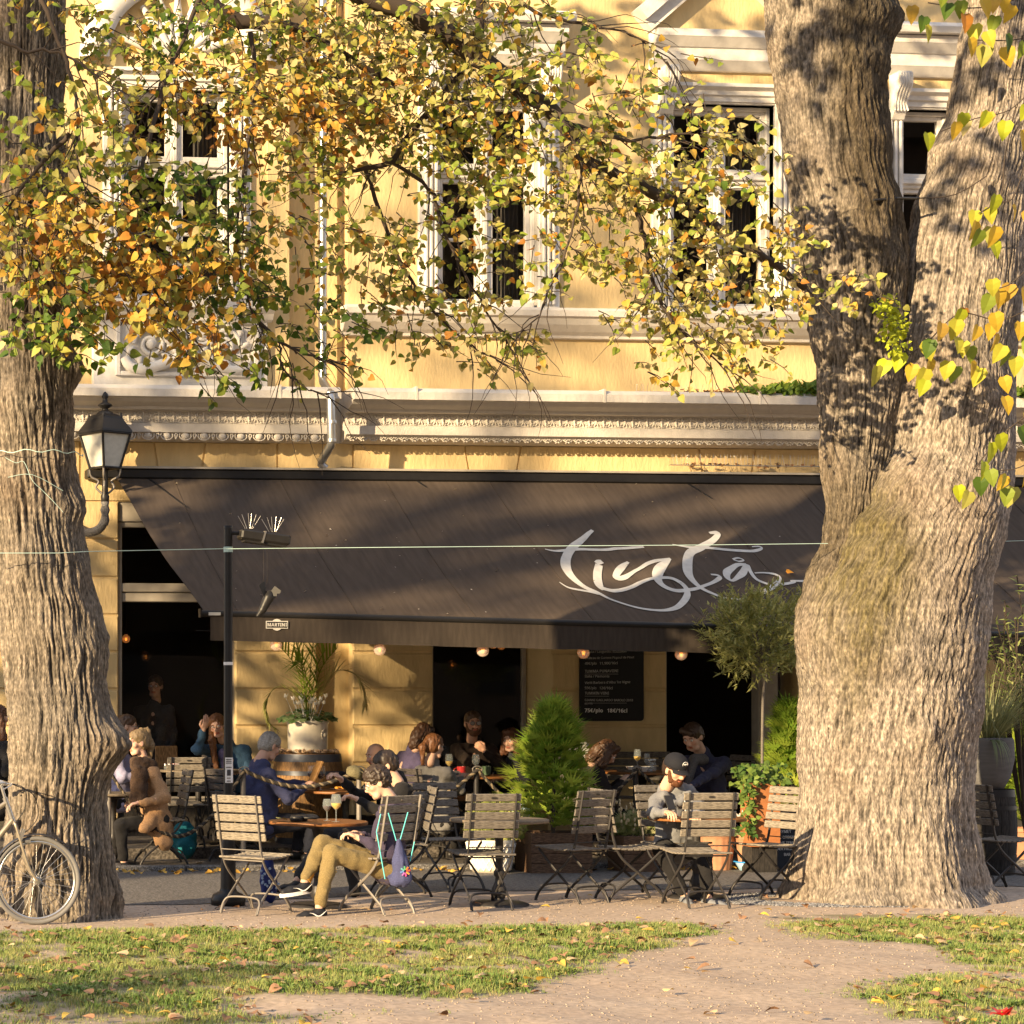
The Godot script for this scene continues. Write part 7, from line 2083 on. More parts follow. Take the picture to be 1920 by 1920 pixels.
	for i in 70:
		var b := Vector3(rf(-0.15, 0.3), 1.5, rf(-0.2, 0.2))
		var e := Vector3(rf(-0.42, 0.6), rf(1.7, 3.0), rf(-0.4, 0.4))
		if e.x < -0.2: e.y = minf(e.y, 2.5)
		mb.tube(V([Vector3(0.05, 0.3, 0), b, e]), 0.006, 4, false)
		for k in 22:
			var q := b.lerp(e, 0.1 + 0.9 * k / 21.0)
			xs.append(orient(Vector3(rf(-1, 1), rf(-0.2, 1), rf(-1, 1)), Vector3(rf(-1, 1), 1, rf(-1, 1)), rf(0.06, 0.1), q))
			cl.append(Color(0.11, 0.16, 0.04).lerp(Color(0.34, 0.38, 0.14), rng.randf()))
	part(t, "branches", mb, M.twig)
	scatter(t, "foliage", lf.mesh(), M.leaf, xs, cl)
	# --- weeds rooted on the cornice ledge
	for q in [[1370, 1545, 110, "wild green weeds sprouting along the cornice ledge left of the forked linden"], [1880, 1960, 60, "wild green weeds on the cornice ledge right of the forked linden"]]:
		var x0 := lerpf(2.397, 3.51, 0.0) if q[0] == 1370 else 5.666
		var x1 := 3.51 if q[0] == 1370 else 6.185
		t = thing("ledge_weeds", q[3], "weeds", Vector3((x0 + x1) * 0.5, 5.2, 0.42))
		xs = []; cl = PackedColorArray()
		for i in q[2] * 4:
			var f := pow(rng.randf(), 0.6)
			xs.append(orient(Vector3(rf(-1, 1), rf(-0.3, 1), rf(-0.3, 1)), Vector3(rf(-1, 1), 0.8, 1), rf(0.05, 0.09), Vector3(lerpf(x0, x1, f) - t.position.x, rf(-0.03, 0.13) * (0.4 + f * 0.6), rf(-0.1, 0.14))))
			cl.append(Color(0.07, 0.15, 0.02).lerp(Color(0.24, 0.33, 0.05), rng.randf()))
		scatter(t, "foliage", leaf_mesh().mesh(), M.leaf, xs, cl)

func barrel(t: Node3D, r0: float, r1: float, h: float, wood: Material, iron: Material) -> void:
	var n := 20
	for k in n:
		var rows := []
		var tone := rf(-0.003, 0.003)
		for j in 9:
			var f := j / 8.0
			var r := lerpf(r0, r1, sin(PI * f)) + tone
			var row := PackedVector3Array()
			for q in [-0.5, -0.47, 0.0, 0.47, 0.5]:
				var a: float = -TAU * (k + q) / n
				var rr: float = r - (0.006 if absf(q) > 0.48 else 0.0)
				row.append(Vector3(cos(a) * rr, h * f, sin(a) * rr))
			rows.append(row)
		var mb := MB.new(); mb.grid(rows)
		part(t, "stave", mb, wood)
	for f in [[0.0, 0.07], [0.19, 0.24], [0.76, 0.81], [0.91, 0.995]]:
		var mb := MB.new()
		var pr := PackedVector2Array()
		for k in 5:
			var y: float = lerpf(f[0], f[1], k / 4.0)
			pr.append(Vector2(lerpf(r0, r1, sin(PI * y)) + 0.006, y * h))
		mb.lathe(pr, Vector3.ZERO, 36)
		part(t, "hoop", mb, iron)
	var mb := MB.new(); mb.lathe(P2([0.001, h - 0.02, r0 - 0.005, h - 0.02]), Vector3.ZERO, 28)
	part(t, "barrel_head", mb, wood)

func fluted(t: Node3D, r: float, h: float) -> void:
	var rows := []
	for q in [[0.75, 0.0], [0.82, 0.3], [0.95, 0.8], [1.0, 0.88], [1.08, 0.9], [1.08, 1.0], [0.98, 1.0], [0.95, 0.92]]:
		var ring := PackedVector3Array()
		for k in 64:
			var a := -TAU * k / 64.0
			var rr: float = r * q[0] * (1.0 + (0.035 * absf(sin(a * 8.0)) if q[1] < 0.85 else 0.0))
			ring.append(Vector3(cos(a) * rr, h * q[1], sin(a) * rr))
		rows.append(ring)
	var mb := MB.new(); mb.grid(rows, true)
	part(t, "pot", mb, M.terracotta)
	mb = MB.new(); mb.lathe(P2([0.001, h * 0.93, r * 0.97, h * 0.93]), Vector3.ZERO, 20)
	part(t, "potting_soil", mb, M.soil)


# ---------------------------------------------------------------- things on the tables
func wine_glass(label: String, at: Vector3, h: float, r: float, fill, grp := "wine glasses") -> void:
	var t := thing("wine_glass", label, "wine glass", at, grp)
	var mb := MB.new()
	mb.lathe(P2([0.001, 0.004, r * 0.85, 0.002, r * 0.85, 0.004, 0.006, 0.010, 0.004, 0.03, 0.004, h * 0.42, 0.012, h * 0.46, r * 0.85, h * 0.58, r, h * 0.70, r * 0.92, h * 0.86, r * 0.76, h]), Vector3.ZERO, 20)
	part(t, "glass", mb, M.glassware)
	mb = MB.new()
	for y in [[0.76, h], [1.0, h * 0.70]]:
		var ring := PackedVector3Array()
		for k in 21: ring.append(Vector3(cos(TAU * k / 20.0) * r * y[0], y[1], sin(TAU * k / 20.0) * r * y[0]))
		if y[0] < 0.9: mb.tube(ring, 0.0012, 4, false)
	part(t, "rim", mb, M.glassware)
	if fill:
		mb = MB.new()
		mb.lathe(P2([0.001, h * 0.46, 0.010, h * 0.47, r * 0.83, h * 0.585, r * 0.97, h * 0.685, 0.001, h * 0.685]), Vector3.ZERO, 16)
		part(t, "wine", mb, fill)

func mug(label: String, at: Vector3, m: Material) -> void:
	var t := thing("mug", label, "mug", at)
	var mb := MB.new()
	mb.lathe(P2([0.001, 0.002, 0.038, 0.002, 0.042, 0.01, 0.048, 0.10, 0.045, 0.10, 0.039, 0.015, 0.001, 0.012]), Vector3.ZERO, 20)
	part(t, "cup", mb, m)
	mb = MB.new(); mb.tube(smooth(V([Vector3(-0.043, 0.085, 0), Vector3(-0.075, 0.075, 0), Vector3(-0.078, 0.045, 0), Vector3(-0.04, 0.025, 0)]), 4), 0.006, 6)
	part(t, "handle", mb, m)

func dish(nm: String, label: String, at: Vector3, r: float, h: float, m: Material) -> void:
	var mb := MB.new()
	mb.lathe(P2([0.001, 0.002, r * 0.5, 0.002, r * 0.55, 0.008, r, h, r * 0.96, h, r * 0.5, 0.014, 0.001, 0.012]), Vector3.ZERO, 24)
	solo(nm, mb, m, label, nm, at)

func make_tableware() -> void:
	var t1 := Vector3(-4.248, 0, 6.539).y + 0.712
	var u1 := func(v: Vector3, y: float) -> Vector3: return Vector3(v.x, y, v.z)
	wine_glass("glass of white wine on the front left table", u1.call(Vector3(-4.16, 0.648, 6.75), t1), 0.225, 0.044, M.wine)
	wine_glass("smaller glass of red drink behind the white wine on the front table", u1.call(Vector3(-4.19, 0.665, 6.6), t1), 0.18, 0.036, M.red_wine)
	var t := thing("headphones", "black folded headphones lying on the front left table", "headphones", u1.call(Vector3(-4.434, 0.66, 6.65), t1))
	var mb := MB.new()
	for q in [[-0.03, 0.0], [0.03, -0.05]]:
		mb = MB.new(); mb.lathe(P2([0.001, 0.001, 0.045, 0.001, 0.05, 0.012, 0.05, 0.035, 0.042, 0.048, 0.001, 0.05]), Vector3(q[0], 0, q[1]), 18)
		part(t, "ear_cup", mb, M.black)
	mb = MB.new(); mb.tube(smooth(V([Vector3(0.03, 0.03, 0.0), Vector3(0.08, 0.03, 0.03), Vector3(0.14, 0.025, 0.0), Vector3(0.13, 0.025, -0.06), Vector3(0.05, 0.03, -0.08)]), 4), 0.011, 6)
	part(t, "headband", mb, M.black)
	var yl := leaf_mesh()
	for k in yl.c.size(): yl.c[k] = Color(0.5, 0.42, 0.12)
	part(self, "table_leaf", yl, M.dead, Transform3D(Basis(Vector3.UP, 0.5).scaled(Vector3.ONE * 0.1), u1.call(Vector3(-4.599, 0.641, 6.6), t1 + 0.02)))
	tag(get_child(get_child_count() - 1), "yellow fallen leaf lying on the front table left of the headphones", "leaf")
	# white-haired man's table
	var y4 := 0.772
	wine_glass("left of two red wine glasses in front of the barrel", u1.call(Vector3(-2.959, 0.786, 2.05), y4), 0.25, 0.052, M.red_wine)
	wine_glass("right of two red wine glasses in front of the barrel", u1.call(Vector3(-2.914, 0.781, 2.2), y4), 0.25, 0.052, M.red_wine)
	dish("plate", "white plate with an orange snack on the white-haired man's table", u1.call(Vector3(-2.693, 0.792, 2.2), y4), 0.12, 0.018, M.china)
	t = thing("snack", "orange snack heaped on the white plate by the barrel", "food", u1.call(Vector3(-2.693, 0.792, 2.2), y4 + 0.014))
	for k in 9:
		mb = MB.new(); mb.ball(Vector3(rf(-0.06, 0.06), 0.012, rf(-0.05, 0.05)), Vector3(0.022, 0.014, 0.018), 7)
		part(t, "morsel", mb, mat(0.55, 0.24, 0.03, 0.6))
	# middle table
	var y5 := 0.902
	wine_glass("glass of amber wine left of the red mug", u1.call(Vector3(-1.417, 0.941, 1.85), y5), 0.23, 0.04, M.wine)
	wine_glass("empty wine glass in front of the man in sunglasses", u1.call(Vector3(-1.05, 0.968, 1.65), y5), 0.22, 0.042, null)
	mug("red mug on the table of the man in sunglasses", u1.call(Vector3(-1.283, 0.952, 1.85), y5), mat(0.42, 0.03, 0.03, 0.3, "", Vector3.ONE, {"coat": 0.5}))
	mug("green mug under the hand of the man in sunglasses", u1.call(Vector3(-0.971, 0.948, 1.75), y5), mat(0.06, 0.10, 0.05, 0.3, "", Vector3.ONE, {"coat": 0.5}))
	dish("saucer", "black saucer between the ponytailed woman and the red mug", u1.call(Vector3(-1.43, 0.945, 1.95), y5), 0.085, 0.014, M.black)
	# crowded table
	var y6 := 0.952
	wine_glass("glass of white wine standing among the bowls right of the curly-haired woman", u1.call(Vector3(0.581, 1.019, 2), y6), 0.23, 0.038, M.wine)
	wine_glass("slim glass on the crowded table behind the bearded man's cap", u1.call(Vector3(0.593, 1.014, 2.2), y6), 0.19, 0.032, null)
	dish("bowl", "pale green bowl on the crowded terrace table", u1.call(Vector3(0.534, 1.008, 2), y6), 0.075, 0.05, M.china)
	dish("bowl", "white bowl right of the pale green bowl on the crowded table", u1.call(Vector3(0.739, 0.999, 1.9), y6), 0.085, 0.045, M.china)
	dish("bowl", "small white bowl at the front of the crowded table", u1.call(Vector3(0.541, 0.988, 2.25), y6), 0.05, 0.05, M.china)
	for k in 3:
		t = thing("cruet", ["glass cruet nearest the bearded man's cap", "middle glass cruet on the crowded table", "short glass cruet behind the white bowls"][k], "cruet", u1.call(Vector3(0.681, 0.99, 2.15), y6) + Vector3(0.05 * k - 0.03, 0, -0.06 * k))
		mb = MB.new(); mb.lathe(P2([0.001, 0.002, 0.026, 0.002, 0.028, 0.06, 0.014, 0.085, 0.012, 0.11, 0.017, 0.115, 0.001, 0.118]), Vector3.ZERO, 14)
		part(t, "bottle", mb, M.glassware)
		mb = MB.new(); mb.lathe(P2([0.018, 0.115, 0.018, 0.13, 0.001, 0.135]), Vector3.ZERO, 12)
		part(t, "cap", mb, M.steel)
	mb = MB.new(); mb.box(Vector3(0, 0.01, 0), Vector3(0.26, 0.018, 0.13), Basis(Vector3.UP, 0.1), 0.004)
	solo("serving_board", mb, M.oldtable, "pale wooden serving board on the crowded terrace table", "board", u1.call(Vector3(0.442, 0.991, 2.15), y6))
	# left window table
	var y7 := 0.962
	t = thing("table_sign", "red and white reserved card standing on the left terrace table", "sign", u1.call(Vector3(-4.255, 1.12, 1.3), y7))
	mb = MB.new(); mb.box(Vector3(0, 0.045, 0), Vector3(0.12, 0.075, 0.006), Basis(Vector3(1, 0, 0), -0.2)); mb.box(Vector3(0, 0.004, 0), Vector3(0.12, 0.008, 0.05))
	part(t, "card", mb, mat(0.5, 0.03, 0.03, 0.5))
	mb = MB.new(); mb.box(Vector3(0, 0.016, 0.012), Vector3(0.118, 0.024, 0.004), Basis(Vector3(1, 0, 0), -0.2))
	part(t, "card_foot", mb, M.card)
	var tx := text(t, "lettering", "VARATTU", 0.03, M.card, Vector3(0, 0.056, 0.006), true)
	tx.rotation.x = -0.2
	mb = MB.new(); mb.box(Vector3(0, 0.12, 0), Vector3(0.245, 0.25, 0.02), Basis(Vector3(1, 0, 0), -0.1), 0.006); mb.box(Vector3(0, 0.009, 0.02), Vector3(0.245, 0.016, 0.09), Basis.IDENTITY, 0.004)
	solo("menu_stand", mb, M.oak, "plain upright wooden menu stand on the left terrace table", "menu stand", u1.call(Vector3(-4.251, 1.14, 0.95), y7))
	for k in 2:
		t = thing("shaker", ["left salt shaker beside the red card", "right salt shaker beside the red card"][k], "shaker", u1.call(Vector3(-4.354, 1.116, 1.35), y7) + Vector3(0.045 * k, 0, 0))
		mb = MB.new(); mb.lathe(P2([0.001, 0.002, 0.016, 0.002, 0.014, 0.05, 0.001, 0.055]), Vector3.ZERO, 10)
		part(t, "jar", mb, M.glassware)
		mb = MB.new(); mb.lathe(P2([0.014, 0.048, 0.012, 0.066, 0.001, 0.068]), Vector3.ZERO, 10)
		part(t, "lid", mb, M.steel)

# ---------------------------------------------------------------- bulbs, bags, leaves and other small things
func bulb(label: String, at: Vector3, r: float, up: float) -> void:
	var t := thing("light_bulb", label, "light bulb", at, "filament bulbs")
	var mb := MB.new()
	mb.lathe(P2([0.001, -r, r * 0.5, -r * 0.87, r * 0.87, -r * 0.5, r, 0, r * 0.87, r * 0.5, r * 0.5, r * 0.87, r * 0.32, r * 1.12]), Vector3.ZERO, 18)
	part(t, "globe", mb, glass(0.42, 0.92, 0.88, 0.84, 0.05))
	mb = MB.new(); mb.lathe(P2([r * 0.34, r * 1.0, r * 0.36, r * 1.7, r * 0.2, r * 1.9, 0.001, r * 1.92]), Vector3.ZERO, 12)
	mb.tube(V([Vector3(0, r * 1.9, 0), Vector3(0.002, r * 1.9 + up, 0)]), 0.004, 4)
	part(t, "socket", mb, M.black)
	mb = MB.new()
	for s in [-1.0, -0.33, 0.33, 1.0]:
		mb.tube(V([Vector3(s * r * 0.22, r * 0.25, 0), Vector3(s * r * 0.14, -r * 0.38, 0.004)]), 0.0035, 4)
	part(t, "filament", mb, glow(1.0, 0.55, 0.18, 1.3))
	var l := OmniLight3D.new()
	l.name = "bulb_light"
	l.light_color = Color(1.0, 0.65, 0.3); l.light_energy = 0.0005; l.omni_range = 12.0; l.omni_attenuation = 2.0; l.light_size = 0.02; l.shadow_enabled = true
	t.add_child(l)

func make_small_things() -> void:
	var B := [Vector3(-3.587, 2.258, 2.93), Vector3(-2.527, 2.212, 2.93), Vector3(-1.463, 2.203, 2.93), Vector3(-0.413, 2.184, 2.93), Vector3(0.614, 2.17, 2.93)]
	var bl := ["globe bulb under the white logo at the awning's left end", "globe bulb hanging above the bald man", "globe bulb hanging before the middle window", "globe bulb hanging in front of the menu board", "globe bulb hanging before the dark doorway"]
	for k in 5: bulb(bl[k], B[k], 0.062, 0.03)
	var I := [Vector3(-4.335, 2.418, -0.8), Vector3(0.249, 2.37, -1.2), Vector3(0.349, 2.358, -1.2)]
	for k in 3: bulb(["lit bulb inside the left restaurant window", "left lit bulb inside the middle window", "right lit bulb inside the middle window"][k], I[k], 0.05, 0.8)
	var mb := MB.new()
	mb.tube(V([Vector3(-4.4, B[0].y + 0.14, 2.93), B[0] + Vector3(0, 0.12, 0), B[1] + Vector3(0, 0.115, 0), B[2] + Vector3(0, 0.115, 0), B[3] + Vector3(0, 0.115, 0), B[4] + Vector3(0, 0.115, 0), Vector3(6.8, B[4].y + 0.05, 2.93)]), 0.005, 5)
	solo("light_cable", mb, M.black, "black cable of the bulbs strung behind the awning valance", "cable")
	# bird spikes on the awning box and the cornice
	for q in [[1.79, 4.263, 4.40, 0.2, 0.13, "thin bird spikes along the awning top beside the forked linden"], [1.263, 2.429, 5.2, 0.45, 0.09, "thin bird spikes on the cornice ledge left of the weeds"]]:
		var t := thing("bird_spikes", q[5], "bird spikes", Vector3(q[0], q[2], q[3]))
		mb = MB.new(); mb.bx(0, q[1] - q[0], 0, 0.008, -0.02, 0.02)
		var x := 0.02
		while x < q[1] - q[0]:
			mb.tube(V([Vector3(x, 0.005, 0), Vector3(x + rf(-0.01, 0.01), q[4], rf(-0.06, 0.06))]), 0.0022, 3, false)
			x += 0.04
		part(t, "spike_strip", mb, M.steel)
	# olive cap on the rope post
	var cp := Vector3(-2.711, 0.971, 2.75)
	var t := thing("cap", "olive cap hung over the rope post behind the young man's head", "cap", cp)
	part(t, "crown", net([[Vector3(-0.02, 0.0, 0), Vector3(0.085, 0.075, 0.08), Basis(Vector3(0, 0, 1), -0.5), 1], [Vector3(-0.04, -0.12, 0), Vector3(0.13, 0.07, 0.14), Basis(Vector3(0, 0, 1), -0.5), -1]], 0.01, 0.02, 0.006, 14.0), mat(0.30, 0.26, 0.14, 0.9, "cloth", Vector3.ONE * 4))
	mb = MB.new(); mb.lathe(P2([0.001, 0.0, 0.06, -0.006, 0.085, -0.02, 0.084, -0.024, 0.06, -0.011, 0.001, -0.005]), Vector3(0.09, -0.01, 0.02), 18, Basis(Vector3(0, 0, 1), -0.7), Vector2(1, 0.8))
	part(t, "peak", mb, mat(0.26, 0.22, 0.12, 0.9))
	# drawstring bag on the front chair
	var bg := Vector3(-3.9, 0.463, 7.56)
	t = thing("drawstring_bag", "navy drawstring bag with cyan cords and a colourful pinwheel print", "bag", bg)
	var navy := mat(0.075, 0.085, 0.20, 0.85, "cloth", Vector3.ONE * 5, {"rim": 0.2})
	part(t, "pouch", net([[Vector3(-0.01, 0.14, 0), Vector3(0.0, -0.02, 0), 0.02, 0.055], [Vector3(0.0, -0.02, 0.0), Vector3(0.02, -0.14, 0), 0.055, 0.072], [Vector3(-0.04, -0.16, 0), Vector3(-0.085, -0.13, 0), 0.05, 0.012]], 0.009, 0.03, 0.012, 11.0, Vector3(1.6, 0.5, 1)), navy)
	var cols := [Color(0.85, 0.10, 0.06), Color(0.9, 0.25, 0.04), Color(0.15, 0.55, 0.25), Color(0.2, 0.6, 0.6), Color(0.2, 0.35, 0.8), Color(0.55, 0.2, 0.6), Color(0.85, 0.12, 0.4), Color(0.9, 0.45, 0.1)]
	for k in 8:
		var a: float = TAU * k / 8.0 + 0.2
		mb = MB.new()
		mb.box(Vector3(cos(a) * 0.026, sin(a) * 0.026, 0), Vector3(0.03, 0.013, 0.004), Basis(Vector3(0, 0, 1), a), 0.0015)
		part(t, "print_petal", mb, mat(cols[k].r * 0.7, cols[k].g * 0.7, cols[k].b * 0.7, 0.8), Transform3D(Basis(Vector3(1, 0, 0), 0.12), Vector3(0.015, -0.085, 0.079)))
	for q in [[Vector3(-3.923, 0.611, 7.54), Vector3(-3.987, 0.828, 7.54)], [Vector3(-3.893, 0.611, 7.54), Vector3(-3.829, 0.832, 7.54)], [Vector3(-4.013, 0.312, 7.54), Vector3(-4.081, 0.679, 7.54)], [Vector3(-4.081, 0.679, 7.54), Vector3(-4.047, 0.82, 7.54)], [Vector3(-3.812, 0.448, 7.54), Vector3(-3.777, 0.602, 7.54)]]:
		mb = MB.new(); mb.tube(V(q), 0.0045, 5)
		wpart(t, "cord", mb, mat(0.12, 0.55, 0.58, 0.7))
	# bags under the tables
	var bb := Vector3(-4.573, 0.419, 6.2)
	t = thing("shopping_bag", "bright blue patterned bag standing under the front left table", "bag", Vector3(bb.x, 0, bb.z))
	part(t, "pouch", net([[Vector3(0, 0.17, 0), Vector3(0.075, 0.17, 0.05), Basis(Vector3(0, 0, 1), 0.1), 1], [Vector3(0.0, 0.27, 0), Vector3(0.05, 0.13, 0.03), Basis.IDENTITY, 1]], 0.012, 0.03, 0.012, 10.0), mat(0.012, 0.03, 0.20, 0.6, "cloth", Vector3.ONE * 6))
	for k in 22:
		mb = MB.new(); mb.ball(Vector3(rf(-0.08, 0.08), rf(0.06, 0.30), 0.05), Vector3(0.012, 0.012, 0.006), 6)
		part(t, "printed_dot", mb, mat(0.30, 0.42, 0.62, 0.7))
	bb = Vector3(-4.304, 0.224, 2)
	t = thing("rucksack", "teal rucksack on the terrace floor behind the blonde woman's chair", "bag", Vector3(bb.x, 0.05, bb.z))
	part(t, "pouch", net([[Vector3(0, 0.2, 0), Vector3(0.14, 0.2, 0.1), Basis.IDENTITY, 1], [Vector3(0, 0.13, 0.1), Vector3(0.1, 0.09, 0.05), Basis.IDENTITY, 1]], 0.014, 0.03, 0.01, 9.0), mat(0.01, 0.17, 0.22, 0.8, "cloth", Vector3.ONE * 4))
	mb = MB.new(); mb.tube(smooth(V([Vector3(-0.06, 0.38, 0), Vector3(-0.03, 0.44, 0), Vector3(0.03, 0.44, 0), Vector3(0.06, 0.38, 0)]), 3), 0.008, 5)
	part(t, "carry_loop", mb, M.black)
	# blue bowl by the flower pots, pale blue bundle in the heather
	bb = Vector3(1.127, 0, 3.153)
	t = thing("water_bowl", "pale blue plastic bowl with a darker rim on the ground by the flower pots", "bowl", Vector3(bb.x, 0.006, bb.z + 0.2))
	mb = MB.new(); mb.lathe(P2([0.001, 0, 0.10, 0, 0.145, 0.085, 0.14, 0.085, 0.098, 0.01, 0.001, 0.01]), Vector3.ZERO, 24)
	part(t, "basin", mb, mat(0.35, 0.55, 0.72, 0.4))
	mb = MB.new(); mb.lathe(P2([0.143, 0.078, 0.158, 0.082, 0.158, 0.092, 0.14, 0.092]), Vector3.ZERO, 24)
	part(t, "rim", mb, mat(0.03, 0.25, 0.62, 0.4))
	solo("blue_bundle", net([[Vector3.ZERO, Vector3(0.10, 0.075, 0.07), Basis(Vector3(0, 0, 1), -0.4), 1]], 0.012, 0.02, 0.015, 8.0), mat(0.45, 0.58, 0.78, 0.8), "pale blue cloth bundle lying in the heather left of the conifer", "cloth", Vector3(-1.173, 0.599, 3.2))
	# fallen leaves: the larger ones single, the litter one mass
	var single := [[1010, 1847, 0.11, 0, "large yellow leaf on the bare soil at the lower middle"], [1250, 1865, 0.09, 1, "pale curled leaf alone on the worn path"], [912, 1822, 0.10, 2, "dry brown leaf in the grass left of the path's edge"], [1160, 1815, 0.10, 3, "twisted yellow leaf at the grass edge above the path"], [1030, 1708, 0.09, 0, "yellow leaf on the gravel under the brown chair"], [1425, 1722, 0.10, 0, "yellow leaf on the gravel below the light chair"], [640, 1775, 0.10, 2, "reddish brown leaf in the lawn below the young man"], [235, 1900, 0.13, 2, "pointed tan leaf at the bottom left"], [1545, 1745, 0.10, 2, "curled brown leaf beside the grass island"], [1675, 1880, 0.13, 0, "golden leaf in the lawn at the lower right"], [1870, 1686, 0.10, 0, "yellow leaf on the gravel right of the forked linden"], [365, 1622, 0.12, 0, "orange leaf at the terrace edge left of the lamp post"], [885, 1737, 0.08, 2, "small rusty leaf on the gravel edge"]]
	var gp := [Vector3(-4.349, 0, 11.378), Vector3(-3.773, 0, 11.848), Vector3(-4.428, 0, 10.743), Vector3(-3.518, 0, 10.639), Vector3(-2.485, 0, 7.055), Vector3(-1.079, 0, 7.773), Vector3(-4.924, 0, 9.334), Vector3(-7.056, 0, 12.288), Vector3(-1.049, 0, 8.662), Vector3(-2.645, 0, 12.278), Vector3(1.749, 0, 6.425), Vector3(-4.317, 0, 2.522), Vector3(-3.539, 0, 8.138)]
	var tint := [Color(0.55, 0.38, 0.06), Color(0.62, 0.50, 0.22), Color(0.32, 0.16, 0.06), Color(0.5, 0.4, 0.1)]
	for k in single.size():
		var lm := leaf_mesh(1.0, 0.45)
		for i in lm.c.size(): lm.c[i] = tint[single[k][3]]
		var p: Vector3 = gp[k]
		var o := part(self, "fallen_leaf", lm, M.dead, Transform3D(Basis.from_euler(Vector3(rf(-0.3, 0.3), rf(0, TAU), rf(-0.2, 0.5))).scaled(Vector3.ONE * single[k][2] * 0.8), p + Vector3(0, height(p.x, p.z) + 0.03, 0)))
		tag(o, single[k][4], "leaf", "fallen leaves")
	var xs := []; var cl := PackedColorArray()
	for i in 3600:
		var pz := 6.2 + 7.0 * rng.randf(); var px := rf(-8.2, 2.4)
		var g := grassy(px, pz) if pz > 7.8 else 0.0
		if rng.randf() > 0.05 + 0.8 * g: continue
		xs.append(Transform3D(Basis.from_euler(Vector3(rf(-0.35, 0.35), rf(0, TAU), rf(-0.35, 0.35))).scaled(Vector3.ONE * rf(0.04, 0.085)), Vector3(px, height(px, pz) + rf(0.012, 0.04), pz)))
		var u := rng.randf()
		cl.append((Color(0.26, 0.145, 0.08) if u < 0.62 else (Color(0.42, 0.30, 0.17) if u < 0.88 else Color(0.5, 0.33, 0.06))) * rf(0.7, 1.2))
	for i in 120:   # along the terrace edge and the ledges
		xs.append(Transform3D(Basis.from_euler(Vector3(rf(-0.6, 0.6), rf(0, TAU), rf(-0.6, 0.6))).scaled(Vector3.ONE * rf(0.05, 0.09)), Vector3(rf(-5.5, 2.0), 0.02, rf(2.97, 3.3))))
		cl.append(Color(0.5, 0.30, 0.06) * rf(0.6, 1.2))
	for i in 90:
		xs.append(Transform3D(Basis.from_euler(Vector3(rf(-0.6, 0.6), rf(0, TAU), rf(-0.6, 0.6))).scaled(Vector3.ONE * rf(0.04, 0.07)), Vector3(rf(1.789, 3.727), 5.22, rf(0.3, 0.5))))
		cl.append(Color(0.30, 0.15, 0.06) * rf(0.6, 1.2))
	for i in 60:
		xs.append(Transform3D(Basis.from_euler(Vector3(rf(-0.6, 0.6), rf(0, TAU), rf(-0.6, 0.6))).scaled(Vector3.ONE * rf(0.04, 0.07)), Vector3(rf(1.982, 4.379), 4.42, rf(0.05, 0.25))))
		cl.append(Color(0.30, 0.15, 0.06) * rf(0.6, 1.2))
	for i in 70:
		var q := awn(rf(-4.3, 3.5), rng.randf(), 0.02)
		xs.append(Transform3D(Basis.from_euler(Vector3(rf(0.1, 0.6), rf(0, TAU), rf(-0.2, 0.2))).scaled(Vector3.ONE * rf(0.012, 0.03)), q))
		cl.append(Color(0.55, 0.48, 0.38) * rf(0.5, 1.2))
	tag(scatter(self, "leaf_litter", leaf_mesh(1.0, 0.4).mesh(), M.dead, xs, cl), "small dry leaves littering the lawn, gravel, ledges and awning", "leaf litter", "", "stuff")
	var lm2 := leaf_mesh(1.0, 0.6)
	for i in lm2.c.size(): lm2.c[i] = Color(0.72, 0.30, 0.03)
	tag(part(self, "fallen_leaf", lm2, M.dead, Transform3D(Basis.from_euler(Vector3(0.6, 0.2, 0.3)).scaled(Vector3.ONE * 0.09), Vector3(2.24, 3.028, 1.997) + Vector3(0, 0.03, 0))), "orange leaf lying on the awning right of the lettering", "leaf", "fallen leaves")
	# red blossom at the lower right corner
	var fp := Vector3(-2.692, 0, 13.341)
	t = thing("red_flower", "bright red blossom in the lawn at the bottom right corner", "flower", fp)
	mb = MB.new(); mb.tube(V([Vector3(0, 0, 0), Vector3(0.01, 0.06, 0), Vector3(0, 0.11, 0.01)]), 0.004, 5)
	part(t, "stalk", mb, mat(0.10, 0.18, 0.03))
	for k in 9:
		var a := TAU * k / 9.0 + rf(-0.2, 0.2)
		mb = MB.new(); blade(mb, Vector3(rf(-0.02, 0.02), 0.09, 0.01), Vector3(cos(a) * 0.8, rf(0.3, 1.2), sin(a) * 0.8), rf(0.05, 0.085), 0.026, 0.8, 4)
		part(t, "petal", mb, mat(0.62, 0.035, 0.03, 0.55, "", Vector3.ONE, {"back": Color(0.6, 0.1, 0.1)}))


# ---------------------------------------------------------------- people
var heads := {}
var hands := {}

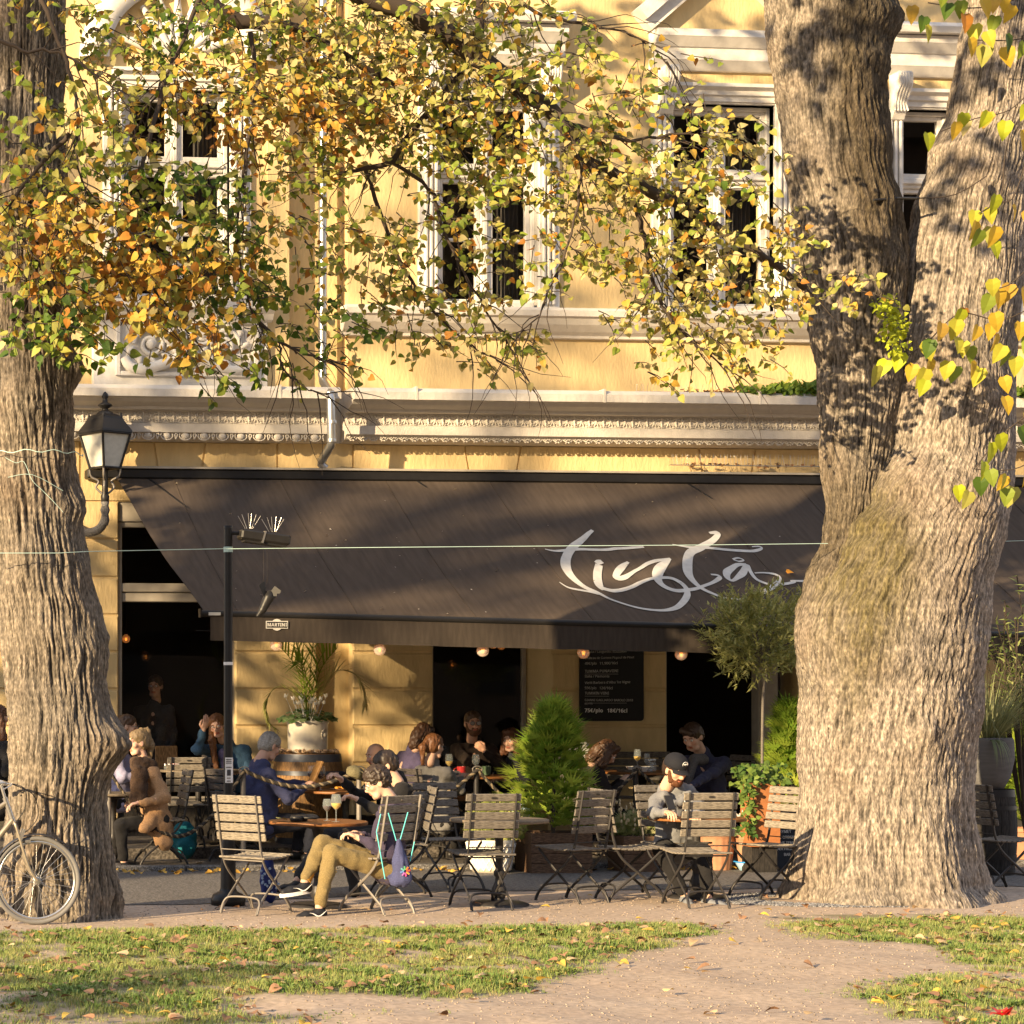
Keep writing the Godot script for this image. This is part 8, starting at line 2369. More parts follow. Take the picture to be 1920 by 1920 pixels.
# face towards +z, centre between the ears
func head_mesh(man: bool) -> MB:
	var I := Basis.IDENTITY
	var j := 1.0 if man else 0.9
	var b := [
		[Vector3(0, 0.03, -0.012), Vector3(0.076, 0.092, 0.096), I, 1],
		[Vector3(0, -0.035, 0.022), Vector3(0.060 * j, 0.082, 0.070), I, 1],
		[Vector3(-0.03, -0.088, 0.045), Vector3(0.03, -0.088, 0.045), 0.030 * j, 0.030 * j],
		[Vector3(0, -0.092, 0.052), Vector3(0, -0.100, 0.062), 0.028 * j, 0.020],
		[Vector3(0, 0.014, 0.084), Vector3(0, -0.026, 0.106), 0.010, 0.014],
		[Vector3(-0.013, -0.034, 0.093), Vector3(0.013, -0.034, 0.093), 0.010, 0.010],
		[Vector3(-0.038, 0.032, 0.076), Vector3(0.038, 0.032, 0.076), 0.014, 0.014],
		[Vector3(-0.040, -0.018, 0.056), Vector3(0.040, -0.018, 0.056), 0.027, 0.027],
		[Vector3(0.031, 0.012, 0.108), Vector3(0.019, 0.013, 0.022), I, -1],
		[Vector3(-0.031, 0.012, 0.108), Vector3(0.019, 0.013, 0.022), I, -1],
		[Vector3(0, -0.056, 0.082), Vector3(0.022, 0.007, 0.011), I, 1],
		[Vector3(0, -0.067, 0.081), Vector3(0.019, 0.007, 0.011), I, 1],
		[Vector3(0.078, -0.004, -0.006), Vector3(0.009, 0.032, 0.020), Basis(Vector3.UP, -0.35), 1],
		[Vector3(-0.078, -0.004, -0.006), Vector3(0.009, 0.032, 0.020), Basis(Vector3.UP, 0.35), 1],
		[Vector3(0, -0.05, -0.02), Vector3(0, -0.17, -0.045), 0.050 * j, 0.056 * j]]
	var mb := net(b, 0.0062, 0.014)
	for i in mb.v.size():
		var p := mb.v[i]
		if absf(p.x) < 0.024 and p.y < -0.049 and p.y > -0.075 and p.z > 0.076: mb.c[i] = Color(0.80, 0.45, 0.42)
		elif absf(absf(p.x) - 0.031) < 0.017 and absf(p.y - 0.034) < 0.0065 and p.z > 0.07: mb.c[i] = Color(0.40, 0.32, 0.28)
		elif absf(absf(p.x) - 0.04) < 0.02 and p.y < 0.0 and p.y > -0.04 and p.z > 0.06: mb.c[i] = Color(1.0, 0.86, 0.82)
	return mb

# wrist at the origin, fingers along +z, palm down, thumb towards s * x
func hand_mesh(s: float, curl: float) -> MB:
	var b := [[Vector3(0, 0, -0.02), Vector3(0, 0, 0.02), 0.025, 0.024], [Vector3(0, 0, 0.05), Vector3(0.040, 0.017, 0.048), Basis.IDENTITY, 1]]
	for k in 4:
		var x := (0.028 - 0.019 * k) * s
		var p := Vector3(x, 0, 0.082 - 0.004 * absf(k - 1.2))
		var a := 0.15
		var ln: float = [0.040, 0.045, 0.042, 0.033][k]
		for j in 3:
			a += curl * [0.7, 1.0, 0.8][j] * (1.0 + 0.08 * k)
			var q := p + Vector3(0.04 * (1.5 - k) * s * 0.3 * ln, -sin(a) * ln, cos(a) * ln)
			b.append([p, q, 0.0095 - 0.001 * j, 0.0085 - 0.001 * j])
			p = q
			ln *= 0.68
	var t0 := Vector3(0.026 * s, -0.006, 0.022); var t1 := Vector3(0.052 * s, -0.014, 0.052); var t2 := Vector3(0.050 * s, -0.024, 0.082); var t3 := Vector3(0.040 * s, -0.03, 0.102)
	b.append([t0, t1, 0.015, 0.012]); b.append([t1, t2, 0.0115, 0.0105]); b.append([t2, t3, 0.010, 0.008])
	return net(b, 0.0042, 0.006)

func bend(a: Vector3, b: Vector3, l1: float, l2: float, pole: Vector3) -> Vector3:
	var d := b - a
	var L := minf(d.length(), (l1 + l2) * 0.999)
	var x := (l1 * l1 - l2 * l2 + L * L) / (2.0 * L)
	var h := sqrt(maxf(l1 * l1 - x * x, 0.0))
	var u := d.normalized()
	var p := (pole - u * pole.dot(u)).normalized()
	return a + u * x + p * h

func cloth(r: float, g: float, b: float, tx := "cloth", sc := 5.0) -> StandardMaterial3D:
	return mat(r, g, b, 0.92, tx, Vector3.ONE * sc, {"rim": 0.25})

func hair_bones(style: String) -> Array:
	var I := Basis.IDENTITY
	var b := [[Vector3(0, 0.047, -0.018), Vector3(0.086, 0.090, 0.106), I, 1], [Vector3(0, 0.0, -0.045), Vector3(0.083, 0.085, 0.078), I, 1]]
	var face := [Vector3(0, -0.045, 0.088), Vector3(0.070, 0.108, 0.082), I, -1]
	match style:
		"short": b.append_array([face, [Vector3(0, -0.14, 0.0), Vector3(0.12, 0.085, 0.14), I, -1]])
		"curly": b = [[Vector3(0, 0.055, -0.012), Vector3(0.092, 0.095, 0.110), I, 1], [Vector3(0, 0.01, -0.045), Vector3(0.082, 0.085, 0.072), I, 1], face, [Vector3(0, -0.13, 0.0), Vector3(0.12, 0.09, 0.14), I, -1]]
		"fringe": b.append_array([[Vector3(-0.05, 0.10, 0.06), Vector3(0.05, 0.085, 0.085), 0.030, 0.028], face, [Vector3(0, -0.14, 0.0), Vector3(0.12, 0.075, 0.14), I, -1]])
		"bald": b = [[Vector3(0, -0.005, -0.035), Vector3(0.083, 0.055, 0.084), I, 1], face, [Vector3(0, -0.13, 0.0), Vector3(0.12, 0.08, 0.14), I, -1]]
		"long": b.append_array([face, [Vector3(0.066, 0.0, -0.03), Vector3(0.085, -0.21, 0.01), 0.034, 0.044], [Vector3(-0.066, 0.0, -0.03), Vector3(-0.085, -0.21, 0.01), 0.034, 0.044], [Vector3(0, -0.02, -0.08), Vector3(0, -0.23, -0.09), 0.065, 0.06]])
		"wavy": b.append_array([face, [Vector3(0.07, 0.02, 0.0), Vector3(0.085, -0.13, 0.035), 0.036, 0.046], [Vector3(-0.07, 0.02, 0.0), Vector3(-0.085, -0.13, 0.035), 0.036, 0.046], [Vector3(0, -0.02, -0.08), Vector3(0, -0.14, -0.08), 0.07, 0.065], [Vector3(-0.04, 0.10, 0.055), Vector3(0.04, 0.10, 0.055), 0.03, 0.03]])
		"pony": b.append_array([face, [Vector3(0, -0.15, 0.0), Vector3(0.12, 0.08, 0.14), I, -1], [Vector3(0, 0.03, -0.12), Vector3(0, -0.03, -0.165), 0.028, 0.036], [Vector3(0, -0.03, -0.165), Vector3(0.0, -0.20, -0.14), 0.038, 0.016]])
		"highpony": b.append_array([face, [Vector3(0, -0.15, 0.0), Vector3(0.12, 0.08, 0.14), I, -1], [Vector3(0, 0.12, -0.06), Vector3(0, 0.11, -0.12), 0.028, 0.03], [Vector3(0, 0.11, -0.12), Vector3(0.0, -0.04, -0.15), 0.03, 0.036], [Vector3(0.0, -0.04, -0.15), Vector3(0, -0.22, -0.11), 0.036, 0.014]])
		"updo": b.append_array([face, [Vector3(0, -0.15, 0.0), Vector3(0.12, 0.08, 0.14), I, -1], [Vector3(0, 0.04, -0.13), Vector3(0, 0.02, -0.14), 0.042, 0.04]])
		"side": b.append_array([face, [Vector3(-0.066, 0.0, 0.0), Vector3(-0.09, -0.14, 0.06), 0.03, 0.035], [Vector3(-0.09, -0.14, 0.06), Vector3(-0.10, -0.42, 0.13), 0.042, 0.028], [Vector3(0, -0.02, -0.08), Vector3(0, -0.18, -0.08), 0.06, 0.06]])
	return b

func person(label: String, s: Dictionary) -> Node3D:
	var k: float = s.get("sc", 1.0)
	var pel: Vector3 = s.pel
	var t := thing("person", label, "person", Vector3(pel.x, s.get("floor", 0.05), pel.z))
	var nk: Vector3 = s.neck
	var f: Vector3 = (s.fwd * Vector3(1, 0, 1)).normalized()
	var left := Vector3.UP.cross(f)
	var up := (nk - pel).normalized()
	var sh := [nk - up * 0.055 * k + left * 0.175 * k, nk - up * 0.055 * k - left * 0.175 * k]
	var hip := [pel + left * 0.09 * k, pel - left * 0.09 * k]
	var chest := nk - up * 0.17 * k + f * 0.01
	# joints
	var el := []; var kn := []; var an := []; var hd: Array = s.hands
	var poles: Array = s.get("poles", [left * 0.5 - Vector3.UP - f * 0.3, -left * 0.5 - Vector3.UP - f * 0.3])
	for i in 2:
		el.append(bend(sh[i], hd[i], 0.29 * k, 0.26 * k, poles[i]))
	if s.has("knees"): kn = s.knees
	else: kn = [hip[0] + f * 0.44 * k + left * 0.05 + Vector3(0, 0.03, 0), hip[1] + f * 0.44 * k - left * 0.05 + Vector3(0, 0.03, 0)]
	if s.has("feet"): an = s.feet
	else:
		for i in 2:
			var a: Vector3 = kn[i] - f * 0.05; a.y = t.position.y + 0.08; an.append(a)
	# continuous body, head and hands
	var sk: Color = s.get("skin", Color(0.56, 0.36, 0.26))
	var bones := [[pel, chest, 0.10 * k, 0.11 * k], [sh[0], sh[1], 0.05 * k, 0.05 * k], [chest, nk + up * 0.05, 0.08 * k, 0.05 * k]]
	for i in 2:
		bones.append([sh[i], el[i], 0.043 * k, 0.036 * k]); bones.append([el[i], hd[i], 0.036 * k, 0.025 * k])
		bones.append([hip[i], kn[i], 0.07 * k, 0.05 * k]); bones.append([kn[i], an[i], 0.048 * k, 0.034 * k])
	var body := net(bones, 0.021, 0.03)
	var fz: Vector3 = (s.face as Vector3).normalized()
	var roll: float = s.get("roll", 0.0)
	var hy := (Vector3.UP - fz * fz.y).normalized().rotated(fz, roll)
	var hb := Basis(hy.cross(fz), hy, fz)
	var man: bool = s.get("man", false)
	if not heads.has(man): heads[man] = head_mesh(man)
	var hx := Transform3D(hb.scaled_local(Vector3.ONE * k), s.head)
	body.add(heads[man], hx)
	for i in 2:
		var grip: float = s.get("curl", 0.45)
		var key := str(i) + str(grip)
		if not hands.has(key): hands[key] = hand_mesh(-1.0 if i == 0 else 1.0, grip)
		var hz: Vector3 = ((hd[i] - el[i]) as Vector3).normalized()
		var pn: Vector3 = s.get("palm", [Vector3.UP, Vector3.UP])[i]
		pn = (pn - hz * pn.dot(hz)).normalized()
		body.add(hands[key], Transform3D(Basis(pn.cross(hz), pn, hz).scaled_local(Vector3.ONE * k), hd[i]))
	for i in body.c.size():
		body.c[i] = Color(body.c[i].r * sk.r, body.c[i].g * sk.g, body.c[i].b * sk.b)
	wpart(t, "body", body, M.skin)
	# eyes
	for e in [-1.0, 1.0]:
		var mb := MB.new(); mb.ball(Vector3(0.031 * e, 0.011, 0.079), Vector3(0.0125, 0.0125, 0.0125), 8)
		part(t, "eye", mb, M.china, Transform3D(hx.basis, hx.origin - t.position))
		mb = MB.new(); mb.ball(Vector3(0.031 * e, 0.011, 0.0885), Vector3(0.006, 0.006, 0.0045), 7)
		part(t, "iris", mb, M.soil, Transform3D(hx.basis, hx.origin - t.position))
	# clothes follow the body
	var top: Material = s.top
	bones = [[pel + left * 0.05 * k, chest + left * 0.055 * k, 0.14 * k, 0.118 * k], [pel - left * 0.05 * k, chest - left * 0.055 * k, 0.14 * k, 0.118 * k], [sh[0] + up * 0.005, sh[1] + up * 0.005, 0.066 * k, 0.066 * k], [nk - up * 0.05 * k, nk + up * 0.045 * k, 0.085 * k, 0.068 * k]]
	for i in 2:
		var wr: Vector3 = hd[i] - ((hd[i] - el[i]) as Vector3).normalized() * 0.025
		bones.append([sh[i], el[i], 0.066 * k, 0.056 * k]); bones.append([el[i], wr, 0.055 * k, 0.040 * k])
	bones.append_array(s.get("extra", []))
	wpart(t, s.get("topname", "jacket"), net(bones, 0.0155, 0.035, 0.02, 8.5, Vector3.ONE, true), top)
	bones = [[pel + left * 0.06 * k, pel - left * 0.06 * k, 0.125 * k, 0.125 * k]]
	for i in 2:
		var ax: Vector3 = an[i] + ((kn[i] - an[i]) as Vector3).normalized() * 0.05
		bones.append([hip[i], kn[i], 0.098 * k, 0.07 * k]); bones.append([kn[i], ax, 0.069 * k, 0.052 * k])
	wpart(t, "trousers", net(bones, 0.0165, 0.025, 0.014, 9.0, Vector3.ONE, true), s.legs)
	for i in 2:
		var sf: Vector3 = s.get("toes", [f, f])[i]
		sf = sf.normalized()
		var a: Vector3 = an[i]
		var ft := net([[a + Vector3(0, -0.025, 0), a - sf * 0.03 + Vector3(0, -0.045, 0), 0.040 * k, 0.036 * k], [a - sf * 0.03 + Vector3(0, -0.045, 0), a + sf * 0.12 + Vector3(0, -0.05, 0), 0.036 * k, 0.036 * k], [a + sf * 0.12 + Vector3(0, -0.05, 0), a + sf * 0.18 + Vector3(0, -0.055, 0), 0.036 * k, 0.026 * k]], 0.011, 0.02)
		wpart(t, "shoe", ft, s.get("shoes", M.black))
	# hair
	var hc: Color = s.get("hair", Color(0.10, 0.055, 0.03))
	var hm := mat(hc.r, hc.g, hc.b, 0.55, "grain", Vector3(40, 5, 40), {"spec": 0.5})
	var st: String = s.get("style", "short")
	if st: part(t, "hair", net(hair_bones(st), 0.0095, 0.02, 0.018 if st in ["curly", "wavy", "side"] else 0.012, 26.0, Vector3(1.6, 0.55, 1.6) if st != "curly" else Vector3(1.6, 1.6, 1.6)), hm, Transform3D(hx.basis, hx.origin - t.position))
	if s.has("beard"):
		part(t, "beard", net([[Vector3(0, -0.088, 0.052), Vector3(0.057, 0.046, 0.048), Basis.IDENTITY, 1], [Vector3(0.068, 0.0, 0.012), Vector3(0.052, -0.075, 0.04), 0.016, 0.024], [Vector3(-0.068, 0.0, 0.012), Vector3(-0.052, -0.075, 0.04), 0.016, 0.024], [Vector3(-0.024, -0.046, 0.09), Vector3(0.024, -0.046, 0.09), 0.010, 0.010], [Vector3(0, -0.062, 0.11), Vector3(0.018, 0.006, 0.03), Basis.IDENTITY, -1]], 0.007, 0.015, 0.008, 50.0), mat(s.beard.r, s.beard.g, s.beard.b, 0.85, "fine", Vector3.ONE * 14), Transform3D(hx.basis, hx.origin - t.position))
	if s.has("glasses"):
		var mb := MB.new()
		var dark: bool = s.glasses == "dark"
		for e in [-1.0, 1.0]:
			var ring := PackedVector3Array(); var disc := PackedVector3Array()
			for q in 15:
				var a := TAU * q / 14.0
				ring.append(Vector3(0.033 * e + cos(a) * 0.025, 0.008 + sin(a) * 0.020, 0.112))
				disc.append(Vector3(0.033 * e + cos(a) * 0.025, 0.008 + sin(a) * 0.020, 0.111))
			mb.tube(ring, 0.0028 if dark else 0.0022, 4, false)
			mb.tube(V([Vector3(0.058 * e, 0.014, 0.110), Vector3(0.080 * e, 0.012, 0.04), Vector3(0.083 * e, 0.01, -0.02)]), 0.0024, 4)
			if dark:
				var lm := MB.new(); lm.fan(disc)
				part(t, "lens", lm, mat(0.02, 0.02, 0.025, 0.08, "", Vector3.ONE, {"spec": 0.8}), Transform3D(hx.basis, hx.origin - t.position))
		mb.tube(V([Vector3(-0.009, 0.014, 0.113), Vector3(0.009, 0.014, 0.113)]), 0.0024, 4)
		part(t, "glasses", mb, M.hoop, Transform3D(hx.basis, hx.origin - t.position))
	return t

func make_people() -> void:
	var black := cloth(0.014, 0.013, 0.014)
	var UPV := Vector3.UP
	# 1 young man at the front table
	var hood := cloth(0.062, 0.05, 0.092)
	var t := person("young man in a dark purple hoodie and khaki trousers, legs crossed, looking at his phone", {
		"floor": 0.0, "man": true, "pel": Vector3(-3.817, 0.356, 7.06), "neck": Vector3(-3.817, 0.841, 7.06), "head": Vector3(-3.921, 1.043, 7.08), "face": Vector3(-0.95, -0.42, -0.18), "fwd": Vector3(-0.85, 0, -0.45),
		"hands": [Vector3(-4.092, 0.606, 7.12), Vector3(-3.998, 0.613, 6.91)], "knees": [Vector3(-4.335, 0.489, 7.2), Vector3(-4.352, 0.552, 7)], "feet": [Vector3(-4.457, 0.059, 7.26), Vector3(-4.554, 0.256, 7.18)], "toes": [Vector3(-1, -0.05, 0.25), Vector3(-1, -0.1, 0.2)],
		"poles": [Vector3(0.5, -1, 0.35), Vector3(0.3, -1, -0.5)], "top": hood, "topname": "hoodie", "legs": cloth(0.27, 0.20, 0.085), "shoes": mat(0.025, 0.026, 0.033, 0.6, "knit", Vector3.ONE * 8), "style": "curly", "hair": Color(0.065, 0.038, 0.022), "glasses": "clear", "curl": 0.6,
		"extra": [[Vector3(-3.724, 0.849, 6.98), Vector3(-3.664, 0.842, 7.1), 0.06, 0.05], [Vector3(-3.816, 0.875, 7.16), Vector3(-3.691, 0.84, 7.14), 0.045, 0.05]]})
	for q in [[Vector3(-4.457, 0.059, 7.26), -0.05], [Vector3(-4.554, 0.256, 7.18), -0.12]]:
		var a: Vector3 = q[0]
		var mb := MB.new()
		var d := Vector3(-1, q[1], 0.22).normalized()
		var bs := Basis(d, Vector3(0, 1, 0), Vector3(0, 0, 1)).orthonormalized()
		var pl := PackedVector2Array()
		for k in 20:
			var an := TAU * k / 20.0
			pl.append(Vector2(0.075 + cos(an) * 0.142, sin(an) * (0.044 + 0.006 * cos(an))))
		mb.prism(pl, Transform3D(Basis(bs.x, bs.z, bs.y), a + Vector3(0, -0.088, 0)), 0.028)
		wpart(t, "sole", mb, M.card)
		mb = MB.new()
		var o := a + Vector3(0, -0.045, 0) + bs.z * 0.043
		mb.tube(smooth(V([o - bs.x * 0.045 + Vector3(0, 0.028, -0.002), o - bs.x * 0.0 + Vector3(0, -0.004, 0.001), o + bs.x * 0.03 + Vector3(0, -0.012, -0.001), o + bs.x * 0.075 + Vector3(0, 0.012, -0.006), o + bs.x * 0.115 + Vector3(0, 0.02, -0.012)]), 4), PackedFloat32Array([0.0012, 0.002, 0.003, 0.004, 0.0045, 0.005, 0.006, 0.0065, 0.006, 0.0055, 0.005, 0.004, 0.003, 0.002, 0.0015, 0.001, 0.001]), 5)
		wpart(t, "swoosh_mark", mb, M.card)
	var sock := MB.new(); sock.tube(V([Vector3(-4.538, 0.268, 7.17), Vector3(-4.499, 0.329, 7.14)]), 0.043, 10)
	wpart(t, "sock", sock, cloth(0.55, 0.27, 0.04))
	var ph := MB.new(); ph.box(Vector3.ZERO, Vector3(0.012, 0.14, 0.07), Basis(Vector3(0, 0, 1), 0.7) * Basis(UPV, 0.3), 0.003)
	solo("phone", ph, M.black, "black phone in the hands of the young man in the hoodie", "phone", Vector3(-4.133, 0.622, 7.03))
	# 2 man in black behind him
	person("man in a black jacket with white shoulder print, partly hidden behind the hooded man", {
		"floor": 0.0, "man": true, "pel": Vector3(-3.237, 0.513, 5.55), "neck": Vector3(-3.228, 0.981, 5.55), "head": Vector3(-3.365, 1.132, 5.6), "face": Vector3(-0.95, -0.4, -0.1), "fwd": Vector3(-1, 0, -0.05),
		"hands": [Vector3(-3.636, 0.84, 5.7), Vector3(-3.694, 1.005, 5.4)], "knees": [Vector3(-3.74, 0.507, 5.7), Vector3(-3.844, 0.519, 5.45)], "feet": [Vector3(-3.671, -0.003, 5.75), Vector3(-4.156, 0.131, 5.6)], "toes": [Vector3(-1, -0.1, 0.3), Vector3(-1, -0.1, 0.2)],
		"top": black, "legs": cloth(0.03, 0.029, 0.03), "style": "short", "hair": Color(0.055, 0.033, 0.02), "curl": 0.6})
	# 3 white-haired man
	t = person("white-haired man in a navy quilted jacket reading a menu beside the lamp post", {
		"sc": 1.1, "man": true, "pel": Vector3(-3.555, 0.432, 2.3), "neck": Vector3(-3.583, 1.002, 2.3), "head": Vector3(-3.477, 1.227, 2.3), "face": Vector3(0.9, -0.45, -0.3), "fwd": Vector3(1, 0, -0.12),
		"hands": [Vector3(-3.025, 0.833, 2.1), Vector3(-3.136, 0.824, 2.4)], "top": cloth(0.075, 0.085, 0.19, "cloth", 7.0), "legs": cloth(0.025, 0.028, 0.045), "style": "short", "hair": Color(0.66, 0.63, 0.58), "glasses": "clear", "skin": Color(0.58, 0.36, 0.27), "curl": 0.7,
		"extra": [[Vector3(-3.583, 1.002, 2.3) + Vector3(0, 0.02, -0.06), Vector3(-3.583, 1.002, 2.3) + Vector3(0, 0.02, 0.06), 0.095, 0.095], [Vector3(-3.634, 0.898, 2.3), Vector3(-3.611, 0.432, 2.3), 0.14, 0.15]]})
	var mn := MB.new(); mn.box(Vector3.ZERO, Vector3(0.025, 0.30, 0.19), Basis(Vector3(0, 0, 1), -0.42), 0.004)
	solo("menu", mn, M.oak, "wooden-backed menu held open by the white-haired man", "menu", Vector3(-2.991, 0.938, 2.25))
	# 4 woman shading her eyes
	t = person("red-haired woman in a denim jacket shading her forehead with one hand", {
		"floor": 0.16, "pel": Vector3(-3.492, 0.61, 0.85), "neck": Vector3(-3.54, 1.2, 0.85), "head": Vector3(-3.684, 1.423, 0.95), "face": Vector3(-0.5, -0.25, 1), "roll": 0.22, "fwd": Vector3(-0.15, 0, 1),
		"hands": [Vector3(-3.489, 0.926, 1.2), Vector3(-3.887, 1.386, 1.15)], "poles": [Vector3(0.6, -1, 0), Vector3(-1, -0.9, 0.1)], "palm": [UPV, Vector3(0.2, 0.3, 1)], "top": cloth(0.06, 0.135, 0.235), "legs": black, "style": "side", "hair": Color(0.40, 0.16, 0.05), "glasses": "clear", "skin": Color(0.64, 0.40, 0.29), "curl": 0.2})
	var scf := net([[Vector3(-3.638, 1.128, 1), Vector3(-3.584, 0.966, 1.02), 0.05, 0.06], [Vector3(-3.584, 0.966, 1.02), Vector3(-3.607, 0.746, 1.02), 0.05, 0.055]], 0.012, 0.02, 0.014, 12.0)
	wpart(t, "patterned_scarf", scf, cloth(0.06, 0.055, 0.16, "speck", 9.0))
	# 5 blonde woman in camel coat
	t = person("blonde woman with a high ponytail in a camel coat and chunky tartan scarf", {
		"pel": Vector3(-4.725, 0.483, 2.6), "neck": Vector3(-4.834, 1.037, 2.6), "head": Vector3(-4.926, 1.274, 2.62), "face": Vector3(-1, -0.12, 0.3), "fwd": Vector3(-1, 0, 0.12),
		"hands": [Vector3(-4.955, 0.685, 2.86), Vector3(-4.933, 0.694, 2.5)], "poles": [Vector3(0.9, -1, 0.5), Vector3(0.6, -1, -0.5)], "knees": [Vector3(-5.133, 0.452, 2.78), Vector3(-5.093, 0.445, 2.48)], "feet": [Vector3(-5.094, 0.082, 2.75), Vector3(-5.19, 0.075, 2.5)],
		"top": cloth(0.56, 0.33, 0.17, "cloth", 3.5), "topname": "coat", "legs": black, "style": "highpony", "hair": Color(0.52, 0.36, 0.18), "skin": Color(0.66, 0.41, 0.30),
		"extra": [[Vector3(-4.692, 0.456, 2.6), Vector3(-4.682, 0.285, 2.7), 0.14, 0.09], [Vector3(-4.769, 0.542, 2.7), Vector3(-4.888, 0.431, 2.8), 0.11, 0.07]]})
	var tar := cloth(0.13, 0.075, 0.045, "speck", 3.0)
	wpart(t, "scarf", net([[Vector3(-4.925, 1.068, 2.72), Vector3(-4.817, 1.046, 2.72), 0.075, 0.07], [Vector3(-4.922, 1.073, 2.55), Vector3(-4.921, 1.024, 2.7), 0.07, 0.075], [Vector3(-4.965, 1, 2.78), Vector3(-5.001, 0.709, 2.82), 0.06, 0.05], [Vector3(-4.91, 0.985, 2.8), Vector3(-4.93, 0.683, 2.84), 0.055, 0.05]], 0.012, 0.02, 0.018, 11.0), tar)
	# 6 man beside the left window
	person("short-haired man in glasses and a lavender shirt behind the blonde woman", {
		"floor": 0.16, "man": true, "pel": Vector3(-4.819, 0.634, 1.25), "neck": Vector3(-4.831, 1.2, 1.25), "head": Vector3(-4.748, 1.418, 1.3), "face": Vector3(1, -0.08, 0.35), "fwd": Vector3(1, 0, 0.3),
		"hands": [Vector3(-4.506, 0.906, 1.2), Vector3(-4.606, 0.894, 1.5)], "top": cloth(0.42, 0.40, 0.58), "topname": "shirt", "legs": black, "style": "short", "hair": Color(0.16, 0.08, 0.035), "glasses": "clear"})
	# 7 person at the left edge
	person("auburn-haired person in black cut off by the left edge, behind the left linden", {
		"floor": 0.05, "pel": Vector3(-6.277, 0.594, 2), "neck": Vector3(-6.288, 1.269, 2), "head": Vector3(-6.244, 1.528, 2), "face": Vector3(0.9, -0.1, -0.5), "fwd": Vector3(0.8, 0, -0.5), "hands": [Vector3(-6.004, 0.936, 1.6), Vector3(-6.027, 0.943, 2.1)], "top": black, "legs": black, "style": "long", "hair": Color(0.20, 0.08, 0.035)})
	# 8 bald man
	person("bald man with a grey fringe of hair eating at the barrel table", {
		"floor": 0.16, "man": true, "pel": Vector3(-1.9, 0.376, 1.5), "neck": Vector3(-1.959, 0.92, 1.5), "head": Vector3(-2.106, 1.115, 1.52), "face": Vector3(-1, -0.3, 0.15), "fwd": Vector3(-1, 0, 0.15),
		"hands": [Vector3(-2.587, 0.919, 1.75), Vector3(-2.414, 0.803, 1.4)], "top": cloth(0.03, 0.03, 0.035), "legs": black, "style": "bald", "hair": Color(0.14, 0.09, 0.06), "skin": Color(0.62, 0.38, 0.28), "curl": 0.8})
	# 9 long brown hair, purple jacket
	person("long-haired brunette in a purple-navy jacket leaning over beside the ponytailed woman", {
		"floor": 0.16, "pel": Vector3(-1.83, 0.576, 1.5), "neck": Vector3(-1.742, 1.139, 1.62), "head": Vector3(-1.642, 1.323, 1.7), "face": Vector3(0.85, -0.5, -0.45), "fwd": Vector3(1, 0, -0.15),
		"hands": [Vector3(-1.276, 0.885, 1.4), Vector3(-1.456, 0.861, 1.8)], "top": cloth(0.085, 0.07, 0.145), "legs": black, "style": "wavy", "hair": Color(0.115, 0.05, 0.022)})
	# 10 ponytail woman in grey
	person("woman with an auburn ponytail and glasses in a grey knitted jumper, seen from behind", {
		"pel": Vector3(-1.713, 0.453, 2.35), "neck": Vector3(-1.77, 1.004, 2.35), "head": Vector3(-1.769, 1.225, 2.38), "face": Vector3(0.9, -0.15, -0.45), "fwd": Vector3(0.85, 0, -0.5),
		"hands": [Vector3(-1.247, 0.917, 1.8), Vector3(-1.389, 0.896, 2.15)], "top": cloth(0.25, 0.24, 0.23, "knit", 4.0), "topname": "jumper", "legs": black, "style": "pony", "hair": Color(0.30, 0.12, 0.04), "glasses": "clear"})
	# 11 man in sunglasses
	person("man in sunglasses and dark brown jacket facing the viewer, hand raised to his chest", {
		"floor": 0.16, "man": true, "sc": 1.05, "pel": Vector3(-0.746, 0.596, 0.8), "neck": Vector3(-0.752, 1.205, 0.8), "head": Vector3(-0.789, 1.443, 0.88), "face": Vector3(-0.12, -0.02, 1), "fwd": Vector3(-0.1, 0, 1),
		"hands": [Vector3(-0.726, 1.146, 1.05), Vector3(-0.927, 0.938, 1.45)], "palm": [Vector3(-0.3, 0.2, 1), UPV], "poles": [Vector3(1, -1, 0.1), Vector3(-1, -1, 0)], "top": cloth(0.05, 0.034, 0.026), "legs": black, "style": "short", "hair": Color(0.17, 0.09, 0.045), "glasses": "dark", "skin": Color(0.62, 0.36, 0.24), "curl": 0.95, "beard": Color(0.24, 0.12, 0.06)})
	# 12 hidden behind the conifer
	person("auburn-haired guest with pushed-up sunglasses peeking out left of the conifer", {
		"floor": 0.16, "pel": Vector3(-0.304, 0.598, 0.9), "neck": Vector3(-0.348, 1.043, 0.95), "head": Vector3(-0.398, 1.262, 1), "face": Vector3(-0.8, -0.2, 0.6), "fwd": Vector3(-0.8, 0, 0.5), "hands": [Vector3(-0.601, 0.839, 1.3), Vector3(-0.583, 0.843, 1.1)], "top": cloth(0.06, 0.06, 0.07), "legs": black, "style": "wavy", "hair": Color(0.24, 0.09, 0.035)})
	# 13 woman with upswept red-brown hair
	t = person("woman with upswept red-brown hair and glasses half hidden by the conifer", {
		"floor": 0.16, "pel": Vector3(0.088, 0.547, 1.1), "neck": Vector3(0.104, 1.134, 1.12), "head": Vector3(0.189, 1.369, 1.15), "face": Vector3(0.85, -0.55, 0.3), "fwd": Vector3(0.9, 0, 0.3), "hands": [Vector3(0.533, 0.883, 1), Vector3(0.334, 0.88, 1.4)], "top": cloth(0.06, 0.055, 0.06), "legs": black, "style": "updo", "hair": Color(0.10, 0.025, 0.015), "glasses": "clear"})
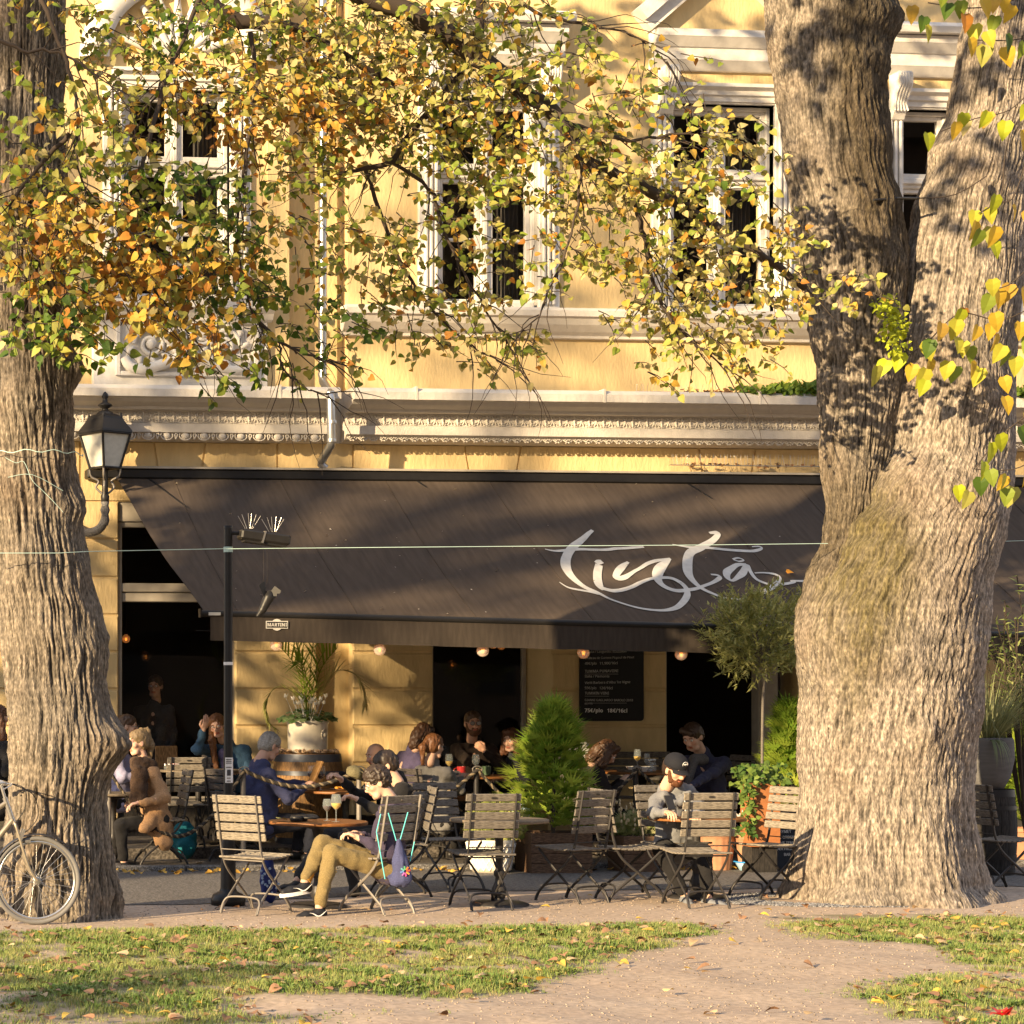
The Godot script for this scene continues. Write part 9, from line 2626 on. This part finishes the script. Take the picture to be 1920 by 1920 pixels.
	wpart(t, "white_scarf", net([[Vector3(0.122, 1.126, 1.25), Vector3(0.343, 1.206, 1.2), 0.06, 0.045], [Vector3(0.343, 1.206, 1.2), Vector3(0.353, 1.08, 1.3), 0.045, 0.05]], 0.012, 0.02, 0.016, 12.0), cloth(0.6, 0.58, 0.55))
	# 14 curly woman in black
	person("wavy-haired woman in black bent over her phone right of the conifer", {
		"pel": Vector3(-0.095, 0.466, 2.25), "neck": Vector3(-0.058, 0.988, 2.35), "head": Vector3(0.055, 1.156, 2.42), "face": Vector3(0.8, -0.7, 0.15), "fwd": Vector3(1, 0, 0.05), "hands": [Vector3(0.332, 0.87, 2.2), Vector3(0.162, 0.861, 2.55)], "poles": [Vector3(-0.3, -1, -0.4), Vector3(-0.3, -1, 0.4)], "top": cloth(0.028, 0.022, 0.02), "legs": black, "style": "wavy", "hair": Color(0.16, 0.075, 0.032), "curl": 0.6})
	ph = MB.new(); ph.box(Vector3.ZERO, Vector3(0.012, 0.13, 0.065), Basis(Vector3(0, 0, 1), -0.8), 0.003)
	solo("phone", ph, M.black, "dark phone in the hands of the woman with wavy brown hair", "phone", Vector3(0.31, 0.888, 2.4))
	# 15 man in blazer
	t = person("dark-haired man in a navy blazer and striped scarf looking down at his table", {
		"man": true, "sc": 1.12, "pel": Vector3(1.337, 0.479, 2.1), "neck": Vector3(1.272, 1.094, 2.1), "head": Vector3(1.094, 1.316, 2.2), "face": Vector3(-0.72, -0.5, 0.5), "fwd": Vector3(-0.75, 0, 0.65),
		"hands": [Vector3(0.809, 0.823, 2.75), Vector3(0.875, 0.831, 2.4)], "poles": [Vector3(0.7, -1, 0.2), Vector3(-0.5, -1, -0.3)], "top": cloth(0.055, 0.055, 0.105), "topname": "blazer", "legs": black, "style": "fringe", "hair": Color(0.10, 0.05, 0.022), "skin": Color(0.60, 0.37, 0.26)})
	wpart(t, "striped_scarf", net([[Vector3(1.059, 1.084, 2.32), Vector3(1.156, 1.083, 2.3), 0.062, 0.06], [Vector3(1.024, 1.052, 2.38), Vector3(0.935, 0.832, 2.42), 0.035, 0.04]], 0.012, 0.02, 0.008, 10.0), cloth(0.20, 0.18, 0.17, "grain", 10.0))
	# 16 bearded man with cap
	t = person("bearded man in a heather grey hoodie and black cap looking down at the table", {
		"floor": 0.0, "man": true, "pel": Vector3(-0.838, 0.415, 5.85), "neck": Vector3(-0.862, 0.884, 5.9), "head": Vector3(-0.929, 1.097, 6.02), "face": Vector3(0.28, -0.42, 1), "fwd": Vector3(0.06, 0, 1),
		"hands": [Vector3(-0.923, 0.744, 6.4), Vector3(-1.186, 0.754, 6.4)], "poles": [Vector3(1, -0.9, 0), Vector3(-1, -0.9, 0)], "knees": [Vector3(-0.818, 0.416, 6.32), Vector3(-1.186, 0.417, 6.3)], "feet": [Vector3(-0.869, 0.038, 6.5), Vector3(-1.026, 0.048, 6.4)], "toes": [Vector3(0.4, 0, 1), Vector3(-0.2, 0, 1)],
		"top": cloth(0.27, 0.275, 0.29, "knit", 4.0), "topname": "hoodie", "legs": black, "shoes": mat(0.16, 0.17, 0.19, 0.7), "style": "short", "hair": Color(0.06, 0.03, 0.016), "beard": Color(0.13, 0.048, 0.018), "skin": Color(0.60, 0.36, 0.25), "curl": 0.55,
		"extra": [[Vector3(-0.944, 0.919, 5.85), Vector3(-0.731, 0.918, 5.85), 0.07, 0.07], [Vector3(-1.015, 0.888, 5.98), Vector3(-0.962, 0.821, 6.03), 0.045, 0.04], [Vector3(-0.785, 0.887, 5.98), Vector3(-0.886, 0.82, 6.03), 0.045, 0.04]]})
	for q in [[Vector3(-1.02, 0.846, 6.07), Vector3(-1.029, 0.64, 6.08)], [Vector3(-0.867, 0.845, 6.07), Vector3(-0.862, 0.653, 6.08)]]:
		var mb := MB.new(); mb.tube(V(q), 0.004, 5)
		wpart(t, "drawstring", mb, M.chalk)
	var zp := MB.new(); zp.tube(V([Vector3(-0.938, 0.808, 6.06), Vector3(-0.929, 0.568, 6.05)]), 0.005, 5)
	wpart(t, "zip", zp, M.hoop)
	ph = MB.new(); ph.box(Vector3.ZERO, Vector3(0.07, 0.14, 0.012), Basis(Vector3(1, 0, 0), -0.6), 0.003)
	solo("phone", ph, M.black, "black phone held by the bearded man above his table", "phone", Vector3(-1.206, 0.845, 6.5))
	# his cap
	var hy := Vector3(0.28, -0.42, 1).normalized()
	var uy := (UPV - hy * hy.y).normalized()
	var hb := Basis(uy.cross(hy), uy, hy)
	var cp := thing("baseball_cap", "black baseball cap with a white badge on the bearded man's head", "cap", Vector3(-0.929, 1.097, 6.02))
	var ck := mat(0.012, 0.013, 0.02, 0.85, "cloth", Vector3.ONE * 6)
	part(cp, "crown", net([[Vector3(0, 0.062, -0.012), Vector3(0.095, 0.095, 0.112), Basis.IDENTITY, 1], [Vector3(0, -0.06, 0), Vector3(0.2, 0.105, 0.2), Basis.IDENTITY, -1]], 0.009, 0.015), ck, Transform3D(hb, Vector3.ZERO))
	var mb2 := MB.new()
	var rows := []
	for i in 6:
		var r := PackedVector3Array()
		for j in 11:
			var u := (j / 10.0 - 0.5) * 2.0
			r.append(Vector3(u * 0.078, 0.052 - 0.02 * u * u - 0.028 * i / 5.0, 0.082 * sqrt(maxf(1.0 - u * u * 0.75, 0.0)) + 0.075 * (i / 5.0) * sqrt(maxf(1.0 - u * u * 0.9, 0.0))))
		rows.append(r)
	mb2.grid(rows)
	part(cp, "peak", mb2, ck, Transform3D(hb, Vector3.ZERO))
	mb2 = MB.new()
	var rg := PackedVector3Array()
	for k in 17: rg.append(Vector3(cos(TAU * k / 16.0) * 0.026, 0.098 + sin(TAU * k / 16.0) * 0.022, 0.095 - absf(sin(TAU * k / 16.0)) * 0.004))
	mb2.tube(rg, 0.0025, 4, false)
	mb2.tube(V([Vector3(-0.018, 0.098, 0.1), Vector3(0, 0.104, 0.102), Vector3(0.018, 0.098, 0.1)]), 0.004, 4); mb2.tube(V([Vector3(0, 0.09, 0.1), Vector3(0, 0.108, 0.1)]), 0.003, 4)
	part(cp, "badge", mb2, M.chalk, Transform3D(hb, Vector3.ZERO))
	# 17 dim figure indoors
	person("dim figure in glasses standing inside the left restaurant window", {
		"floor": 0.08, "man": true, "pel": Vector3(-3.927, 1.025, -1.1), "neck": Vector3(-3.927, 1.625, -1.1), "head": Vector3(-3.932, 1.865, -1.05), "face": Vector3(-0.5, -0.1, 1), "fwd": Vector3(-0.3, 0, 1), "hands": [Vector3(-3.812, 1.061, -0.9), Vector3(-4.149, 1.062, -0.9)], "knees": [Vector3(-3.893, 0.522, -1.05), Vector3(-3.983, 0.522, -1.05)], "feet": [Vector3(-3.882, 0.064, -1.1), Vector3(-3.972, 0.065, -1.1)], "top": cloth(0.05, 0.05, 0.055), "legs": black, "style": "short", "glasses": "clear"})
